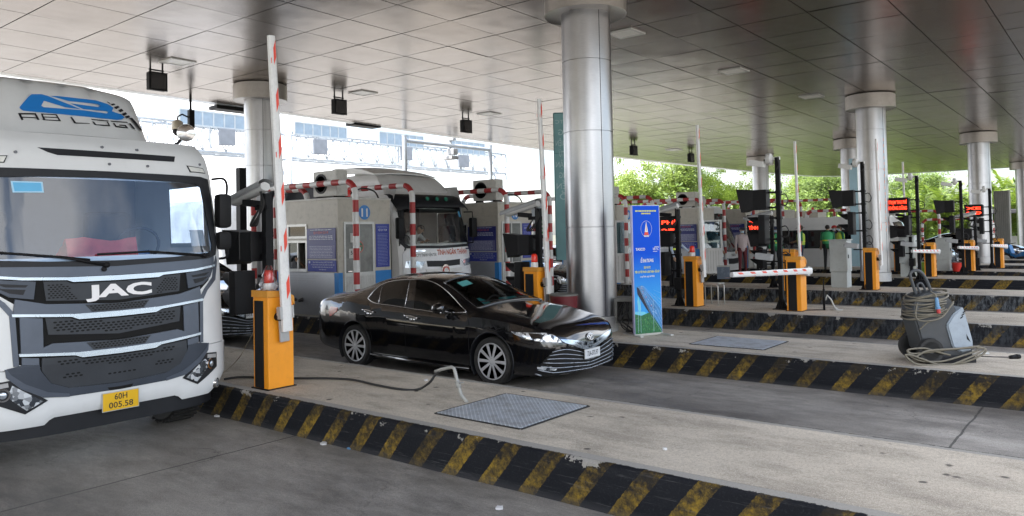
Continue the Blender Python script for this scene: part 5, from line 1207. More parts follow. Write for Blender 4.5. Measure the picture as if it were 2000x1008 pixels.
# wipers
for pts in ([(.35, 1.80), (-.1, 1.905), (-.62, 1.98)], [(.62, 1.90), (-.0, 1.93)]): pass
def wiper(piv, mid, tips):
    b = MB(); off = .035; L3 = lambda p, o=off: Vector((fx(*p)+o, p[0], p[1]))
    b.tube([L3(piv, .03), L3(mid, .05)], [.016, .010], 8); b.tube([L3(tips[0], .03), L3(mid, .04), L3(tips[1], .03)], .011, 6); b.cyl(L3(piv, .0), L3(piv, .045), .026, n=16); b.build('wiper', m_blk2, tr, smooth=True)
wiper((-.10, 1.815), (-.50, 1.905), ((-1.0, 1.965), (-.25, 1.87))); wiper((.93, 1.868), (.30, 1.93), ((-.18, 1.918), (.55, 1.905)))
b = MB(); p0 = Vector((fx(-.1, 1.78), -.12, 1.775)); b.cyl(p0, p0+Vector((.03, 0, 0)), .022, n=18); p0 = Vector((fx(.98, 1.88), .985, 1.875)); b.cyl(p0, p0+Vector((.03, 0, 0)), .02, n=18); b.build('washer_cap', m_blk, tr)
# things behind the glass: red cloth, papers, bottle; stickers on the glass
r = random.Random(2); Gc = []
for i in range(9):
    Gc.append([(-.42-.03*i+.02*sin(j*1.3+i), -.34+.085*j+.02*r.random(), 2.06-.030*i+.018*sin(j*.9)+.012*r.random()) for j in range(9)])
b = MB(); b.grid(Gc); b.grid([[(p[0]+.02, p[1], p[2]) for p in Gc[0]], [(p[0]+.06, p[1]+.01, 1.86) for p in Gc[0]]]); b.build('red_cloth', M('red_cloth', (.75, .10, .10), .8, var=.15, vs=8), tr, smooth=True)
b = MB(); surf_panel(b, [(.79, 2.14), (.97, 2.14), (.985, 1.97), (.80, 1.97)], fx, -.006, 0, .08); surf_panel(b, [(.55, 1.90), (.75, 1.905), (.75, 1.875), (.55, 1.87)], fx, -.008, 0, .08); b.build('papers', M('paper'), tr)
b = MB(); surf_panel(b, [(-.84, 2.60), (-.59, 2.60), (-.585, 2.50), (-.83, 2.495)], fx, .006, 0, .08, 0); surf_panel(b, [(-.825, 2.588), (-.605, 2.588), (-.60, 2.512), (-.815, 2.507)], fx, .0075, 0, .08, 1); b.build('sticker', [M('sticker_pale', (.35, .6, .78), .4, var=0), M('sticker_blue', (.10, .42, .70), .4, var=.1)], tr)
b = MB(); b.cyl((-.5, .22, 1.90), (-.48, .52, 1.91), .035, n=14); b.build('bottle', M('bottle_blue', (.12, .25, .5), .15, var=.1), tr, smooth=True)
# chassis and wheels
b = MB(); b.b2((-6.5, -.45, .6), (-.5, -.25, .9)); b.b2((-6.5, .25, .6), (-.5, .45, .9)); b.b2((-1.4, -1.0, .45), (-1.1, 1.0, .62)); b.b2((-1.9, -1.1, .88), (-.5, 1.1, .93)); b.build('chassis', m_dk, tr)
for s in (-1, 1): wheel(tr, (-.98, s*1.0, .50), .50, .30, 0, s, True); wheel(tr, (-5.4, s*1.0, .50), .50, .4, 0, s, True)
b = MB(); b.b2((-8.5, -1.2, 1.1), (-2.5, 1.2, 3.7), 0, .03); b.build('cargo_box', m_tw, tr)

# ---------------------------------------------------------------- sedans
m_bp = M('car_paint_black', (.004, .004, .005), .09, var=0, coat=1.0, spec=.6); m_ltint = glassy('tinted_glass', (.015, .016, .018), .05); m_wsc = glassy('car_windscreen', (.80, .88, .88), .08); m_gloss = M('gloss_black', (.004, .004, .005), .08, var=0, coat=1)
m_tail = M('tail_lamp', (.45, .06, .05), .12, var=.1, coat=1)
CL = 4.885
ZC = [(0, 1.0), (.05, 1.08), (.12, 1.115), (.35, 1.13), (.62, 1.15), (.80, 1.185), (1.05, 1.27), (1.35, 1.375), (1.65, 1.43), (2.05, 1.447), (2.45, 1.43), (2.70, 1.395), (2.95, 1.315), (3.25, 1.19), (3.52, 1.06), (3.62, 1.035), (3.9, .985), (4.2, .93), (4.45, .88), (4.64, .835), (4.76, .785), (4.83, .73), (4.87, .66), (4.885, .60)]
ZB = [(0, .92), (.1, 1.0), (.35, 1.03), (.8, 1.045), (1.3, 1.0), (2.0, .965), (2.7, .93), (3.3, .915), (3.62, .93), (4.0, .905), (4.3, .865), (4.55, .815), (4.72, .755), (4.83, .68), (4.885, .58)]
YM = [(0, .70), (.05, .80), (.15, .845), (.4, .865), (.8, .895), (1.1, .915), (1.6, .905), (2.4, .905), (3.3, .905), (3.8, .92), (4.1, .915), (4.35, .90), (4.55, .865), (4.68, .81), (4.78, .735), (4.85, .62), (4.885, .46)]
YB = [(0, .66), (.1, .74), (.4, .77), (.8, .80), (1.1, .80), (1.6, .82), (2.4, .83), (3.3, .83), (3.62, .82), (4.0, .80), (4.4, .77), (4.6, .73), (4.76, .66), (4.84, .57), (4.885, .42)]
YR = [(0, .5), (.4, .62), (.75, .64), (1.05, .60), (1.45, .565), (2.1, .59), (2.65, .57), (3.0, .62), (3.3, .69), (3.6, .745), (4.0, .70), (4.5, .60), (4.885, .34)]
ZR = [(0, .96), (.1, 1.05), (.35, 1.09), (.75, 1.135), (1.05, 1.22), (1.45, 1.335), (2.1, 1.38), (2.65, 1.335), (3.0, 1.225), (3.3, 1.09), (3.6, .985), (4.0, .945), (4.3, .895), (4.55, .84), (4.72, .775), (4.83, .70), (4.885, .59)]
ZL = [(0, .34), (.1, .27), (.4, .22), (.9, .19), (4.0, .17), (4.5, .17), (4.8, .175), (4.885, .20)]
def sm(x, T):
    for i in range(len(T)-1):
        if x <= T[i+1][0]:
            p0 = T[max(i-1, 0)]; p1 = T[i]; p2 = T[i+1]; p3 = T[min(i+2, len(T)-1)]; h = p2[0]-p1[0]; t = (x-p1[0])/h
            m1 = (p2[1]-p0[1])/(p2[0]-p0[0]) if i > 0 else (p2[1]-p1[1])/h; m2 = (p3[1]-p1[1])/(p3[0]-p1[0]) if i+2 < len(T) else (p2[1]-p1[1])/h
            return (2*t**3-3*t*t+1)*p1[1]+(t**3-2*t*t+t)*h*m1+(-2*t**3+3*t*t)*p2[1]+(t**3-t*t)*h*m2
    return T[-1][1]
def section(x):
    zc, zb, ym, yb, yr, zr, zl = (sm(x, T) for T in (ZC, ZB, YM, YB, YR, ZR, ZL))
    zb = min(zb, zc-.02); zr = min(zr, zc-.01); zm = zl+(zb-zl)*.62
    P = [(0, zl), (ym*.7, zl), (ym-.05, zl+.015), (ym-.012, zl+.07), (ym-.004, zl+(zm-zl)*.5), (ym, zm), (ym-.004, zm+(zb-zm)*.45), (yb+(ym-yb)*.55, zb-(zb-zm)*.12), (yb, zb)]
    gw = max(0., min(1, (zr-zb)/.25))
    for t in (.33, .67): P.append((yb+(yr-yb)*t+.035*gw*sin(pi*t), zb+(zr-zb)*t))
    P.append((yr, zr))
    for t in (.25, .5, .75, 1): a = t; P.append((yr*(1-a), zr+(zc-zr)*(1-(1-a)**2.2)))
    return P
def sedan_body():
    mb = MB(); X_ = [0, .015, .05, .1, .18]+[.26+.05*i for i in range(88)]+[4.66, 4.72, 4.77, 4.81, 4.85, 4.875, 4.885]; R = []
    for x in X_:
        P = section(x); R.append([(x, -y, z) for y, z in P]+[(x, y, z) for y, z in P[::-1][1:-1]])
    # V-nose: pull the lower grille forward a touch
    n = len(R[0]); mb.grid(R, closed=True); mb.f.append(tuple(range(n))[::-1]); mb.m.append(0); mb.f.append(tuple((len(R)-1)*n+i for i in range(n))); mb.m.append(0)
    return mb
def sedan_cut(o):
    bm = bmesh.new(); bm.from_mesh(o.data); lin = MB()
    for cx in (1.08, 3.905):
        R = .375; n = 28
        for k in range(n):
            a = 2*pi*(k+.5)/n; no = Vector((cos(a), 0, sin(a))); co = Vector((cx, 0, .335))+no*R*cos(pi/n)
            fs = [f for f in bm.faces if abs(f.calc_center_median().x-cx) < .75 and abs(f.calc_center_median().y) > .5 and f.calc_center_median().z < .95]
            es = list({e for f in fs for e in f.edges}); vs = list({v for f in fs for v in f.verts})
            bmesh.ops.bisect_plane(bm, geom=vs+es+fs, plane_co=co, plane_no=no)
        kill = [f for f in bm.faces if abs(f.calc_center_median().y) > .5 and (Vector((f.calc_center_median().x-cx, 0, f.calc_center_median().z-.335))).length < R*.997 and f.calc_center_median().z < .9]
        bmesh.ops.delete(bm, geom=kill, context='FACES')
        for s in (-1, 1):
            A = [radians(-35+250*i/24) for i in range(25)]
            yo = s*(section(cx)[5][0]-.004)
            lin.grid([[(cx+R*cos(a), y, .335+R*sin(a)) for a in A] for y in (yo, s*.55)]); lin.quad((cx-R, s*.55, .1), (cx+R, s*.55, .1), (cx+R, s*.55, .75), (cx-R, s*.55, .75))
            lin.tube([(cx+(R+.004)*cos(a), s*(section(cx+R*cos(a))[5][0] if .335+R*sin(a) > .45 else section(cx+R*cos(a))[4][0])-s*.004, .335+(R+.004)*sin(a)) for a in A], .010, 6)
    bm.to_mesh(o.data); bm.free(); smooth_angle(o.data, 38)
    lin.build('wheel_arch', m_dk, o.parent)
CARX = -5.76-CL; CARY = 8.72
def cam_poly(mb, pts, bvh, org, off=.004, th=.006, step=12, mi=None, mirror=True, mine=True):
    """outline read from the photograph's view, laid on the body surface where the sight lines meet it (and mirrored to the other flank)"""
    bm = bmesh.new(); f = bm.faces.new([bm.verts.new((p[0], p[1], 0)) for p in pts]); bmesh.ops.triangulate(bm, faces=[f], ngon_method='EAR_CLIP')
    for ax in (0, 1):
        lo = min(p[ax] for p in pts); hi = max(p[ax] for p in pts); k = max(1, int((hi-lo)/step))
        for i in range(1, k):
            co = [0, 0, 0]; co[ax] = lo+(hi-lo)*i/k; no = [0, 0, 0]; no[ax] = 1; bmesh.ops.bisect_plane(bm, geom=bm.verts[:]+bm.edges[:]+bm.faces[:], plane_co=co, plane_no=no)
    bm.verts.index_update(); O = CP-Vector(org); res = {}
    for v in bm.verts:
        d = ray(v.co.x, v.co.y).normalized(); h = bvh.ray_cast(O, d)
        if h[0] is not None: nn = h[1] if h[1].dot(d) < 0 else -h[1]; res[v.index] = (h[0], nn)
    if len(res) < 3: bm.free(); return
    pos = {v.index: v.co.copy() for v in bm.verts}; T = []; B = []
    for v in bm.verts:
        if v.index in res: p, nn = res[v.index]
        else:
            k = min(res, key=lambda i: (pos[i]-v.co).length); p, nn = res[k]
        T.append(p+nn*(off+th)); B.append(p+nn*(off-.008 if th > 0 else off))
    n = len(T)
    if mirror: T = [Vector((p.x, min(p.y, 0), p.z)) for p in T]; B = [Vector((p.x, min(p.y, 0), p.z)) for p in B]
    fs = [tuple(v.index for v in f.verts) for f in bm.faces]
    if mirror: fs = [f for f in fs if min(T[i].y for i in f) < -.001]
    F = list(fs)
    if th > 0:
        ok = {frozenset(f) for f in fs}
        for e in bm.edges:
            lf = [f for f in e.link_faces if frozenset(v.index for v in f.verts) in ok]
            if len(lf) == 1: a, b = e.verts[0].index, e.verts[1].index; F.append((a, b, b+n, a+n))
        T = T+B
    if mine: mb.add(T, F, mi)
    if mirror: mb.add([(p.x, -p.y, p.z) for p in T], F, mi)
    bm.free()
def cam_line(pts, bvh, org, n=4, off=.006):
    O = CP-Vector(org); out = []
    P = catmull(pts, n) if len(pts) > 2 else [tuple(pts[0][k]+(pts[1][k]-pts[0][k])*i/6 for k in (0, 1)) for i in range(7)]
    for q in P:
        d = ray(*q).normalized(); h = bvh.ray_cast(O, d)
        if h[0] is not None: nn = h[1] if h[1].dot(d) < 0 else -h[1]; out.append(h[0]+nn*off)
    return out
def both(mb, pts, r, n=6, mi=None):
    k_ = [p for p in pts if p[1] <= 0]
    if len(k_) < len(pts) and len(k_) > 1: q = Vector(k_[-1]); k_.append(Vector((q.x+.002, 0, q.z)))
    pts = k_
    if len(pts) < 2: return
    mb.tube(pts, r, n, mi); mb.tube([(p[0], -p[1], p[2]) for p in pts], r, n, mi)
C4 = lambda x, y: (620+x/3.226, 500+y/3.226)
def px_list(l): return [C4(*p) for p in l]
def sedan():
    org = (CARX, CARY, 0); t = empty('sedan', org, 0)
    mb = sedan_body(); bvh = bvh_of(mb)
    # greenhouse openings for the windscreen: leave those cells out
    def in_ws(c): return 2.78 < c.x < 3.50 and abs(c.y) < .60 and c.z > .97
    body = mb.build('body', m_bp, t); sedan_cut(body)
    me = body.data; bm = bmesh.new(); bm.from_mesh(me); bmesh.ops.delete(bm, geom=[f for f in bm.faces if in_ws(f.calc_center_median()) and f.normal.z > .2], context='FACES'); bm.to_mesh(me); bm.free()
    # windscreen follows the sections
    g_ = MB(); G = []
    for i in range(13):
        x = 2.72+(3.54-2.72)*i/12; P = section(x); yr, zr = P[11]; zc = P[-1][1]; row = []
        for k in range(-8, 9): a = 1-abs(k)/8; row.append((x, k/8*yr*.965, zr+(zc-zr)*(1-(1-a)**2.2)+.006))
        G.append(row)
    g_.grid(G); g_.build('windscreen', m_wsc, t, smooth=True)
    fr = MB(); 
    for s in (-1, 1): fr.tube([(G[i][0 if s < 0 else -1][0], G[i][0 if s < 0 else -1][1], G[i][0 if s < 0 else -1][2]) for i in range(13)], .016, 6)
    fr.tube([tuple(p) for p in G[0]], .014, 6); fr.tube([tuple(p) for p in G[-1]], .022, 6); fr.build('windscreen_trim', m_gloss, t, smooth=True)
    # rear glass
    g2 = MB(); G2 = []
    for i in range(9):
        x = .84+(1.48-.84)*i/8; P = section(x); yr, zr = P[11]; zc = P[-1][1]; G2.append([(x, k/8*yr*.92, zr+(zc-zr)*(1-(abs(k)/8)**2.2)+.005) for k in range(-8, 9)])
    g2.grid(G2); g2.build('rear_window', m_ltint, t, smooth=True)
    # cabin
    c = MB(); c.b2((2.95, -.66, .55), (3.52, .66, .97), 0, .05); c.b2((1.3, -.7, .3), (3.3, .7, .36), 0)
    for yy in (-.37, .37): c.b2((2.1, yy-.24, .4), (2.6, yy+.24, .58), 1, .05); c.b2((2.0, yy-.23, .5), (2.16, yy+.23, 1.10), 1, .06); c.b2((2.03, yy-.11, 1.10), (2.12, yy+.11, 1.27), 1, .04)
    c.tube([(2.86+.04*sin(a), .37+.18*cos(a), .93+.15*sin(a)) for a in [2*pi*i/18 for i in range(19)]], .014, 6, 1); c.b2((1.2, -.6, .5), (1.35, .6, 1.05), 1, .05)
    c.build('interior', [M('car_dash', (.05, .055, .06), .6), M('car_seat', (.07, .07, .075), .7)], t)
    c = MB(); c.box((3.22, -.32, 1.03), (.34, .40, .008), 0, (0, .30, .1)); c.box((3.30, .30, 1.02), (.22, .34, .04), 0, (0, .3, -.1)); c.build('turquoise_papers', M('turquoise_paper', (.05, .42, .46), .5, var=.15, vs=14), t)
    c = MB(); p = G[3][4]; c.add([(G[2][2][0], G[2][2][1], G[2][2][2]+.004), (G[2][5][0], G[2][5][1], G[2][5][2]+.004), (G[4][5][0], G[4][5][1], G[4][5][2]+.004), (G[4][2][0], G[4][2][1], G[4][2][2]+.004)], [(0, 1, 2, 3)]); c.build('screen_sticker', M('sticker_teal', (.10, .36, .36), .4, var=.2, vs=20), t)
    # side windows with bright trim, both flanks
    dlo = px_list([(322, 268), (350, 232), (398, 190), (450, 166), (515, 155), (590, 150), (660, 151), (705, 158), (760, 180), (815, 220), (870, 275), (915, 325), (938, 356), (850, 358), (760, 358), (660, 343), (550, 325), (450, 310), (385, 302), (345, 288)])
    g3 = MB(); cam_poly(g3, dlo, bvh, org, .003, .004, 8); g3.build('side_windows', m_ltint, t, auto=40)
    tr_ = MB(); both(tr_, cam_line(dlo[:14]+[], bvh, org, 3, .009), .009); both(tr_, cam_line([dlo[12]]+dlo[13:]+[dlo[0]], bvh, org, 3, .009), .008)
    both(tr_, cam_line([C4(412, 182), C4(386, 300)], bvh, org), .006); both(tr_, cam_line([C4(586, 152), C4(552, 324)], bvh, org), .005); tr_.build('window_trim', m_chr, t, smooth=True)
    pl_ = MB(); cam_poly(pl_, px_list([(590, 153), (626, 153), (610, 334), (556, 326)]), bvh, org, .004, .006, 8); pl_.build('door_pillar', m_gloss, t)
    # shut lines
    sl = MB()
    for l in ([(548, 326), (546, 400), (560, 640)], [(940, 358), (955, 430), (952, 560), (965, 640)], [(322, 290), (300, 400), (340, 500), (352, 650)]): both(sl, cam_line(px_list(l), bvh, org, 4, .001), .003, 4)
    sl.build('shut_lines', m_pit, t)
    for cx, cy, w_ in ((326, 350, 34), (597, 387, 40)):
        h_ = MB(); both(h_, cam_line([C4(cx-w_, cy-8), C4(cx, cy-6), C4(cx+w_, cy+6)], bvh, org, 4, .030), .014, 8); both(h_, cam_line([C4(cx-w_*.8, cy), C4(cx+w_*.8, cy+10)], bvh, org, 4, .008), .012, 6)
        cam_poly(h_, [C4(cx+w_*.42*cos(a), cy+12+w_*.40*sin(a)) for a in [2*pi*i/12 for i in range(12)]], bvh, org, .002, .006, 10); h_.build('door_handle', m_chr, t, smooth=True)
    # door mirrors
    for s in (-1, 1):
        b = MB(); G_ = []
        for i in range(9):
            a = pi*i/8; xx = -.11*cos(a); r = .075*sin(a)**.5+.004; G_.append([(3.02+xx*.8, s*(.98+r*1.25*cos(q)), 1.0+r*sin(q)) for q in [2*pi*k/14 for k in range(14)]])
        b.grid(G_, closed=True); b.tube([(3.08, s*.80, .93), (3.05, s*.93, .955)], .03, 8); mo = b.build('door_mirror', m_gloss, t, smooth=True)
        b = MB(); b.tube([(3.09, s*.80, .925), (3.06, s*.93, .935), (3.09, s*1.03, .95)], .010, 6); b.build('mirror_trim', m_chr, mo, smooth=True)
    # head lamps
    hl_ = px_list([(1218, 474), (1300, 482), (1440, 486), (1490, 500), (1548, 546), (1440, 542), (1370, 532), (1290, 515), (1240, 492)])
    h_ = MB(); cam_poly(h_, hl_, bvh, org, .002, .004, 8); ho = h_.build('headlight', m_spk, t, auto=40)
    h_ = MB(); both(h_, cam_line(px_list([(1218, 473), (1300, 481), (1440, 485), (1492, 500), (1550, 547)]), bvh, org, 3, .006), .006); cam_poly(h_, px_list([(1330, 488), (1400, 492), (1420, 525), (1350, 520)]), bvh, org, .007, .002, 8); h_.build('lamp_bezel', m_gloss, ho)
    # lower grille with bright bars
    go = px_list([(1380, 722), (1425, 660), (1480, 605), (1530, 590), (1600, 588), (1660, 600), (1700, 606), (1750, 596), (1800, 560), (1860, 520), (1868, 600), (1885, 650), (1800, 692), (1700, 715), (1600, 735), (1480, 750), (1390, 752)])
    g4 = MB(); cam_poly(g4, go, bvh, org, .002, .003, 8, mirror=True); g4.build('lower_grille', m_pit, t, auto=40)
    tp_ = [(1480, 606), (1560, 589), (1640, 600), (1700, 612), (1760, 598), (1858, 530)]; bt_ = [(1372, 740), (1470, 762), (1600, 745), (1720, 722), (1800, 698), (1890, 655)]
    for k in range(7):
        f = k/6; l = [(a[0]+(c_[0]-a[0])*f, a[1]+(c_[1]-a[1])*f) for a, c_ in zip(tp_, bt_)]; b = MB(); L = cam_line(px_list(l), bvh, org, 4, .010)
        if len(L) > 2: both(b, L, (.0065 if k < 6 else .009), 6); b.build('grille_bar', M('grille_bar_metal', (.34, .37, .42), .25, .6, var=.1), t, smooth=True)
    b = MB(); cam_poly(b, px_list([(1385, 700), (1470, 695), (1510, 705), (1500, 720), (1390, 722)]), bvh, org, .012, .003, 8); b.build('fog_lamp', m_spk, t)
    # upper grille blade and emblem
    b = MB(); cam_poly(b, px_list([(1520, 524), (1600, 538), (1665, 562), (1720, 580), (1762, 570), (1790, 545), (1800, 545), (1765, 588), (1710, 594), (1640, 576), (1560, 548)]), bvh, org, .004, .006, 8); b.build('grille_blade', m_chm, t, auto=40)
    Fm = cam_line([C4(1700, 508), C4(1724, 508), C4(1748, 508)], bvh, org, 1, .012)
    if len(Fm) > 2:
        cpt = Fm[1]; nrm = Vector((.93, 0, .37)).normalized(); rgt = Vector((0, 1, 0)); upv = nrm.cross(rgt); 
        if upv.z < 0: upv = -upv
        cpt = Vector((cpt.x, 0, cpt.z)); em = MB()
        # sits on the centre line of the nose
        hh = bvh.ray_cast(Vector((9, 0, cpt.z)), Vector((-1, 0, 0))); cpt = (hh[0] if hh[0] else cpt)+nrm*.02
        for (rx, rz, dz) in ((.068, .048, 0), (.022, .047, 0), (.050, .018, .016)): em.tube([cpt+rgt*rx*cos(a)+upv*(dz+rz*sin(a)) for a in [2*pi*i/24 for i in range(25)]], .006, 6)
        em.build('emblem', m_chr, t, smooth=True)
    # plate
    hh = bvh.ray_cast(Vector((9, 0, .43)), Vector((-1, 0, 0))); px_ = hh[0].x+.03
    # tail lamps
    tl_ = px_list([(72, 350), (85, 318), (130, 325), (122, 350), (95, 372), (80, 380)]); b = MB(); cam_poly(b, tl_, bvh, org, .003, .005, 6); b.build('tail_lamp', m_tail, t, auto=40)
    b = MB(); both(b, [(.02, .35, .34), (.1, .72, .34), (.6, .90, .27)], .01); b.build('rear_trim', m_chr, t)
    for cx in (1.08, 3.905):
        for s in (-1, 1): wheel(t, (cx, s*.80, .325), .325, .215, 10, s)
    b = MB()
    for s in (-1, 1): b.tube([(1.47, s*.895, .215), (2.5, s*.905, .195), (3.50, s*.895, .19)], .028, 8)
    b.build('sill', m_gloss, t, smooth=True)
    b = MB(); b.b2((.3, -.6, .16), (4.5, .6, .2)); b.build('underbody', m_dk, t)
    b = MB(); 
    for s in (-1, 1): b.tube([(3.50, s*.10, 1.075), (3.42, s*.55+0.0, 1.075)], .010, 6)
    b.build('wiper', m_blk2, t)
    return t, px_
sed, ppx = sedan(); tag(sed, 'glossy black sedan with chrome window trim and tinted windows in the open lane', 'car')
def car_plate(t, rows, x=None, w_=.30, h=.11, z=.43): return plate(t, None, w_, h, m_plateW, rows, (x or ppx, 0, z), (0, 1, 0), (0, 0, 1), 0)
# other black cars further back reuse the body
def other_car(loc, label, rows, sc=(1, 1, 1), hh=.14, w_=.30, paint=None):
    c = copy_tree(sed, None, label, loc); c.scale = sc; c.name = 'parked_car' if False else 'car'
    if rows: 
        p_ = car_plate(c, rows, ppx+.012, w_, hh, .53)
    return c
c2 = other_car((-13.15-CL*1.0, 8.25, 0), 'black car waiting behind the nearest barrier gate with a two line white plate', [('72A', .032, .045, .10), ('603.02', -.032, .045, .22)], (1, 1.02, 1.17), .15, .22)
c3 = other_car((-12.4-CL, 18.3, 0), 'dark car whose bonnet shows between the second gate and the big column', None, (1, 1, 1.1))
c4 = other_car((-14.8-CL, 24.6, 0), 'dark car far back in the lane behind the booth with the air conditioner', None, (1, 1, 1.05))
car_plate(sed, [('72A-375.97', 0, .062, .26)], ppx+.012, .36, .115, .405)

# ---------------------------------------------------------------- white tractor cab in the next lane
m_tw2 = M('cab_white_dirty', (.74, .74, .73), .38, var=.06, dirt=.14, vs=1.6)
TX, TY = -13.0, 13.42
PZ2 = [(.4, -.04), (.55, 0), (1.3, -.02), (1.75, -.06), (2.75, -.32), (2.95, -.42), (3.1, -.7), (3.3, -1.2)]
def fx3(y, z): u = min(1., abs(y)/1.22); return interp(z, PZ2)-.08*u*u-.20*u**6
t2 = empty('truck', (TX, TY, 0), 0, 'dirty white tractor cab with red lettering between booths 11 and 10', 'truck')
def t2px(px, py, fn=fx3):
    X = TX
    for _ in range(40): P = onx(px, py, X); X = TX+fn(P.y-TY, P.z)
    return (P.y-TY, P.z)
def t2pan(name, polys, mat, off=.004, th=.01, par=t2, fn=fx3):
    b = MB()
    for q in polys: surf_panel(b, q, fn, off, th, .08)
    return b.build(name, mat, par)
zs2 = [.45, .6, .9, 1.2, 1.5, 1.78, 1.82, 2.0, 2.2, 2.4, 2.6, 2.66, 2.75, 2.9, 3.0, 3.1, 3.25]; G = []; cb = MB()
for z in zs2:
    W = 1.21-.02*max(0, z-1.8)-max(0, z-2.8)*.35; G.append([(xb, W, z) for xb in (-2.1, -1.5, -1.4, -.6, -.5)]+[(fx3(W*q, z), W*q, z) for q in ys_]+[(xb, -W, z) for xb in (-.5, -.6, -1.4, -1.5, -2.1)])
NC = len(G[0]); base = cb.add([p for r_ in G for p in r_], [])
for i in range(len(G)-1):
    for j in range(NC-1):
        fr_ = 5 <= j < 5+len(ys_)-1
        if fr_ and zs2[i] >= 1.8 and zs2[i+1] <= 2.67 and abs(ys_[j-5]) <= .921 and abs(ys_[j-4]) <= .921: continue
        if (j in (2, NC-4)) and zs2[i] >= 1.8 and zs2[i+1] <= 2.61: continue
        cb.f.append((base+i*NC+j, base+i*NC+j+1, base+(i+1)*NC+j+1, base+(i+1)*NC+j)); cb.m.append(0)
cb.f.append(tuple(base+(len(G)-1)*NC+j for j in range(NC))); cb.m.append(0); cb.quad((-2.1, -1.2, .45), (-2.1, 1.2, .45), (-2.1, 1.05, 3.2), (-2.1, -1.05, 3.2))
cb.build('cab', m_tw2, t2, auto=40)
b = MB(); b.b2((-.8, -1.1, 1.1), (-.2, 1.1, 1.74), 0, .04); b.b2((-2.05, -1.1, 1.0), (-1.98, 1.1, 2.8), 2); b.b2((-2.0, -1.1, 1.0), (-.3, 1.1, 1.05))
for yy in (-.6, .6): b.b2((-1.6, yy-.25, 1.3), (-1.15, yy+.25, 1.5), 1, .05); b.b2((-1.7, yy-.24, 1.5), (-1.55, yy+.24, 2.25), 1, .05)
b.tube([(-.85+.06*sin(a), -.55+.22*cos(a), 1.86+.18*sin(a)) for a in [2*pi*i/20 for i in range(21)]], .016, 6, 1); b.build('interior', [m_dash, m_seat, M('cab_curtain', (.10, .09, .10), .9)], t2)
b = MB(); surf_panel(b, sym([(0, 2.70), (.95, 2.68), (1.10, 1.83), (1.0, 1.78), (0, 1.76)]), fx3, .004, 0, .08); b.build('windscreen', glassy('windscreen_clear', (.78, .82, .82), .08), t2, smooth=True)
for s in (1, -1):
    q = [(0, 2.74), (1.02, 2.72), (1.17, 1.86), (1.08, 1.73), (0, 1.70), (0, 1.765), (1.0, 1.79), (1.085, 1.85), (.96, 2.66), (0, 2.685)]; t2pan('windscreen_seal', [q if s > 0 else mir(q)], m_dk, .005, .01)
# sun visor of dark plastic with three clearance lamps
b = MB(); G = []
for z, o_ in ((2.70, .26), (2.73, .28), (2.98, .10), (3.02, .04)): G.append([(fx3(y, z)+o_, y, z-(.10*max(0, abs(y)-.9)/.3 if z < 2.9 else 0)) for y in [-1.22+2.44*i/30 for i in range(31)]])
b.grid(G); b.build('sun_visor', m_dk, t2, smooth=True)
b = MB()
for y in (-.32, 0, .32): p0 = Vector((fx3(y, 2.9)+.16, y, 2.90)); b.cyl(p0, p0+Vector((.03, 0, .01)), .05, n=18)
b.build('clearance_lamps', M('lamp_green', (.02, .18, .12), .3, var=0), t2)
t2pan('front_panel', [sym([(0, 1.70), (1.05, 1.72), (1.15, 1.60), (1.16, .75), (.95, .62), (0, .60)])], M('cab_white_front', (.82, .83, .85), .35, var=.05, dirt=.12), .010, .012)
b = MB(); text_on(b, 'TÍNH NGÂN THÀNH', fx3, .34, 1.60, .125, 1.12, 0, .026, .02); text_on(b, 'CTY TNHH VẬN TẢI', fx3, -.56, 1.555, .07, .60, 1, .026, .01); text_on(b, 'CHENGLONG', fx3, -.86, 1.655, .06, .40, 1, .026, .01) if False else None
b.build('company_lettering', [M('letter_red', (.50, .08, .02), .5, var=0), m_txtk], t2)
b = MB(); surf_panel(b, [(-.98, 1.675), (-.60, 1.68), (-.60, 1.645), (-.98, 1.64)], fx3, .023, .004, .05); surf_panel(b, [(.86, 1.69), (1.08, 1.685), (1.08, 1.65), (.86, 1.655)], fx3, .023, .004, .05); b.build('chrome_badge', m_chr, t2)
t2pan('grille_slot', [sym([(0, 1.40), (.58, 1.42), (.56, 1.28), (0, 1.26)])], m_dk, .022, .004); t2pan('grille_slot', [sym([(0, 1.06), (.56, 1.08), (.52, .96), (0, .94)])], m_dk, .022, .004)
t2pan('grille_ledge', [sym([(0, 1.20), (.62, 1.22), (.6, 1.13), (0, 1.11)])], m_tw2, .022, .02)
b = MB(); p0 = Vector((fx3(0, 1.18)+.03, 0, 1.18)); b.cyl(p0, p0+Vector((.03, 0, 0)), .135, n=28); b.cyl(p0+Vector((.031, 0, 0)), p0+Vector((.036, 0, 0)), .10, n=24, mi=1); b.tube([p0+Vector((.04, .09*cos(a), .07*sin(a))) for a in [2*pi*i/16 for i in range(12)]], .014, 6, 2); b.build('round_badge', [m_chr, m_white, m_refl], t2, auto=40)
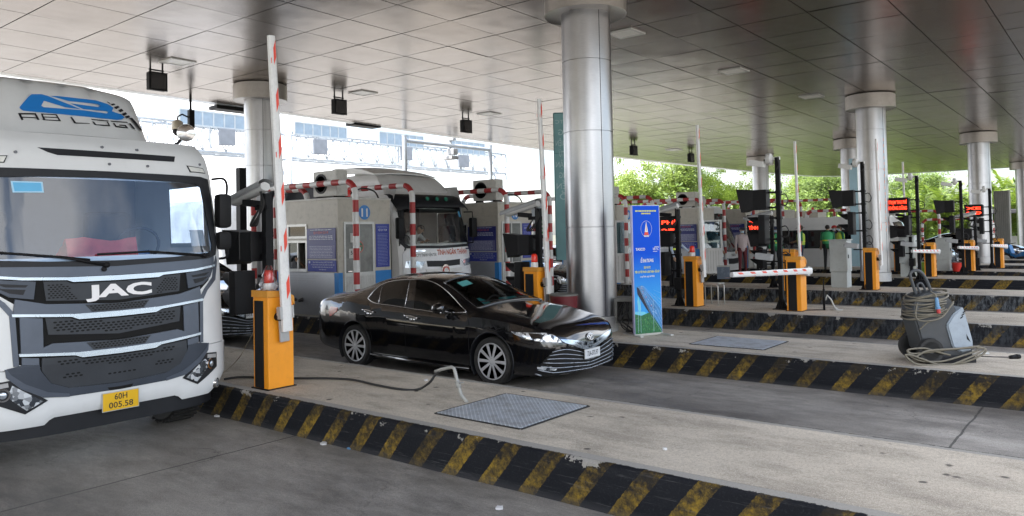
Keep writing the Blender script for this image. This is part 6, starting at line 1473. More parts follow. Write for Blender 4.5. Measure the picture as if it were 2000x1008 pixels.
for s in (1, -1):
    q = [(.62, 1.40), (1.10, 1.44), (1.13, 1.28), (.75, 1.24)]; o_ = t2pan('headlight', [q if s > 0 else mir(q)], m_head, .022, .01); q = [(.64, 1.12), (1.13, 1.16), (1.13, .98), (.62, .94)]; t2pan('corner_panel', [q if s > 0 else mir(q)], M('cab_white_front'), .022, .02)
    b = MB(); b.b2((-.25, s*1.26-.10, 1.95), (-.12, s*1.26+.10, 2.45), 0, .04); b.tube([(-.4, s*1.15, 2.6), (-.22, s*1.28, 2.6), (-.2, s*1.27, 2.45)], .016, 6); b.tube([(-.3, s*1.18, 1.8), (-.2, s*1.27, 1.82), (-.2, s*1.27, 1.96)], .016, 6); b.build('mirror', m_blk2, t2, auto=50)
    b = MB(); b.quad((-.6, s*1.2125, 1.84), (-1.4, s*1.2125, 1.84), (-1.4, s*1.197, 2.58), (-.6, s*1.197, 2.58)); b.build('side_window', glassy('side_glass'), t2)
    b = MB(); b.tube([(-.55, s*1.215, .75), (-.55, s*1.218, 1.8), (-.62, s*1.205, 2.62), (-1.42, s*1.205, 2.62), (-1.45, s*1.215, 1.8), (-1.45, s*1.215, .75)], .008, 5); b.build('door_edge', m_gap, t2)
    wheel(t2, (-1.35, s*1.02, .50), .50, .28, 0, s, True)
b = MB(); b.b2((-2.0, -1.1, .3), (-.05, 1.1, .62), 0, .04); b.b2((-13.5, -.45, .7), (-2.0, .45, 1.0)); b.build('lower_bumper', m_dk, t2)
b = MB(); surf_panel(b, [(.86, 2.62), (.985, 2.62), (1.0, 2.47), (.88, 2.47)], fx3, .006, 0, .08); b.build('sticker', M('sticker_blue'), t2)
b = MB(); b.box((-.55, .35, 1.80), (.35, .55, .05), 0, (.1, -.2, .3), .02); b.box((-.5, -.3, 1.79), (.3, .4, .03), 0, (0, -.2, -.2), .01); b.build('papers', M('paper'), t2)
# high roof with the wind spoiler on top
b = MB(); G = []
for z, x0_, W in ((3.0, -.62, 1.14), (3.12, -.70, 1.13), (3.35, -.95, 1.08), (3.5, -1.15, 1.02), (3.55, -1.35, .95)):
    G.append([(-2.4, -W, z)]+[(x0_-.10*(y/1.2)**2-.15*abs(y/1.2)**6, y, z) for y in [-W+2*W*i/24 for i in range(25)]]+[(-2.4, W, z)])
b.grid(G); b.f.append(tuple(len(G[0])*4+i for i in range(len(G[0])))); b.m.append(0); b.quad((-2.4, -1.1, 3), (-2.4, 1.1, 3), (-2.4, .95, 3.55), (-2.4, -.95, 3.55)); b.build('high_roof', m_tw2, t2, auto=40)
b = MB(); G = []
for x, z, th in ((-1.3, 3.60, .03), (-1.7, 3.72, .10), (-2.2, 3.80, .16), (-2.8, 3.82, .16), (-2.9, 3.8, .05)):
    G.append([(x, y, z-.05*(y/1.0)**2) for y in [-1.05+2.1*i/12 for i in range(13)]]+[(x, y, z-th-.05*(y/1.0)**2) for y in [1.05-2.1*i/12 for i in range(13)]])
b.grid(G, closed=True); n_ = len(G[0]); b.f.append(tuple(range(n_))); b.m.append(0); b.f.append(tuple(n_*4+i for i in range(n_))); b.m.append(0)
for y in (-.8, 0, .8): b.b2((-2.3, y-.03, 3.5), (-1.8, y+.03, 3.66))
b.build('wind_spoiler', m_tw2, t2, auto=40)
# tarpaulin load on its trailer
def tarp(name, x0, x1, y0, y1, z0, z1, mat, par, seed=1, sag=.12):
    r = random.Random(seed); b = MB(); nx = int((x1-x0)/.28); ph = [r.uniform(0, 6) for _ in range(8)]; G = []
    prof = [(y0-.02, z0), (y0-.03, z0+(z1-z0)*.35), (y0-.01, z0+(z1-z0)*.7), (y0+.05, z1-.08), (y0+.2, z1), ((y0+y1)/2, z1+.12), (y1-.2, z1), (y1-.05, z1-.08), (y1+.01, z0+(z1-z0)*.7), (y1+.03, z0+(z1-z0)*.35), (y1+.02, z0)]
    prof = catmull(prof, 4)
    for i in range(nx+1):
        x = x0+(x1-x0)*i/nx; row = []
        for k, (y, z) in enumerate(prof):
            f = 1 if .2 < k/len(prof) < .8 else 1.0; w = .05*sin(x*2.1+ph[0]+z*3)+.03*sin(x*5.3+ph[1]-z*5)+.02*sin(x*9+z*12+ph[2])+r.gauss(0, .008)
            row.append((x+w*.4, y+w*(-1 if y < (y0+y1)/2 else 1)*.6, z-sag*abs(sin(x*1.35+ph[3]))*(1 if z > z1-.3 else .2)+w*.4))
        G.append(row)
    b.grid(G); b.f.append(tuple(i for i in range(len(G[0])))); b.m.append(0); b.f.append(tuple(len(G[0])*nx+i for i in range(len(G[0])))); b.m.append(0)
    return b.build(name, mat, par, smooth=True)
m_tarp = M('tarpaulin_silver', (.40, .42, .45), .42, .2, var=.15, vs=2.5, bump=.5, bs=7, dirt=.2); m_net = M('tarpaulin_dark', (.02, .022, .03), .6, var=.2)
tarp('tarpaulin', -13.4, -4.9, -1.22, 1.22, 1.1, 3.25, m_tarp, t2, 3)
tarp('dark_tarpaulin', -4.85, -2.6, -1.2, 1.2, 1.1, 3.45, m_net, t2, 5, .05)
for x in (-6.0, -10.5, -11.8):
    for s in (-1, 1): wheel(t2, (x, s*1.0, .5), .5, .4, 0, s, True)

# ---------------------------------------------------------------- white bus and motorbike far back
bus = empty('bus', (-12.6, 29.72, 0), 0, 'white bus with a dark slanted windscreen in a far lane', 'bus')
def fb_(y, z): return interp(z, [(.4, 0), (1.15, -.02), (2.5, -.55), (2.9, -.8)])-.05*y*y-.12*(abs(y)/1.0)**6
b = MB(); G = []
for z in (.35, .6, .9, 1.15, 1.5, 2.0, 2.5, 2.75, 2.9, 2.95):
    W = 1.0-.12*max(0, z-2.5); G.append([(-7, W, z)]+[(fb_(W*q, z), W*q, z) for q in ys_]+[(-7, -W, z)])
b.grid(G); b.f.append(tuple(len(G[0])*9+i for i in range(len(G[0])))); b.m.append(0); b.build('body', m_tw, bus, auto=40)
b = MB(); surf_panel(b, sym([(0, 2.66), (.86, 2.62), (.97, 2.3), (.98, 1.25), (.9, 1.12), (0, 1.08)]), fb_, .004, .006, .1); b.build('windscreen', M('dark_screen', (.012, .014, .016), .08, var=0, coat=1), bus)
b = MB(); b.b2((-6.8, -1.012, 1.35), (-1.1, -1.002, 2.3)); b.build('side_windows', M('dark_screen'), bus)
b = MB(); surf_panel(b, sym([(0, .82), (.5, .84), (.46, .62), (0, .6)]), fb_, .004, .006, .1); b.build('grille', m_dk, bus)
b = MB(); text_on(b, 'THACO', fb_, 0, .95, .09, .42, 0, .012, .02); b.build('maker_lettering', m_txtk, bus)
for s in (1, -1):
    q = [(.55, .85), (.92, .92), (.95, .72), (.6, .66)]; b = MB(); surf_panel(b, q if s > 0 else mir(q), fb_, .004, .01, .1); b.build('headlight', m_head, bus); wheel(bus, (-1.6, s*.88, .45), .45, .26, 0, s, True)
vb = copy_tree(bus, None, 'white minibus with its front just showing beyond the first lowered arm gate', (-6.9, 34.3, 0)); vb.scale = (.9, .9, .82); vb.name = 'minibus'; vb['category'] = 'minibus'
other_car((-6.2-CL, 39.0, 0), 'dark car parked in the last lane left of the right steel column', None, (1, 1, 1.1)); other_car((-4.0-CL, 43.6, 0), 'dark car parked beyond the last island behind the right steel column', None, (1, 1, 1.1))
P = onz(1992, 521, 0); mo = empty('motorbike', (P.x, P.y, 0), radians(150), 'blue and red scooter parked at the right edge behind the last gate', 'motorbike')
for x in (-.62, .62):
    b = MB(); b.lathe([(.22, -.05), (.28, -.05), (.30, 0), (.28, .05), (.22, .05), (.22, -.05)], 28, (0, 0, 0), 0, 'y'); w_ = b.build('wheel', m_tyre, mo, loc=(x, 0, .30), auto=40); b = MB(); b.lathe([(.22, -.03), (.20, 0), (.22, .03)], 24, (0, 0, 0), 0, 'y')
    for k in range(6): a = pi*k/3; b.tube([(0, 0, 0), (.2*cos(a), 0, .2*sin(a))], .015, 5)
    b.build('rim', m_alu, w_)
m_mb = M('scooter_blue', (.02, .12, .30), .15, var=.05, coat=1)
b = MB(); b.prism([(-.75, .62), (-.3, .50), (.1, .42), (.35, .50), (.5, .95), (.42, 1.0), (.28, .62), (.05, .52), (-.15, .68), (-.75, .80)], 'y', -.11, .11); b.build('body', m_mb, mo)
b = MB(); b.b2((-.72, -.13, .76), (-.05, .13, .86), 0, .04); b.build('seat', m_blk2, mo); b = MB(); b.tube([(.62, 0, .3), (.50, 0, .95), (.45, 0, 1.05)], .025); b.tube([(.40, -.33, 1.08), (.46, -.1, 1.05), (.46, .1, 1.05), (.40, .33, 1.08)], .016); b.build('handlebar', m_blk, mo)
b = MB(); b.prism([(.45, .60), (.66, .70), (.62, .98), (.50, 1.06)], 'y', -.13, .13); b.build('front_fairing', m_mb, mo); b = MB(); b.prism([(-.3, .50), (.1, .44), (.05, .35), (-.3, .38)], 'y', -.12, .12); b.build('engine', m_dk, mo)
b = MB(); b.prism([(-.78, .66), (-.5, .60), (-.5, .76), (-.8, .80)], 'y', -.125, .125); b.build('rear_panel', M('scooter_red', (.5, .03, .03), .2, var=0), mo)

# ================================================================ PEOPLE
m_skin = M('skin', (.38, .23, .15), .55, var=.06); m_hair = M('hair', (.012, .010, .010), .6, var=0); m_shoe = M('shoe', (.02, .018, .018), .5, var=0); m_mask = M('face_mask', (.45, .6, .68), .7, var=0)
def person(loc, face, label, top, trousers, pose=None, hat=None, vest=None, mask=True, h=1.68, sleeves=True, parts='all', group=None):
    """one remeshed body from tapered limbs; face = heading in radians (0 looks along +x)"""
    k = h/1.70; J = dict(hip=(0, 0, .92), chest=(0, 0, 1.28), neck=(0, 0, 1.44), head=(.015, 0, 1.58))
    for s, q in ((-1, 'r'), (1, 'l')):
        J.update({'sh'+q: (0, s*.185, 1.38), 'el'+q: (-.02, s*.23, 1.12), 'wr'+q: (.06, s*.25, .88), 'hj'+q: (0, s*.09, .90), 'kn'+q: (.02, s*.10, .49), 'an'+q: (-.01, s*.11, .08)})
    if pose: J.update(pose)
    J = {a: Vector(b)*k for a, b in J.items()}
    caps = []  # p0 p1 r0 r1 mat
    A = lambda a, b, r0, r1, m_: caps.append((J[a] if isinstance(a, str) else a, J[b] if isinstance(b, str) else b, r0*k, r1*k, m_))
    hd = J['head']; up = (J['head']-J['neck']).normalized(); fw = Vector((1, 0, 0)); fw = (fw-up*fw.dot(up)).normalized(); sd = up.cross(fw)
    A('hip', 'chest', .125, .135, 1); A('chest', 'neck', .13, .07, 1); A(J['hip']+Vector((0, .05, .02)), J['chest']+Vector((0, .07, .05)), .10, .115, 1); A(J['hip']+Vector((0, -.05, .02)), J['chest']+Vector((0, -.07, .05)), .10, .115, 1)
    A(J['neck']-up*.03, hd-up*.05, .052, .052, 0); A(hd-fw*.02+up*.03, hd+fw*.015+up*.02, .088, .082, 0); A(hd+fw*.035-up*.06, hd+fw*.02, .058, .072, 0); A(hd+fw*.09-up*.005, hd+fw*.105-up*.03, .010, .016, 0)
    for s in (-1, 1): A(hd+sd*s*.082, hd+sd*s*.092-up*.02, .016, .012, 0)
    for q in 'rl':
        A('sh'+q, 'el'+q, .055, .042, 1); A(J['chest']+Vector((0, 0, .08)), 'sh'+q, .07, .06, 1); A('el'+q, 'wr'+q, .042, .030, 1 if sleeves else 0)
        d = (J['wr'+q]-J['el'+q]).normalized(); side = d.cross(Vector((0, 0, 1))); side = side.normalized() if side.length > .2 else Vector((1, 0, 0)); 
        A('wr'+q, J['wr'+q]+d*.075, .028, .036, 0); A(J['wr'+q]+d*.03-side*.02, J['wr'+q]+d*.075+side*.02, .03, .03, 0)
        A('hip', 'hj'+q, .11, .10, 2); A('hj'+q, 'kn'+q, .088, .062, 2); A('kn'+q, 'an'+q, .062, .045, 2); A('an'+q, J['an'+q]+Vector((.13, 0, -.045)), .045, .035, 3); A(J['an'+q]+Vector((-.03, 0, -.04)), J['an'+q]+Vector((.05, 0, -.045)), .04, .04, 3)
    mb = MB()
    for p0, p1, r0, r1, m_ in caps:
        n = 14; d = (p1-p0); L = d.length
        d = d.normalized() if L > 1e-5 else Vector((0, 0, 1)); a = d.orthogonal().normalized(); b = d.cross(a); rings = []
        for t_ in (-1, -.7, -.3, 0): rings.append((p0+d*r0*t_, r0*sqrt(max(0.02, 1-t_*t_))))
        for t_ in (0, .3, .7, 1): rings.append((p1+d*r1*t_, r1*sqrt(max(0.02, 1-t_*t_))))
        mb.grid([[c+(a*cos(2*pi*i/n)+b*sin(2*pi*i/n))*r for i in range(n)] for c, r in rings], closed=True); bs_ = len(mb.v)-8*n; mb.f.append(tuple(bs_+i for i in range(n))[::-1]); mb.m.append(0); mb.f.append(tuple(bs_+7*n+i for i in range(n))); mb.m.append(0)
    o = mb.build('person', [m_skin, top, trousers, m_shoe, m_hair, m_mask])
    md = o.modifiers.new('r', 'REMESH'); md.mode = 'VOXEL'; md.voxel_size = .016; md2 = o.modifiers.new('s', 'SMOOTH'); md2.iterations = 2; md2.factor = .5
    dg = bpy.context.evaluated_depsgraph_get(); me = bpy.data.meshes.new_from_object(o.evaluated_get(dg)); o.modifiers.clear(); o.data = me
    while len(me.materials) < 6: me.materials.append([m_skin, top, trousers, m_shoe, m_hair, m_mask][len(me.materials)])
    for p in me.polygons:
        c = p.center; best = 1e9; bm_ = 0
        for p0, p1, r0, r1, m_ in caps:
            d = p1-p0; L2 = max(1e-9, d.length_squared); t_ = max(0, min(1, (c-p0).dot(d)/L2)); q = (c-(p0+d*t_)).length-(r0+(r1-r0)*t_)
            if q < best: best = q; bm_ = m_
        rel = c-hd; 
        if bm_ == 0 and (c-J['neck']).dot(up) > .06:
            if rel.dot(up) > .045*k and rel.dot(fw) < .075 or rel.dot(fw) < -.02 and rel.dot(up) > -.05: bm_ = 4
            elif mask and rel.dot(fw) > .03 and rel.dot(up) < -.0: bm_ = 5
        p.material_index = bm_
    me.shade_smooth()
    # fingers, each its own bent taper, grown into the palm; then the eyes
    ex = MB(); ex.v = [tuple(v.co) for v in me.vertices]; ex.f = [tuple(p.vertices) for p in me.polygons]; ex.m = [p.material_index for p in me.polygons]
    for q in 'rl':
        d = (J['wr'+q]-J['el'+q]).normalized(); side = d.cross(Vector((0, 0, 1))); side = side.normalized() if side.length > .2 else Vector((1, 0, 0)); nn = side.cross(d).normalized()
        for i in range(4):
            b0 = J['wr'+q]+d*.085+side*(-.027+.018*i); L = (.066, .075, .07, .055)[i]; ex.tube([b0-d*.02, b0+d*L*.5, b0+d*L*.8+nn*.012, b0+d*L+nn*.03], [.0095, .009, .0085, .007], 6, 0)
        b0 = J['wr'+q]+d*.03-side*.03; ex.tube([b0, b0-side*.025+d*.025, b0-side*.03+d*.055+nn*.01], [.012, .011, .008], 6, 0)
    for s in (-1, 1): e = hd+fw*.083+sd*s*.032+up*.012; ex.lathe([(0, -.006), (.008, -.004), (.010, 0), (.008, .004), (0, .006)], 8, e, 4)
    if not mask: m0 = hd+fw*.088-up*.052; ex.tube([m0-sd*.022, m0+fw*.004, m0+sd*.022], .004, 5, 4)
    me2 = bpy.data.meshes.new('person'); me2.from_pydata(ex.v, [], ex.f); 
    for q in (m_skin, top, trousers, m_shoe, m_hair, m_mask): me2.materials.append(q)
    me2.polygons.foreach_set('material_index', ex.m); me2.shade_smooth(); me2.update(); o.data = me2
    o.location = loc; o.rotation_euler = (0, 0, face)
    if hat:
        b = MB(); c = hd+up*.045
        F_ = Matrix((fw, sd, up)).transposed().to_4x4(); F_.translation = c; b.X = F_
        if hat[0] == 'cap': b.lathe([(.100*k, 0), (.098*k, .03), (.08*k, .065), (.04*k, .085), (0, .09)], 20); b.add([(.06, -.07, .01), (.17, -.04, -.005), (.17, .04, -.005), (.06, .07, .01), (.06, -.07, .018), (.17, -.04, .003), (.17, .04, .003), (.06, .07, .018)], [(0, 1, 2, 3), (7, 6, 5, 4), (0, 4, 5, 1), (1, 5, 6, 2), (2, 6, 7, 3)])
        else: b.lathe([(.17, -.01), (.175, .0), (.105, .012), (.10, .06), (.08, .085), (0, .09)], 24)
        b.build('hat', hat[1], o, smooth=True)
    if vest:
        b = MB(); G = []
        for z, rx, ry in ((.98, .135, .185), (1.1, .14, .19), (1.25, .148, .205), (1.36, .14, .20), (1.42, .09, .15)): G.append([(rx*k*cos(a), ry*k*sin(a), z*k) for a in [2*pi*i/24 for i in range(24)]])
        b.grid(G, closed=True)
        vo = b.build('vest', vest, o, smooth=True); b = MB()
        for z in (1.08,): b.grid([[((.142)*k*1.03*cos(a), .192*k*1.03*sin(a), zz*k) for a in [2*pi*i/24 for i in range(25)]] for zz in (z, z+.05)])
        for s in (-1, 1): b.add([(.150*k, s*.07, 1.13*k), (.150*k, s*.11, 1.13*k), (.146*k, s*.11, 1.38*k), (.146*k, s*.07, 1.38*k)], [(0, 1, 2, 3)])
        b.build('reflective_band', M('reflective_yellow', (.62, .72, .06), .5, var=0), vo)
    tag(o, label, 'person', group); o.name = 'person'; return o
m_pink = M('shirt_pink', (.50, .42, .42), .8, vs=40); m_mar = M('trousers_maroon', (.12, .02, .025), .8); m_dkc = M('cloth_black', (.012, .013, .016), .8, var=.2); m_lb = M('shirt_light_blue', (.42, .50, .62), .8); m_gsh = M('shirt_green', (.02, .16, .07), .8); m_navy = M('cloth_navy', (.02, .03, .07), .8)
m_vest = M('vest_green', (.05, .40, .16), .6); m_vy = M('vest_yellow', (.45, .60, .06), .6); m_wsh = M('shirt_white', (.55, .56, .56), .8); m_hatb = M('hat_brown', (.10, .07, .05), .8); m_rsh = M('shirt_red', (.45, .03, .03), .8)
FACE = radians(-52)
def stand(px, py, D=None): return onz(px, py, K)
def at_depth(px, D, z=K): d = ray(px, 450); P = CP+d*(D/1.0); return Vector((P.x, P.y, z))
G_ = 'people standing by the booths'
cap_ = M('cap_dark', (.02, .02, .03), .7)
person(at_depth(1449, 28.2), FACE, 'person in pale pink shirt and maroon trousers facing the camera under the LED sign', m_pink, m_mar, hat=('cap', cap_), h=1.70, group=G_)
person(at_depth(1316, 22.6), radians(10), 'person in dark vest with one pale blue sleeve stretched right, behind the short pole', m_lb, m_dkc, pose={'ell': (.12, .30, 1.22), 'wrl': (.30, .40, 1.02)}, vest=m_dkc, hat=('cap', cap_), h=1.70, group=G_)
person(at_depth(1489, 28.3), radians(150), 'person in black clothes standing left of the tall pole', m_wsh, m_dkc, pose={'elr': (.15, -.28, 1.15), 'wrr': (.33, -.15, 1.1)}, vest=m_dkc, h=1.7, group=G_)
person(at_depth(1514, 28.6), FACE, 'person in bright green vest half hidden behind the tall pole', m_gsh, m_dkc, vest=m_vest, hat=('hat', m_navy), h=1.7, group=G_)
person(at_depth(1564, 29.5), radians(200), 'person with brown hat and yellow striped green vest behind the arm of the far gate', m_gsh, m_navy, pose={'elr': (.12, -.24, 1.12), 'wrr': (.28, -.1, 1.08)}, vest=m_vy, hat=('hat', m_hatb), sleeves=False, h=1.72, group=G_)
person(at_depth(1616, 29.8), radians(100), 'person in green shirt seen from the side left of the far guard pipe', m_gsh, m_dkc, vest=m_vest, h=1.74, sleeves=False, group=G_)
person(at_depth(1641, 30.5), radians(220), 'person with a brown hat behind the far guard pipe left of the grey cabinet', m_gsh, m_dkc, vest=m_vy, hat=('hat', m_hatb), h=1.7, group=G_)
person(at_depth(1630, 31), radians(250), 'person in dark clothes with a red cap farthest back by the guard pipe', m_navy, m_dkc, hat=('cap', m_rsh), h=1.7, group=G_)
person(at_depth(1398, 28.5), FACE, 'person in white shirt partly hidden by the open booth door', m_wsh, m_navy, hat=None, h=1.66, group=G_)
# seated: tractor driver leaning over the wheel, sedan driver, booth attendant with a hand at the window
SIT = {'hip': (0, 0, .92), 'knr': (.42, -.12, .90), 'anr': (.50, -.12, .50), 'knl': (.42, .12, .90), 'anl': (.50, .12, .50), 'hjr': (.05, -.09, .9), 'hjl': (.05, .09, .9)}
def sit(px, py, X_, z0, face, label, topm, **k): P = onx(px, py, X_); return person((P.x, P.y, z0), face, label, topm, m_navy, h=1.66, **k)
person((TX-1.15, TY-.10, .72), 0, 'person in white shirt leaning forward at the wheel of the tractor cab', m_wsh, m_navy, pose={**SIT, 'chest': (.12, 0, 1.24), 'neck': (.26, .04, 1.36), 'head': (.36, .08, 1.45), 'shr': (.20, -.18, 1.30), 'shl': (.20, .19, 1.32), 'elr': (.34, -.25, 1.10), 'wrr': (.52, -.10, 1.13), 'ell': (.40, .24, 1.12), 'wrl': (.56, .10, 1.16)}, mask=False, h=1.7)
person((CARX+2.28, CARY-.37*1, -.42), 0, 'driver sitting behind the windscreen of the black sedan', m_dkc, m_dkc, pose={**SIT, 'elr': (.18, -.24, 1.12), 'wrr': (.42, -.12, 1.18), 'ell': (.18, .24, 1.12), 'wrl': (.42, .12, 1.18)}, mask=True, h=1.62)
person((BX-1.25, 10.55, K-.12), radians(-100), 'booth attendant whose bare arm reaches to the service window of booth 11', m_wsh, m_navy, pose={**SIT, 'elr': (.30, -.20, 1.14), 'wrr': (.50, -.12, 1.28)}, sleeves=False, h=1.66)

# ================================================================ BANNERS
B0 = onz(1240, 657, K); B1 = onz(1294, 652, K); rgt = (B1-B0); Wb = rgt.length; rgt = rgt.normalized(); upv = Vector((0, 0, 1)); nrm = rgt.cross(upv); Hb = zat((B0.x, B0.y), 401)-K-.03
t = empty('banner_stand', (B0.x, B0.y, K), math.atan2(rgt.y, rgt.x), 'tall bright blue banner stand with white lettering and a bridge picture', 'banner')
# local: x along the banner, -y towards the viewer
b = MB(); b.b2((0, .0, .03), (Wb, .05, .03+Hb)); b.build('frame', M('banner_frame', (.42, .42, .62), .35, .3, var=.05), t)
def bluegrad():
    mt, nt, bb = nodes_of('banner_print'); tc = nt.nodes.new('ShaderNodeTexCoord'); sx = nt.nodes.new('ShaderNodeSeparateXYZ'); nt.links.new(tc.outputs['Object'], sx.inputs[0])
    n = noise(nt, 4, 3); f = mth(nt, 'ADD', mth(nt, 'DIVIDE', sx.outputs[2], 2.2), mth(nt, 'MULTIPLY', n.outputs['Fac'], .05))
    o = ramp(nt, f, .30, .62, (.05, .33, .75, 1), (.001, .075, .60, 1)); nt.links.new(o, bb.inputs['Base Color']); bb.inputs['Roughness'].default_value = .5; bb.inputs['Specular IOR Level'].default_value = .15; return mt
bp = MB(); y_ = -.002; Q = lambda x, z: (x*Wb, y_, .03+z*Hb)
b = MB(); b.b2((.012, -.0025, .04), (Wb-.012, .0, .02+Hb)); pr = b.build('printed_panel', bluegrad(), t)
b = MB(); L = 0
def bt(s, x, z, h, w, mi, **k): put_text(b, s, (x*Wb, -.004, .03+z*Hb), (1, 0, 0), (0, 0, 1), h*Hb, w*Wb, mi, **k)
lines(b, (Wb*.5, -.004, .03+.955*Hb), (1, 0, 0), (0, 0, 1), Wb*.85, Hb*.012, 1, 1, 3, .9); lines(b, (Wb*.5, -.004, .03+.935*Hb), (1, 0, 0), (0, 0, 1), Wb*.38, Hb*.012, 1, 1, 4, .9)
for rr_ in (.195,): b.tube([(Wb*.5+rr_*Wb*cos(a), -.004, .03+.815*Hb+rr_*Wb*1.22*sin(a)) for a in [2*pi*i/32 for i in range(33)]], .0022, 5, 0)
b.add([Q(.5, .875), Q(.56, .79), Q(.5, .79), Q(.44, .79)], [(0, 1, 2), (0, 2, 3)], 0); b.v = [(v[0], v[1]-.002, v[2]) if i >= len(b.v)-4 else v for i, v in enumerate(b.v)]
b.add([(p[0], -.006, p[2]) for p in (Q(.44, .79), Q(.56, .79), Q(.58, .765), Q(.42, .765))], [(0, 1, 2, 3)], 2); b.add([(p[0], -.0062, p[2]) for p in (Q(.50, .86), Q(.51, .80), Q(.49, .80))], [(0, 1, 2)], 2)
lines(b, (Wb*.5, -.007, .03+.758*Hb), (1, 0, 0), (0, 0, 1), Wb*.2, Hb*.012, 1, 0, 5, .9)
bt('TASCO', .27, .655, .020, .34, 0, bold=.03); bt('VETC', .82, .655, .020, .22, 0, bold=.01, shear=.2); b.add([(p[0], -.004, p[2]) for p in (Q(.78, .675), Q(.94, .675), Q(.94, .672), Q(.78, .672))], [(0, 1, 2, 3)], 0); b.add([(p[0], -.004, p[2]) for p in (Q(.72, .637), Q(.88, .637), Q(.88, .634), Q(.72, .634))], [(0, 1, 2, 3)], 0)
bt('LỄ KHAI TRƯƠNG', .5, .565, .026, .46, 0, bold=.03); bt('DỊCH VỤ ETC', .5, .512, .016, .24, 1, bold=.035); bt('TRÊN CAO TỐC TP.HCM - LONG THÀNH - DẦU GIÂY', .5, .478, .017, .90, 1, bold=.03); bt('Long Thành, ngày 26/7/2022', .5, .443, .013, .52, 0, bold=.015)
b.build('lettering', [m_white, M('banner_yellow', (.62, .62, .08), .5, var=0), m_refl], pr)
# bridge picture
b = MB(); z0 = -.0045
def qp(pts, mi, dy=0): b.add([(x*Wb, z0-dy, .03+z*Hb) for x, z in pts], [tuple(range(len(pts)))], mi)
qp([(.02, .0), (.98, .0), (.98, .10), (.75, .13), (.5, .16), (.25, .14), (.02, .155)], 0); qp([(.02, .155), (.25, .14), (.45, .155), (.35, .17), (.02, .175)], 3, .0002)
qp([(.10, .36), (.16, .365), (.68, .18), (.62, .13), (.52, .16), (.40, .20), (.12, .31)], 1, .0004); qp([(.14, .30), (.18, .27), (.24, .19), (.20, .16), (.14, .19), (.11, .25)], 3, .0008)
qp([(.10, .365), (.30, .375), (.98, .17), (.98, .02), (.60, .155), (.20, .35)], 2, .0008)
for k in range(6): f = k/5; b.tube([((.16+.16*f)*Wb, z0-.001, .03+(.365+.008*f)*Hb), ((.62+.36*f)*Wb, z0-.001, .03+(.13+.09*f)*Hb), (.98*Wb, z0-.001, .03+(.0+.17*f)*Hb)], .0016, 4, 4)
r = random.Random(6)
for k in range(26): f = r.random(); x = .2+.6*f; z = .355-.24*f+r.uniform(-.01, .04); qp([(x, z), (x+.018, z), (x+.018, z+.006), (x, z+.006)], r.choice((4, 4, 5, 1)), .0016)
for x in (.13, .22, .68): b.tube([(x*Wb, z0-.002, .05), (x*Wb, z0-.002, .03+.26*Hb)], .0022, 4, 4)
for k in range(8): z = .20+.05*(k % 4)*.5; b.tube([(.7*Wb, z0-.001, .03+(z+.06)*Hb), (.98*Wb, z0-.001, .03+(z+.03*(k % 2))*Hb)], .0012, 4, 4)
r = random.Random(9)
for k in range(150): x = r.uniform(.05, .93); z = r.uniform(.006, .12); qp([(x, z), (x+.03, z+.003), (x+.02, z+.012)], 6 if k % 2 else 0, .0003)
b.build('bridge_picture', [M('print_green', (.02, .14, .05), .5, var=.4, vs=25), M('print_dark', (.015, .02, .05), .5, var=.1), M('print_deck', (.05, .22, .50), .5, var=.2, vs=10), M('print_cyan', (.15, .55, .72), .5, var=.1), M('print_pale', (.45, .62, .78), .5, var=0), m_refl, M('print_green2', (.10, .30, .08), .5, var=0)], pr)
b = MB(); b.b2((-.03, -.20, 0), (.03, .30, .022), 0, .006); b.b2((Wb-.05, -.28, 0), (Wb+.01, .30, .022), 0, .006); b.b2((.0, -.01, .0), (Wb, .05, .03)); b.build('foot', m_alu, t)
# teal banner hanging behind the big column, print seen through from behind
t = empty('hanging_banner', at_depth(1100, 14.6, 0), radians(38), 'pale teal hanging banner with mirrored letters at the left of the big column', 'banner')
zt_ = zat((t.location.x, t.location.y), 222); zb_ = zat((t.location.x, t.location.y), 508); m_teal = M('teal_cloth', (.17, .34, .35), .45, var=.2, vs=.8)
b = MB(); b.b2((-.13, 0, zb_), (.75, .02, zt_), 0); pn = b.build('cloth', m_teal, t); b = MB(); b.b2((-.145, -.006, zb_-.01), (-.131, .026, zt_+.01)); b.b2((-.131, -.006, zt_), (.76, .026, zt_+.02)); b.b2((-.131, -.003, zb_+(zt_-zb_)*.73-.008), (.75, -.0005, zb_+(zt_-zb_)*.73)); b.build('hem', M('teal_dark', (.03, .12, .13), .6, var=0), t)
b = MB()
for k, s in enumerate(('VETC', 'ỨNG', 'VÍ ĐIỆN', 'ĐIỆN TỬ', 'NHẬN', 'DỤNG', 'ĐẾN', 'CỔ')): put_text(b, s, (.04+.06*(k % 2), -.004, zt_-.16-k*.205), (-1, 0, 0), (0, 0, 1), .11 if k else .07, .30, 0, bold=.01)
b.build('mirrored_lettering', M('teal_pale', (.40, .55, .56), .5, var=0), pn)
# vertical banner on the far banner column
P = at_depth(1728, 22.9, 0); t = empty('hanging_banner', P, radians(35), 'narrow white and orange edged banner hanging on the far steel column', 'banner'); zt_ = zat(P, 240); zb_ = zat(P, 452)
b = MB(); b.b2((-.10, 0, zb_), (-.0, .015, zt_)); b.build('cloth', M('banner_pale', (.55, .62, .70), .5), t); b = MB(); b.b2((-.145, -.004, zb_), (-.13, .012, zt_-.5)); b.b2((-.12, -.004, zb_-.1), (-.101, .012, zt_-.1)); b.b2((.001, -.003, zb_), (.02, .014, zt_))
for k in range(16): b.b2((.021, -.002, zb_+.18*k), (.055, .01, zb_+.18*k+.09))
b.build('orange_edge', M('banner_orange', (.60, .16, .05), .5, var=.1), t)
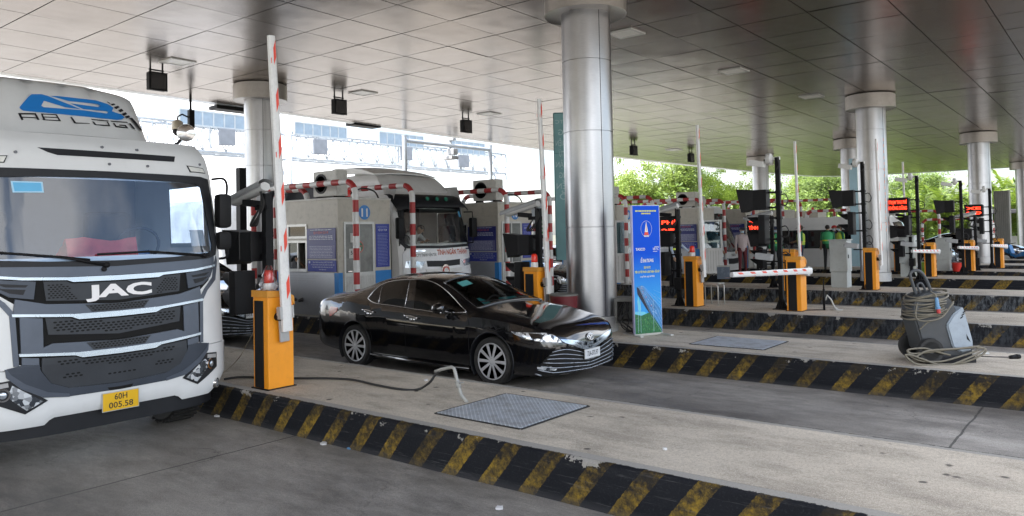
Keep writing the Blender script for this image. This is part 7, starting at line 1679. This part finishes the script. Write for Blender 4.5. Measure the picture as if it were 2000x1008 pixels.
# far teal board beside the pole
P = at_depth(1670, 26, 0); t = empty('hanging_banner', P, radians(35), 'pale blue board hanging left of the far steel column', 'banner'); b = MB(); b.b2((-.13, 0, zat(P, 520)), (.16, .03, zat(P, 310))); b.build('cloth', M('board_pale_blue', (.22, .36, .42), .4, var=.2, vs=1), t)

# ================================================================ PRESSURE WASHER
W0 = onz(1832, 704, K); t = empty('pressure_washer', (W0.x, W0.y, K), radians(39), 'grey wheeled pressure washer wound with cable on the island at the right', 'pressure washer')
S_ = (W0-CP).dot(FW)/FPX
def wl(x, y, d=0): return ((1600+x/3.36-1832)*S_, d, (704-(500+y/3.36))*S_)   # crop coordinates -> metres in the machine's own frame
def w2(x, y): q = wl(x, y); return (q[0], q[2])
m_wd = M('washer_dark', (.045, .05, .055), .5, var=.12, dirt=.25, vs=8); m_wl = M('washer_panel', (.28, .33, .38), .42, var=.08, dirt=.3, vs=6); m_cable = M('cable_khaki', (.16, .145, .11), .6, var=.12, dirt=.2, vs=20)
def slab(name, pts, y0, y1, mat, par, bev=.02):
    bm = bmesh.new(); vs = [bm.verts.new((x, y0, z)) for x, z in [w2(*p) for p in pts]]; f = bm.faces.new(vs); r_ = bmesh.ops.extrude_face_region(bm, geom=[f]); 
    for v in r_['geom']:
        if isinstance(v, bmesh.types.BMVert): v.co.y = y1
    bmesh.ops.recalc_face_normals(bm, faces=bm.faces[:]); bmesh.ops.bevel(bm, geom=bm.edges[:], offset=bev, segments=3, affect='EDGES'); bm.verts.index_update()
    b = MB(); b.add([v.co for v in bm.verts], [tuple(v.index for v in f.verts) for f in bm.faces]); bm.free(); return b.build(name, mat, par, auto=45)
slab('body', [(590, 385), (600, 290), (650, 245), (760, 225), (840, 290), (862, 340), (880, 480), (960, 600), (965, 690), (880, 704), (780, 690), (640, 610), (625, 520)], -.16, .18, m_wd, t)
slab('side_panel', [(790, 445), (835, 375), (900, 325), (925, 420), (958, 560), (950, 605), (880, 622), (825, 585)], -.19, .21, m_wl, t, .015)
slab('base', [(640, 640), (780, 640), (965, 640), (970, 690), (930, 706), (800, 700), (640, 690)], -.21, .22, m_dk, t, .012)
b = MB()
for k in range(4): p = wl(885+k*9, 395-k*18, -.195); b.box(p, (.04, .006, .010), 0, (0, radians(-35), 0))
p = [wl(*q, -.1925) for q in ((912, 500), (938, 555), (915, 535))]; b.add(p, [(0, 1, 2)]); b.build('vents', m_pit, t)
for dy in (-.22, .23):
    c = wl(668, 602, dy); b = MB(); R_ = 82/3.36*S_; b.lathe([(R_*.72, -.03), (R_*.95, -.035), (R_, 0), (R_*.95, .035), (R_*.72, .03), (R_*.72, -.03)], 36, (0, 0, 0), 0, 'y'); w_ = b.build('wheel', m_rub, t, loc=c, auto=40)
    b = MB(); 
    for k in range(9): a = 2*pi*k/9; b.tube([(0, 0, 0), (R_*.74*cos(a), 0, R_*.74*sin(a))], .007, 5)
    b.lathe([(.03, -.035), (.03, .035)], 16, (0, 0, 0), 0, 'y'); b.build('rim', m_wd, w_)
b = MB(); ring = [(640, 245), (612, 130), (625, 100), (655, 90), (690, 100), (725, 150), (755, 225), (745, 245), (728, 215), (695, 150), (665, 125), (645, 135), (665, 235)]
b.tube(catmull([wl(*q, 0) for q in [(652, 255), (622, 150), (618, 112), (650, 93), (690, 108), (722, 160), (752, 240)]], 5), .020, 8); b.tube(catmull([wl(*q, 0) for q in [(680, 245), (660, 190), (690, 180), (720, 245)]], 5), .014, 8); b.build('handle', m_wd, t, smooth=True)
b = MB(); rg = random.Random(3)
for k in range(14):
    cy = 248+k*11+rg.uniform(-4, 4); cx = 718-k*2+rg.uniform(-6, 6); rx = (122+rg.uniform(-10, 14))/3.36*S_; ry = .21+rg.uniform(-.01, .03); tl_ = rg.uniform(-.30, -.10); c = wl(cx, cy)
    b.tube([(c[0]+rx*cos(a), ry*sin(a), c[2]+rx*cos(a)*-tl_*.8+.01*sin(3*a+k)) for a in [2*pi*i/30 for i in range(31)]], .0095, 6)
b.tube(catmull([wl(600, 300, -.2), wl(585, 390, -.22), (wl(640, 410, -.25)), wl(740, 385, -.26), wl(835, 290, -.2)], 6), .0085, 6); b.tube(catmull([wl(835, 300, -.2), wl(740, 385, -.24), wl(660, 420, -.22), wl(615, 470, -.18)], 6), .0085, 6)
b.build('wound_cable', m_cable, t, smooth=True)
b = MB(); b.cyl(wl(708, 262, -.26), wl(710, 320, -.27), .018, .024, n=16, mi=0); b.cyl(wl(710, 320, -.27), wl(712, 332, -.27), .030, n=16, mi=0); b.cyl(wl(713, 333, -.27), wl(717, 360, -.27), .022, n=16, mi=1); b.tube([wl(690, 225, -.2), wl(705, 240, -.25), wl(708, 264, -.26)], .008, 6, 2); b.build('plug', [M('plug_blue', (.10, .24, .42), .4, var=0), M('plug_red', (.42, .04, .04), .4, var=0), m_cable], t, auto=50)
b = MB()
hs = [([(960, 580), (800, 592), (640, 600), (575, 625), (560, 640), (600, 655), (700, 690), (850, 680), (960, 640), (1000, 610), (985, 592), (940, 588)], -.30), ([(780, 635), (700, 612), (620, 588), (540, 590), (508, 600), (540, 620), (620, 615), (760, 600), (930, 590)], -.27),
      ([(985, 600), (900, 640), (760, 690), (640, 690), (545, 680), (490, 640), (480, 622), (520, 625), (560, 640)], -.33), ([(505, 605), (530, 640), (600, 668), (720, 672), (850, 640), (960, 606)], -.28)]
for pts, dy in hs: b.tube(catmull([tuple(Vector(wl(x, y, dy))+Vector((0, 0, .012))) for x, y in pts], 5), .0115, 7)
b.build('hose_coils', m_cable, t, smooth=True)
b = MB(); b.tube([wl(935, 628, -.25), wl(1010, 628, -.2), wl(1050, 630, -.2)], .012, 6, 1); b.tube([tuple(Vector(wl(x, y, d_))+Vector((0, 0, .012))) for x, y, d_ in ((970, 650, -.2), (1100, 665, -.12), (1200, 675, -.05), (1260, 680, .0))], .006, 6, 0); b.cyl(wl(1250, 676, 0), wl(1290, 672, 0), .022, .030, n=14, mi=0); b.cyl(wl(1292, 672, 0), wl(1318, 670, 0), .032, .026, n=14, mi=0); b.build('spray_lance', [m_blk, m_alu], t, smooth=True)

# ================================================================ SMALL THINGS ON THE ISLANDS
E0 = onz(912, 787, K)
def ipt(px, py): return tuple(ony(px, py, E0.y))
t = empty('bent_pipe', (E0.x, E0.y, K), 0, 'bent grey plastic pipe standing out of the nearest island beside the steel plate', 'pipe')
rel = lambda p: tuple(Vector(p)-Vector((E0.x, E0.y, K)))
b = MB(); b.tube([rel(ipt(912, 786)), rel(ipt(901, 772)), rel(ipt(896, 756)), rel(ipt(891, 735)), rel(ipt(887, 720)), rel(ipt(882, 717)), rel(ipt(864, 721)), rel(ipt(850, 726))], .017, 10); b.cyl(rel(ipt(893, 745)), rel(ipt(896, 757)), .026, n=14); b.cyl(rel(ipt(895, 749)), rel(ipt(905, 747)), .007, n=8); b.build('pipe', M('pipe_grey', (.30, .30, .28), .5, dirt=.3), t, smooth=True)
t = empty('cable', (0, 0, 0), 0, 'black cable lying from behind the nearest gate to the bent grey pipe', 'cable')
gp = [(430, 742), (464, 737), (500, 737), (575, 739), (640, 739), (690, 742), (735, 752), (780, 760), (815, 761)]
pts = [tuple(onz(x, y, K+.014)) for x, y in gp]; pts[0] = (pts[0][0], max(pts[0][1], 4.95), pts[0][2])
lp = [ipt(838, 748), ipt(850, 732), ipt(858, 725)]
b = MB(); b.tube(catmull(pts+lp, 5), .013, 8); b.build('cable', m_rub, t, smooth=True)
t = empty('cable', (0, 0, 0), 0, 'thin pale wire hanging from the nearest gate down to the island', 'cable'); b = MB(); pw = [(502, 630), (492, 655), (478, 680), (470, 695), (455, 712), (440, 724)]
p0 = onz(455, 726, K); yw = 5.6; b.tube(catmull([tuple(ony(x, y, yw)) for x, y in pw[:-1]]+[tuple(onz(436, 728, K+.006))], 4), .005, 6); b.build('wire', M('wire_tan', (.22, .18, .12), .6), t, smooth=True)
# electrical box by the big column
P = onz(1213, 648, K); t = empty('electrical_box', (P.x, P.y, K), radians(15), 'open grey electrical box with loose cables beside the big column', 'electrical box')
b = MB(); b.b2((-.12, 0, .14), (-.06, .4, .56)); b.b2((-.06, 0, .5), (.34, .4, .56)); b.b2((-.06, 0, .14), (.34, .4, .17)); b.b2((-.06, .37, .17), (.34, .4, .5)); b.b2((.30, 0, .17), (.34, .37, .5)); b.b2((-.14, -.02, .14), (-.121, .01, .56)); b.build('casing', M('box_grey', (.16, .16, .15), .6, .3, dirt=.4), t)
r = random.Random(8)
b = MB()
for k in range(6): x = r.uniform(0, .2); b.tube(catmull([(x, .1, .5), (x+r.uniform(-.08, .08), .02, .35), (x+r.uniform(-.1, .1), -.06, .2), (x+r.uniform(-.05, .15), -.1, .06), (x+r.uniform(.05, .25), -.12, .015)], 4), .010, 6)
b.lathe([(.0, .0), (.05, .01), (.06, .05), (.03, .09), (0, .1)], 14, (.27, -.14, 0)); b.build('loose_cables', m_rub, t, smooth=True)
# black pipe stub with a clear hose
P = onz(1610, 606, K); t = empty('pipe_stub', (P.x, P.y, K), 0, 'upright black pipe stub with a short clear hose on the middle island', 'pipe'); b = MB(); b.cyl((0, 0, 0), (0, 0, .42), .022, n=12); b.cyl((0, 0, .16), (0, 0, .26), .03, n=12); b.cyl((0, 0, .42), (0, 0, .62), .014, .010, n=10); b.tube([(-.35, -.3, .01), (0, 0, .01)], .01); b.build('pipe', m_blk, t, smooth=True); b = MB(); b.tube([(.02, .02, .2), (.05, .05, .3), (.10, .10, .22), (.16, .14, .05), (.2, .2, .01)], .016); b.b2((.08, .06, 0), (.3, .2, .012)); b.build('clear_hose', M('hose_clear', (.45, .45, .42), .4), t, smooth=True)
# steel stools
def stool(px, py, label):
    P = onz(px, py, K); t = empty('stool', (P.x, P.y, K), 0, label, 'stool', 'bent steel stools')
    b = MB(); 
    for y in (0, .32): b.tube([(0, y, 0), (0, y, .42), (.04, y, .46), (.26, y, .46), (.3, y, .42), (.3, y, 0)], .012, 6)
    b.build('legs', m_alu, t, smooth=True); b = MB(); b.b2((-.01, -.01, .465), (.31, .33, .48), 0, .006); b.build('seat', m_alu, t)
stool(1378, 596, 'pale steel stool behind the third orange gate'); stool(1628, 549, 'steel stool left of the pale grey cabinet'); 
def bucket(px, py, R, h, mat, label, cat='bucket', D=None):
    P = onz(px, py, K); t = empty('bucket', (P.x, P.y, K), 0, label, cat); b = MB(); b.lathe([(R*.8, 0), (R, h), (R*1.05, h), (R*1.05, h-.02), (R*1.0, h-.02)], 24); b.lathe([(0, .02), (R*.76, .02), (R*.96, h-.01)], 24); b.build('shell', mat, t, auto=40); b = MB(); b.tube([(-R, 0, h-.03), (-R*.8, -.02, h+.02), (0, -.03, h+.05), (R*.8, -.02, h+.02), (R, 0, h-.03)], .006, 5); b.build('handle', m_alu, t)
bucket(1870, 530, .17, .30, M('bucket_red', (.60, .03, .02), .35, var=.05), 'small bright red bucket left of the second lowered arm gate')
bucket(1811, 537, .2, .42, M('bin_green', (.25, .42, .05), .4, var=.1), 'lime green bin behind the first lowered arm gate', 'bin'); 
P = at_depth(1100, 12.9, K); t = empty('bin', P, 0, 'dark red bin between the second gate and the big column', 'bin'); b = MB(); b.lathe([(.2, 0), (.24, .5), (.25, .62), (.235, .62), (.2, .55)], 28); b.build('shell', M('bin_maroon', (.13, .015, .02), .5), t, auto=40); b = MB(); b.lathe([(.255, .615), (.255, .64), (.23, .65), (0, .655)], 28); b.build('lid', M('box_grey'), t, auto=40)
P = onz(1419, 545, K); t = empty('plastic_crate', (P.x, P.y, K), radians(20), 'clear plastic crate at the foot of the white guard pipe before the bus', 'crate'); b = MB()
for a, c in (((-.3, 0, 0), (.1, .02, .4)), ((-.3, .3, 0), (.1, .32, .4)), ((-.3, .02, 0), (-.28, .3, .4)), ((.08, .02, 0), (.1, .3, .4)), ((-.28, .02, 0), (.08, .3, .02))): b.b2(a, c)
b.build('shell', M('crate_grey_blue', (.16, .2, .26), .25, var=.2), t); b = MB(); b.b2((-.32, -.02, .4), (.12, .0, .44)); b.b2((-.32, .32, .4), (.12, .34, .44)); b.b2((-.32, 0, .4), (-.30, .32, .44)); b.b2((.1, 0, .4), (.12, .32, .44)); b.build('rim', m_alu, t)
# open white doors of booths 9 and 8, hinged on the booths
for bt_, (px, D, w_) in zip([o for o in bpy.data.objects if o.name.startswith('toll_booth') and o.parent is None][2:4], ((1226, 24.0, .75), (1388, 28.0, .75))):
    P = at_depth(px, D, 0)-bt_.location; b = MB(); zz_ = 0.0; R_ = Matrix.Translation((P.x, P.y, 0)) @ Matrix.Rotation(radians(30), 4, 'Z'); b.X = R_
    for a, c in (((-.4, 0, .05), (-.34, .04, 2.0)), ((.34, 0, .05), (.4, .04, 2.0)), ((-.34, 0, 1.94), (.34, .04, 2.0)), ((-.34, 0, .9), (.34, .04, .97)), ((-.34, 0, .05), (.34, .04, .11))): b.b2(a, c, 0)
    b.b2((-.34, .01, .11), (.34, .03, .9), 0); 
    for k in range(7): b.b2((-.32+.095*k, .004, .13), (-.30+.095*k, .0095, .88), 1)
    do = b.build('open_door', [m_white, m_alu], bt_); b = MB(); b.X = R_; b.b2((-.34, .015, .97), (.34, .025, 1.94)); b.build('pane', glassy('door_glass', (.5, .62, .66), .15), do)
    b = MB(); b.X = R_; b.lathe([(.19, .0), (.19, .012), (.0, .014)], 24, (.0, .05, 1.45), 0, 'y'); b.build('fan_disc', M('disc_pale', (.42, .5, .52), .5), do)
# grey upright board and dark canopy at the far right
P = at_depth(1958, 39, K); t = empty('notice_board', P, radians(-30), 'tall grey ribbed board standing behind the last gate', 'board'); b = MB(); b.b2((-.4, 0, .3), (.4, .12, 3.3)); 
for k in range(8): b.b2((-.4+.1*k, -.02, .32), (-.36+.1*k, 0, 3.28))
b.build('panel', M('board_grey', (.22, .22, .20), .6, dirt=.2), t); b = MB(); b.b2((-.35, .03, 0), (-.29, .09, .3)); b.b2((.29, .03, 0), (.35, .09, .3)); b.build('legs', m_blk, t)
P = at_depth(2000, 55, 0); t = empty('shelter', P, radians(10), 'low dark roofed shelter behind the motorbike', 'shelter'); b = MB(); b.b2((-3, 0, 2.7), (5, 4, 3.0), 0, .05); b.build('roof', M('shelter_roof', (.03, .03, .035), .6), t); b = MB(); b.b2((-2.8, 3.7, 0), (4.8, 3.8, 1.0)); b.build('low_wall', M('wall_grey', (.4, .4, .38), .8), t)
for x in (-2.8, 1, 4.7): b = MB(); b.b2((x, .2, 0), (x+.1, .3, 2.7)); b.build('post', m_blk, t)
# green direction sign and round sign between booth 10 and the column
P = at_depth(1058, 31, 0); t = empty('road_sign', P, radians(35), 'green road sign with white lettering seen right of booth 10', 'road sign'); zc = zat(P, 438)
b = MB(); b.b2((-.22, 0, zc-.55), (.22, .04, zc+.65)); so_ = b.build('panel', M('sign_green', (.03, .30, .10), .4, var=.05), t); b = MB(); lines(b, (0, -.004, zc), (1, 0, 0), (0, 0, 1), .36, 1.0, 6, 0, 5, .5); b.build('print', m_white, so_); b = MB(); b.cyl((0, .08, 0), (0, .08, zc+.6), .05, n=10); b.build('post', m_galv, t)
P = at_depth(1050, 26, 0); t = empty('round_sign', P, radians(35), 'back of a round grey sign above the green road sign', 'road sign'); zc = zat(P, 408); b = MB(); b.lathe([(.30, 0), (.30, .02), (0, .025)], 30, (0, 0, zc), 0, 'y'); b.build('disc', m_galv, t); b = MB(); b.cyl((0, .06, 0), (0, .06, zc+.2), .03, n=10); b.build('post', m_galv, t)
# litter
r = random.Random(12)
lit = [(632, 868, 0, 'white scrap of paper on the lane below the striped kerb', .05), (682, 877, 0, 'blue bottle cap on the lane below the striped kerb', .03), (975, 994, 0, 'white scrap at the bottom edge of the lane', .035), (1208, 714, 0, 'white litter by the kerb in front of the sedan', .05), (1324, 729, 0, 'small litter by the second kerb', .035), (1500, 747, 0, 'crumpled white litter by the second kerb', .04), (1624, 759, 0, 'flat white litter by the second kerb', .055), (424, 814, 0, 'crumpled scrap at the kerb beside the truck', .04), (832, 744, K, 'small white scrap on the nearest island beside the cable', .03), (1299, 879, K, 'tiny white scrap on the nearest island', .02), (1408, 637, 0, 'white scrap in the third lane', .03)]
for k, (x, y, z, l, s) in enumerate(lit):
    P = onz(x, y, z); b = MB(); n = 7; ring = [((s*(.7+.5*r.random()))*cos(2*pi*i/n), (s*(.6+.5*r.random()))*sin(2*pi*i/n), .008+.014*r.random()) for i in range(n)]
    b.add(ring+[(0, 0, .02)]+[(p[0]*.95, p[1]*.95, .002) for p in ring], [(i, (i+1) % n, n) for i in range(n)]+[(i, (i+1) % n, n+1+(i+1) % n, n+1+i) for i in range(n)]); o = b.build('paper_scrap', M('litter_white', (.6, .6, .6), .7) if 'blue' not in l else M('plug_blue'), loc=(P.x, P.y, z)); tag(o, l, 'paper scrap', 'scraps lying on the ground')

# ---------------------------------------------------------------- every separate piece its own object
SPLIT = {'bracket': 'bracket', 'base_flange': 'base_flange', 'blue_band': 'blue_band', 'side_windows': 'side_window', 'wheel_arch': 'wheel_arch', 'door_pillar': 'door_pillar', 'door_handle': 'door_handle', 'mirror_arm': 'mirror_arm',
         'legs': 'leg', 'feet': 'foot', 'sill': 'sill', 'wiper': 'wiper', 'bolts': 'bolt', 'clearance_lamps': 'clearance_lamp', 'headlight': 'headlight', 'tail_lamp': 'tail_lamp', 'fog_lamp': 'fog_lamp', 'window_trim': 'window_trim',
         'papers': 'paper', 'turquoise_papers': 'turquoise_paper', 'washer_cap': 'washer_cap', 'chords': 'chord', 'seam': 'seam', 'lamp_bezel': 'lamp_bezel', 'lamp_cable': 'lamp_cable', 'shut_lines': 'shut_line', 'grille_bar': 'grille_bar', 'shelter_post': 'post', 'vents': 'vent', 'company_lettering': None}
_cache = {}
def pieces(me):
    if me.name in _cache: return _cache[me.name]
    n = len(me.vertices); par = list(range(n))
    def fnd(a):
        while par[a] != a: par[a] = par[par[a]]; a = par[a]
        return a
    for e in me.edges:
        a, b = fnd(e.vertices[0]), fnd(e.vertices[1])
        if a != b: par[a] = b
    comp = {}
    for i in range(n): comp.setdefault(fnd(i), []).append(i)
    ks = [k for k in comp if len(comp[k]) > 2]; out = None
    if 2 <= len(ks) <= 400:
        bb = []
        for k in ks: cs = [me.vertices[i].co for i in comp[k]]; bb.append(([min(q[j] for q in cs) for j in range(3)], [max(q[j] for q in cs) for j in range(3)]))
        g = list(range(len(ks)))
        for i in range(len(ks)):
            for j in range(i):
                if g[i] != g[j] and all(bb[i][0][k]-.03 <= bb[j][1][k] and bb[j][0][k]-.03 <= bb[i][1][k] for k in range(3)): gi, gj = g[i], g[j]; g = [gi if x == gj else x for x in g]
        if len(set(g)) > 1:
            gof = {k: g[i] for i, k in enumerate(ks)}; out = []
            for gg in sorted(set(g)):
                bm = bmesh.new(); bm.from_mesh(me); bm.verts.ensure_lookup_table(); kill = [bm.verts[i] for i in range(n) if gof.get(fnd(i)) != gg]
                bmesh.ops.delete(bm, geom=kill, context='VERTS'); m2 = bpy.data.meshes.new(me.name); bm.to_mesh(m2); bm.free()
                for mt in me.materials: m2.materials.append(mt)
                c = sum((v.co for v in m2.vertices), Vector())/max(1, len(m2.vertices)); out.append((m2, c))
    _cache[me.name] = out; return out
for o in [q for q in bpy.data.objects if q.type == 'MESH' and q.parent is not None]:
    base = o.name.split('.')[0]
    if not SPLIT.get(base): continue
    ps = pieces(o.data)
    if not ps: continue
    kids = list(o.children); kid_c = {k: (sum((v.co for v in k.data.vertices), Vector())/len(k.data.vertices) if k.type == 'MESH' and len(k.data.vertices) else k.location) for k in kids}
    # a child shared by several pieces is split the same way first
    objs = []
    for i, (m2, c) in enumerate(ps):
        if i == 0: q = o; q.data = m2; q.name = SPLIT[base]
        else: q = o.copy(); q.data = m2; q.name = SPLIT[base]; COL.objects.link(q)
        objs.append((q, c))
    for k in kids:
        kp = pieces(k.data) if k.type == 'MESH' else None
        if kp:
            for i, (m2, c) in enumerate(kp):
                kk = k if i == 0 else k.copy()
                if i: COL.objects.link(kk)
                kk.data = m2; kk.parent = min(objs, key=lambda t_: (t_[1]-c).length)[0]
        else: k.parent = min(objs, key=lambda t_: (t_[1]-kid_c[k]).length)[0]
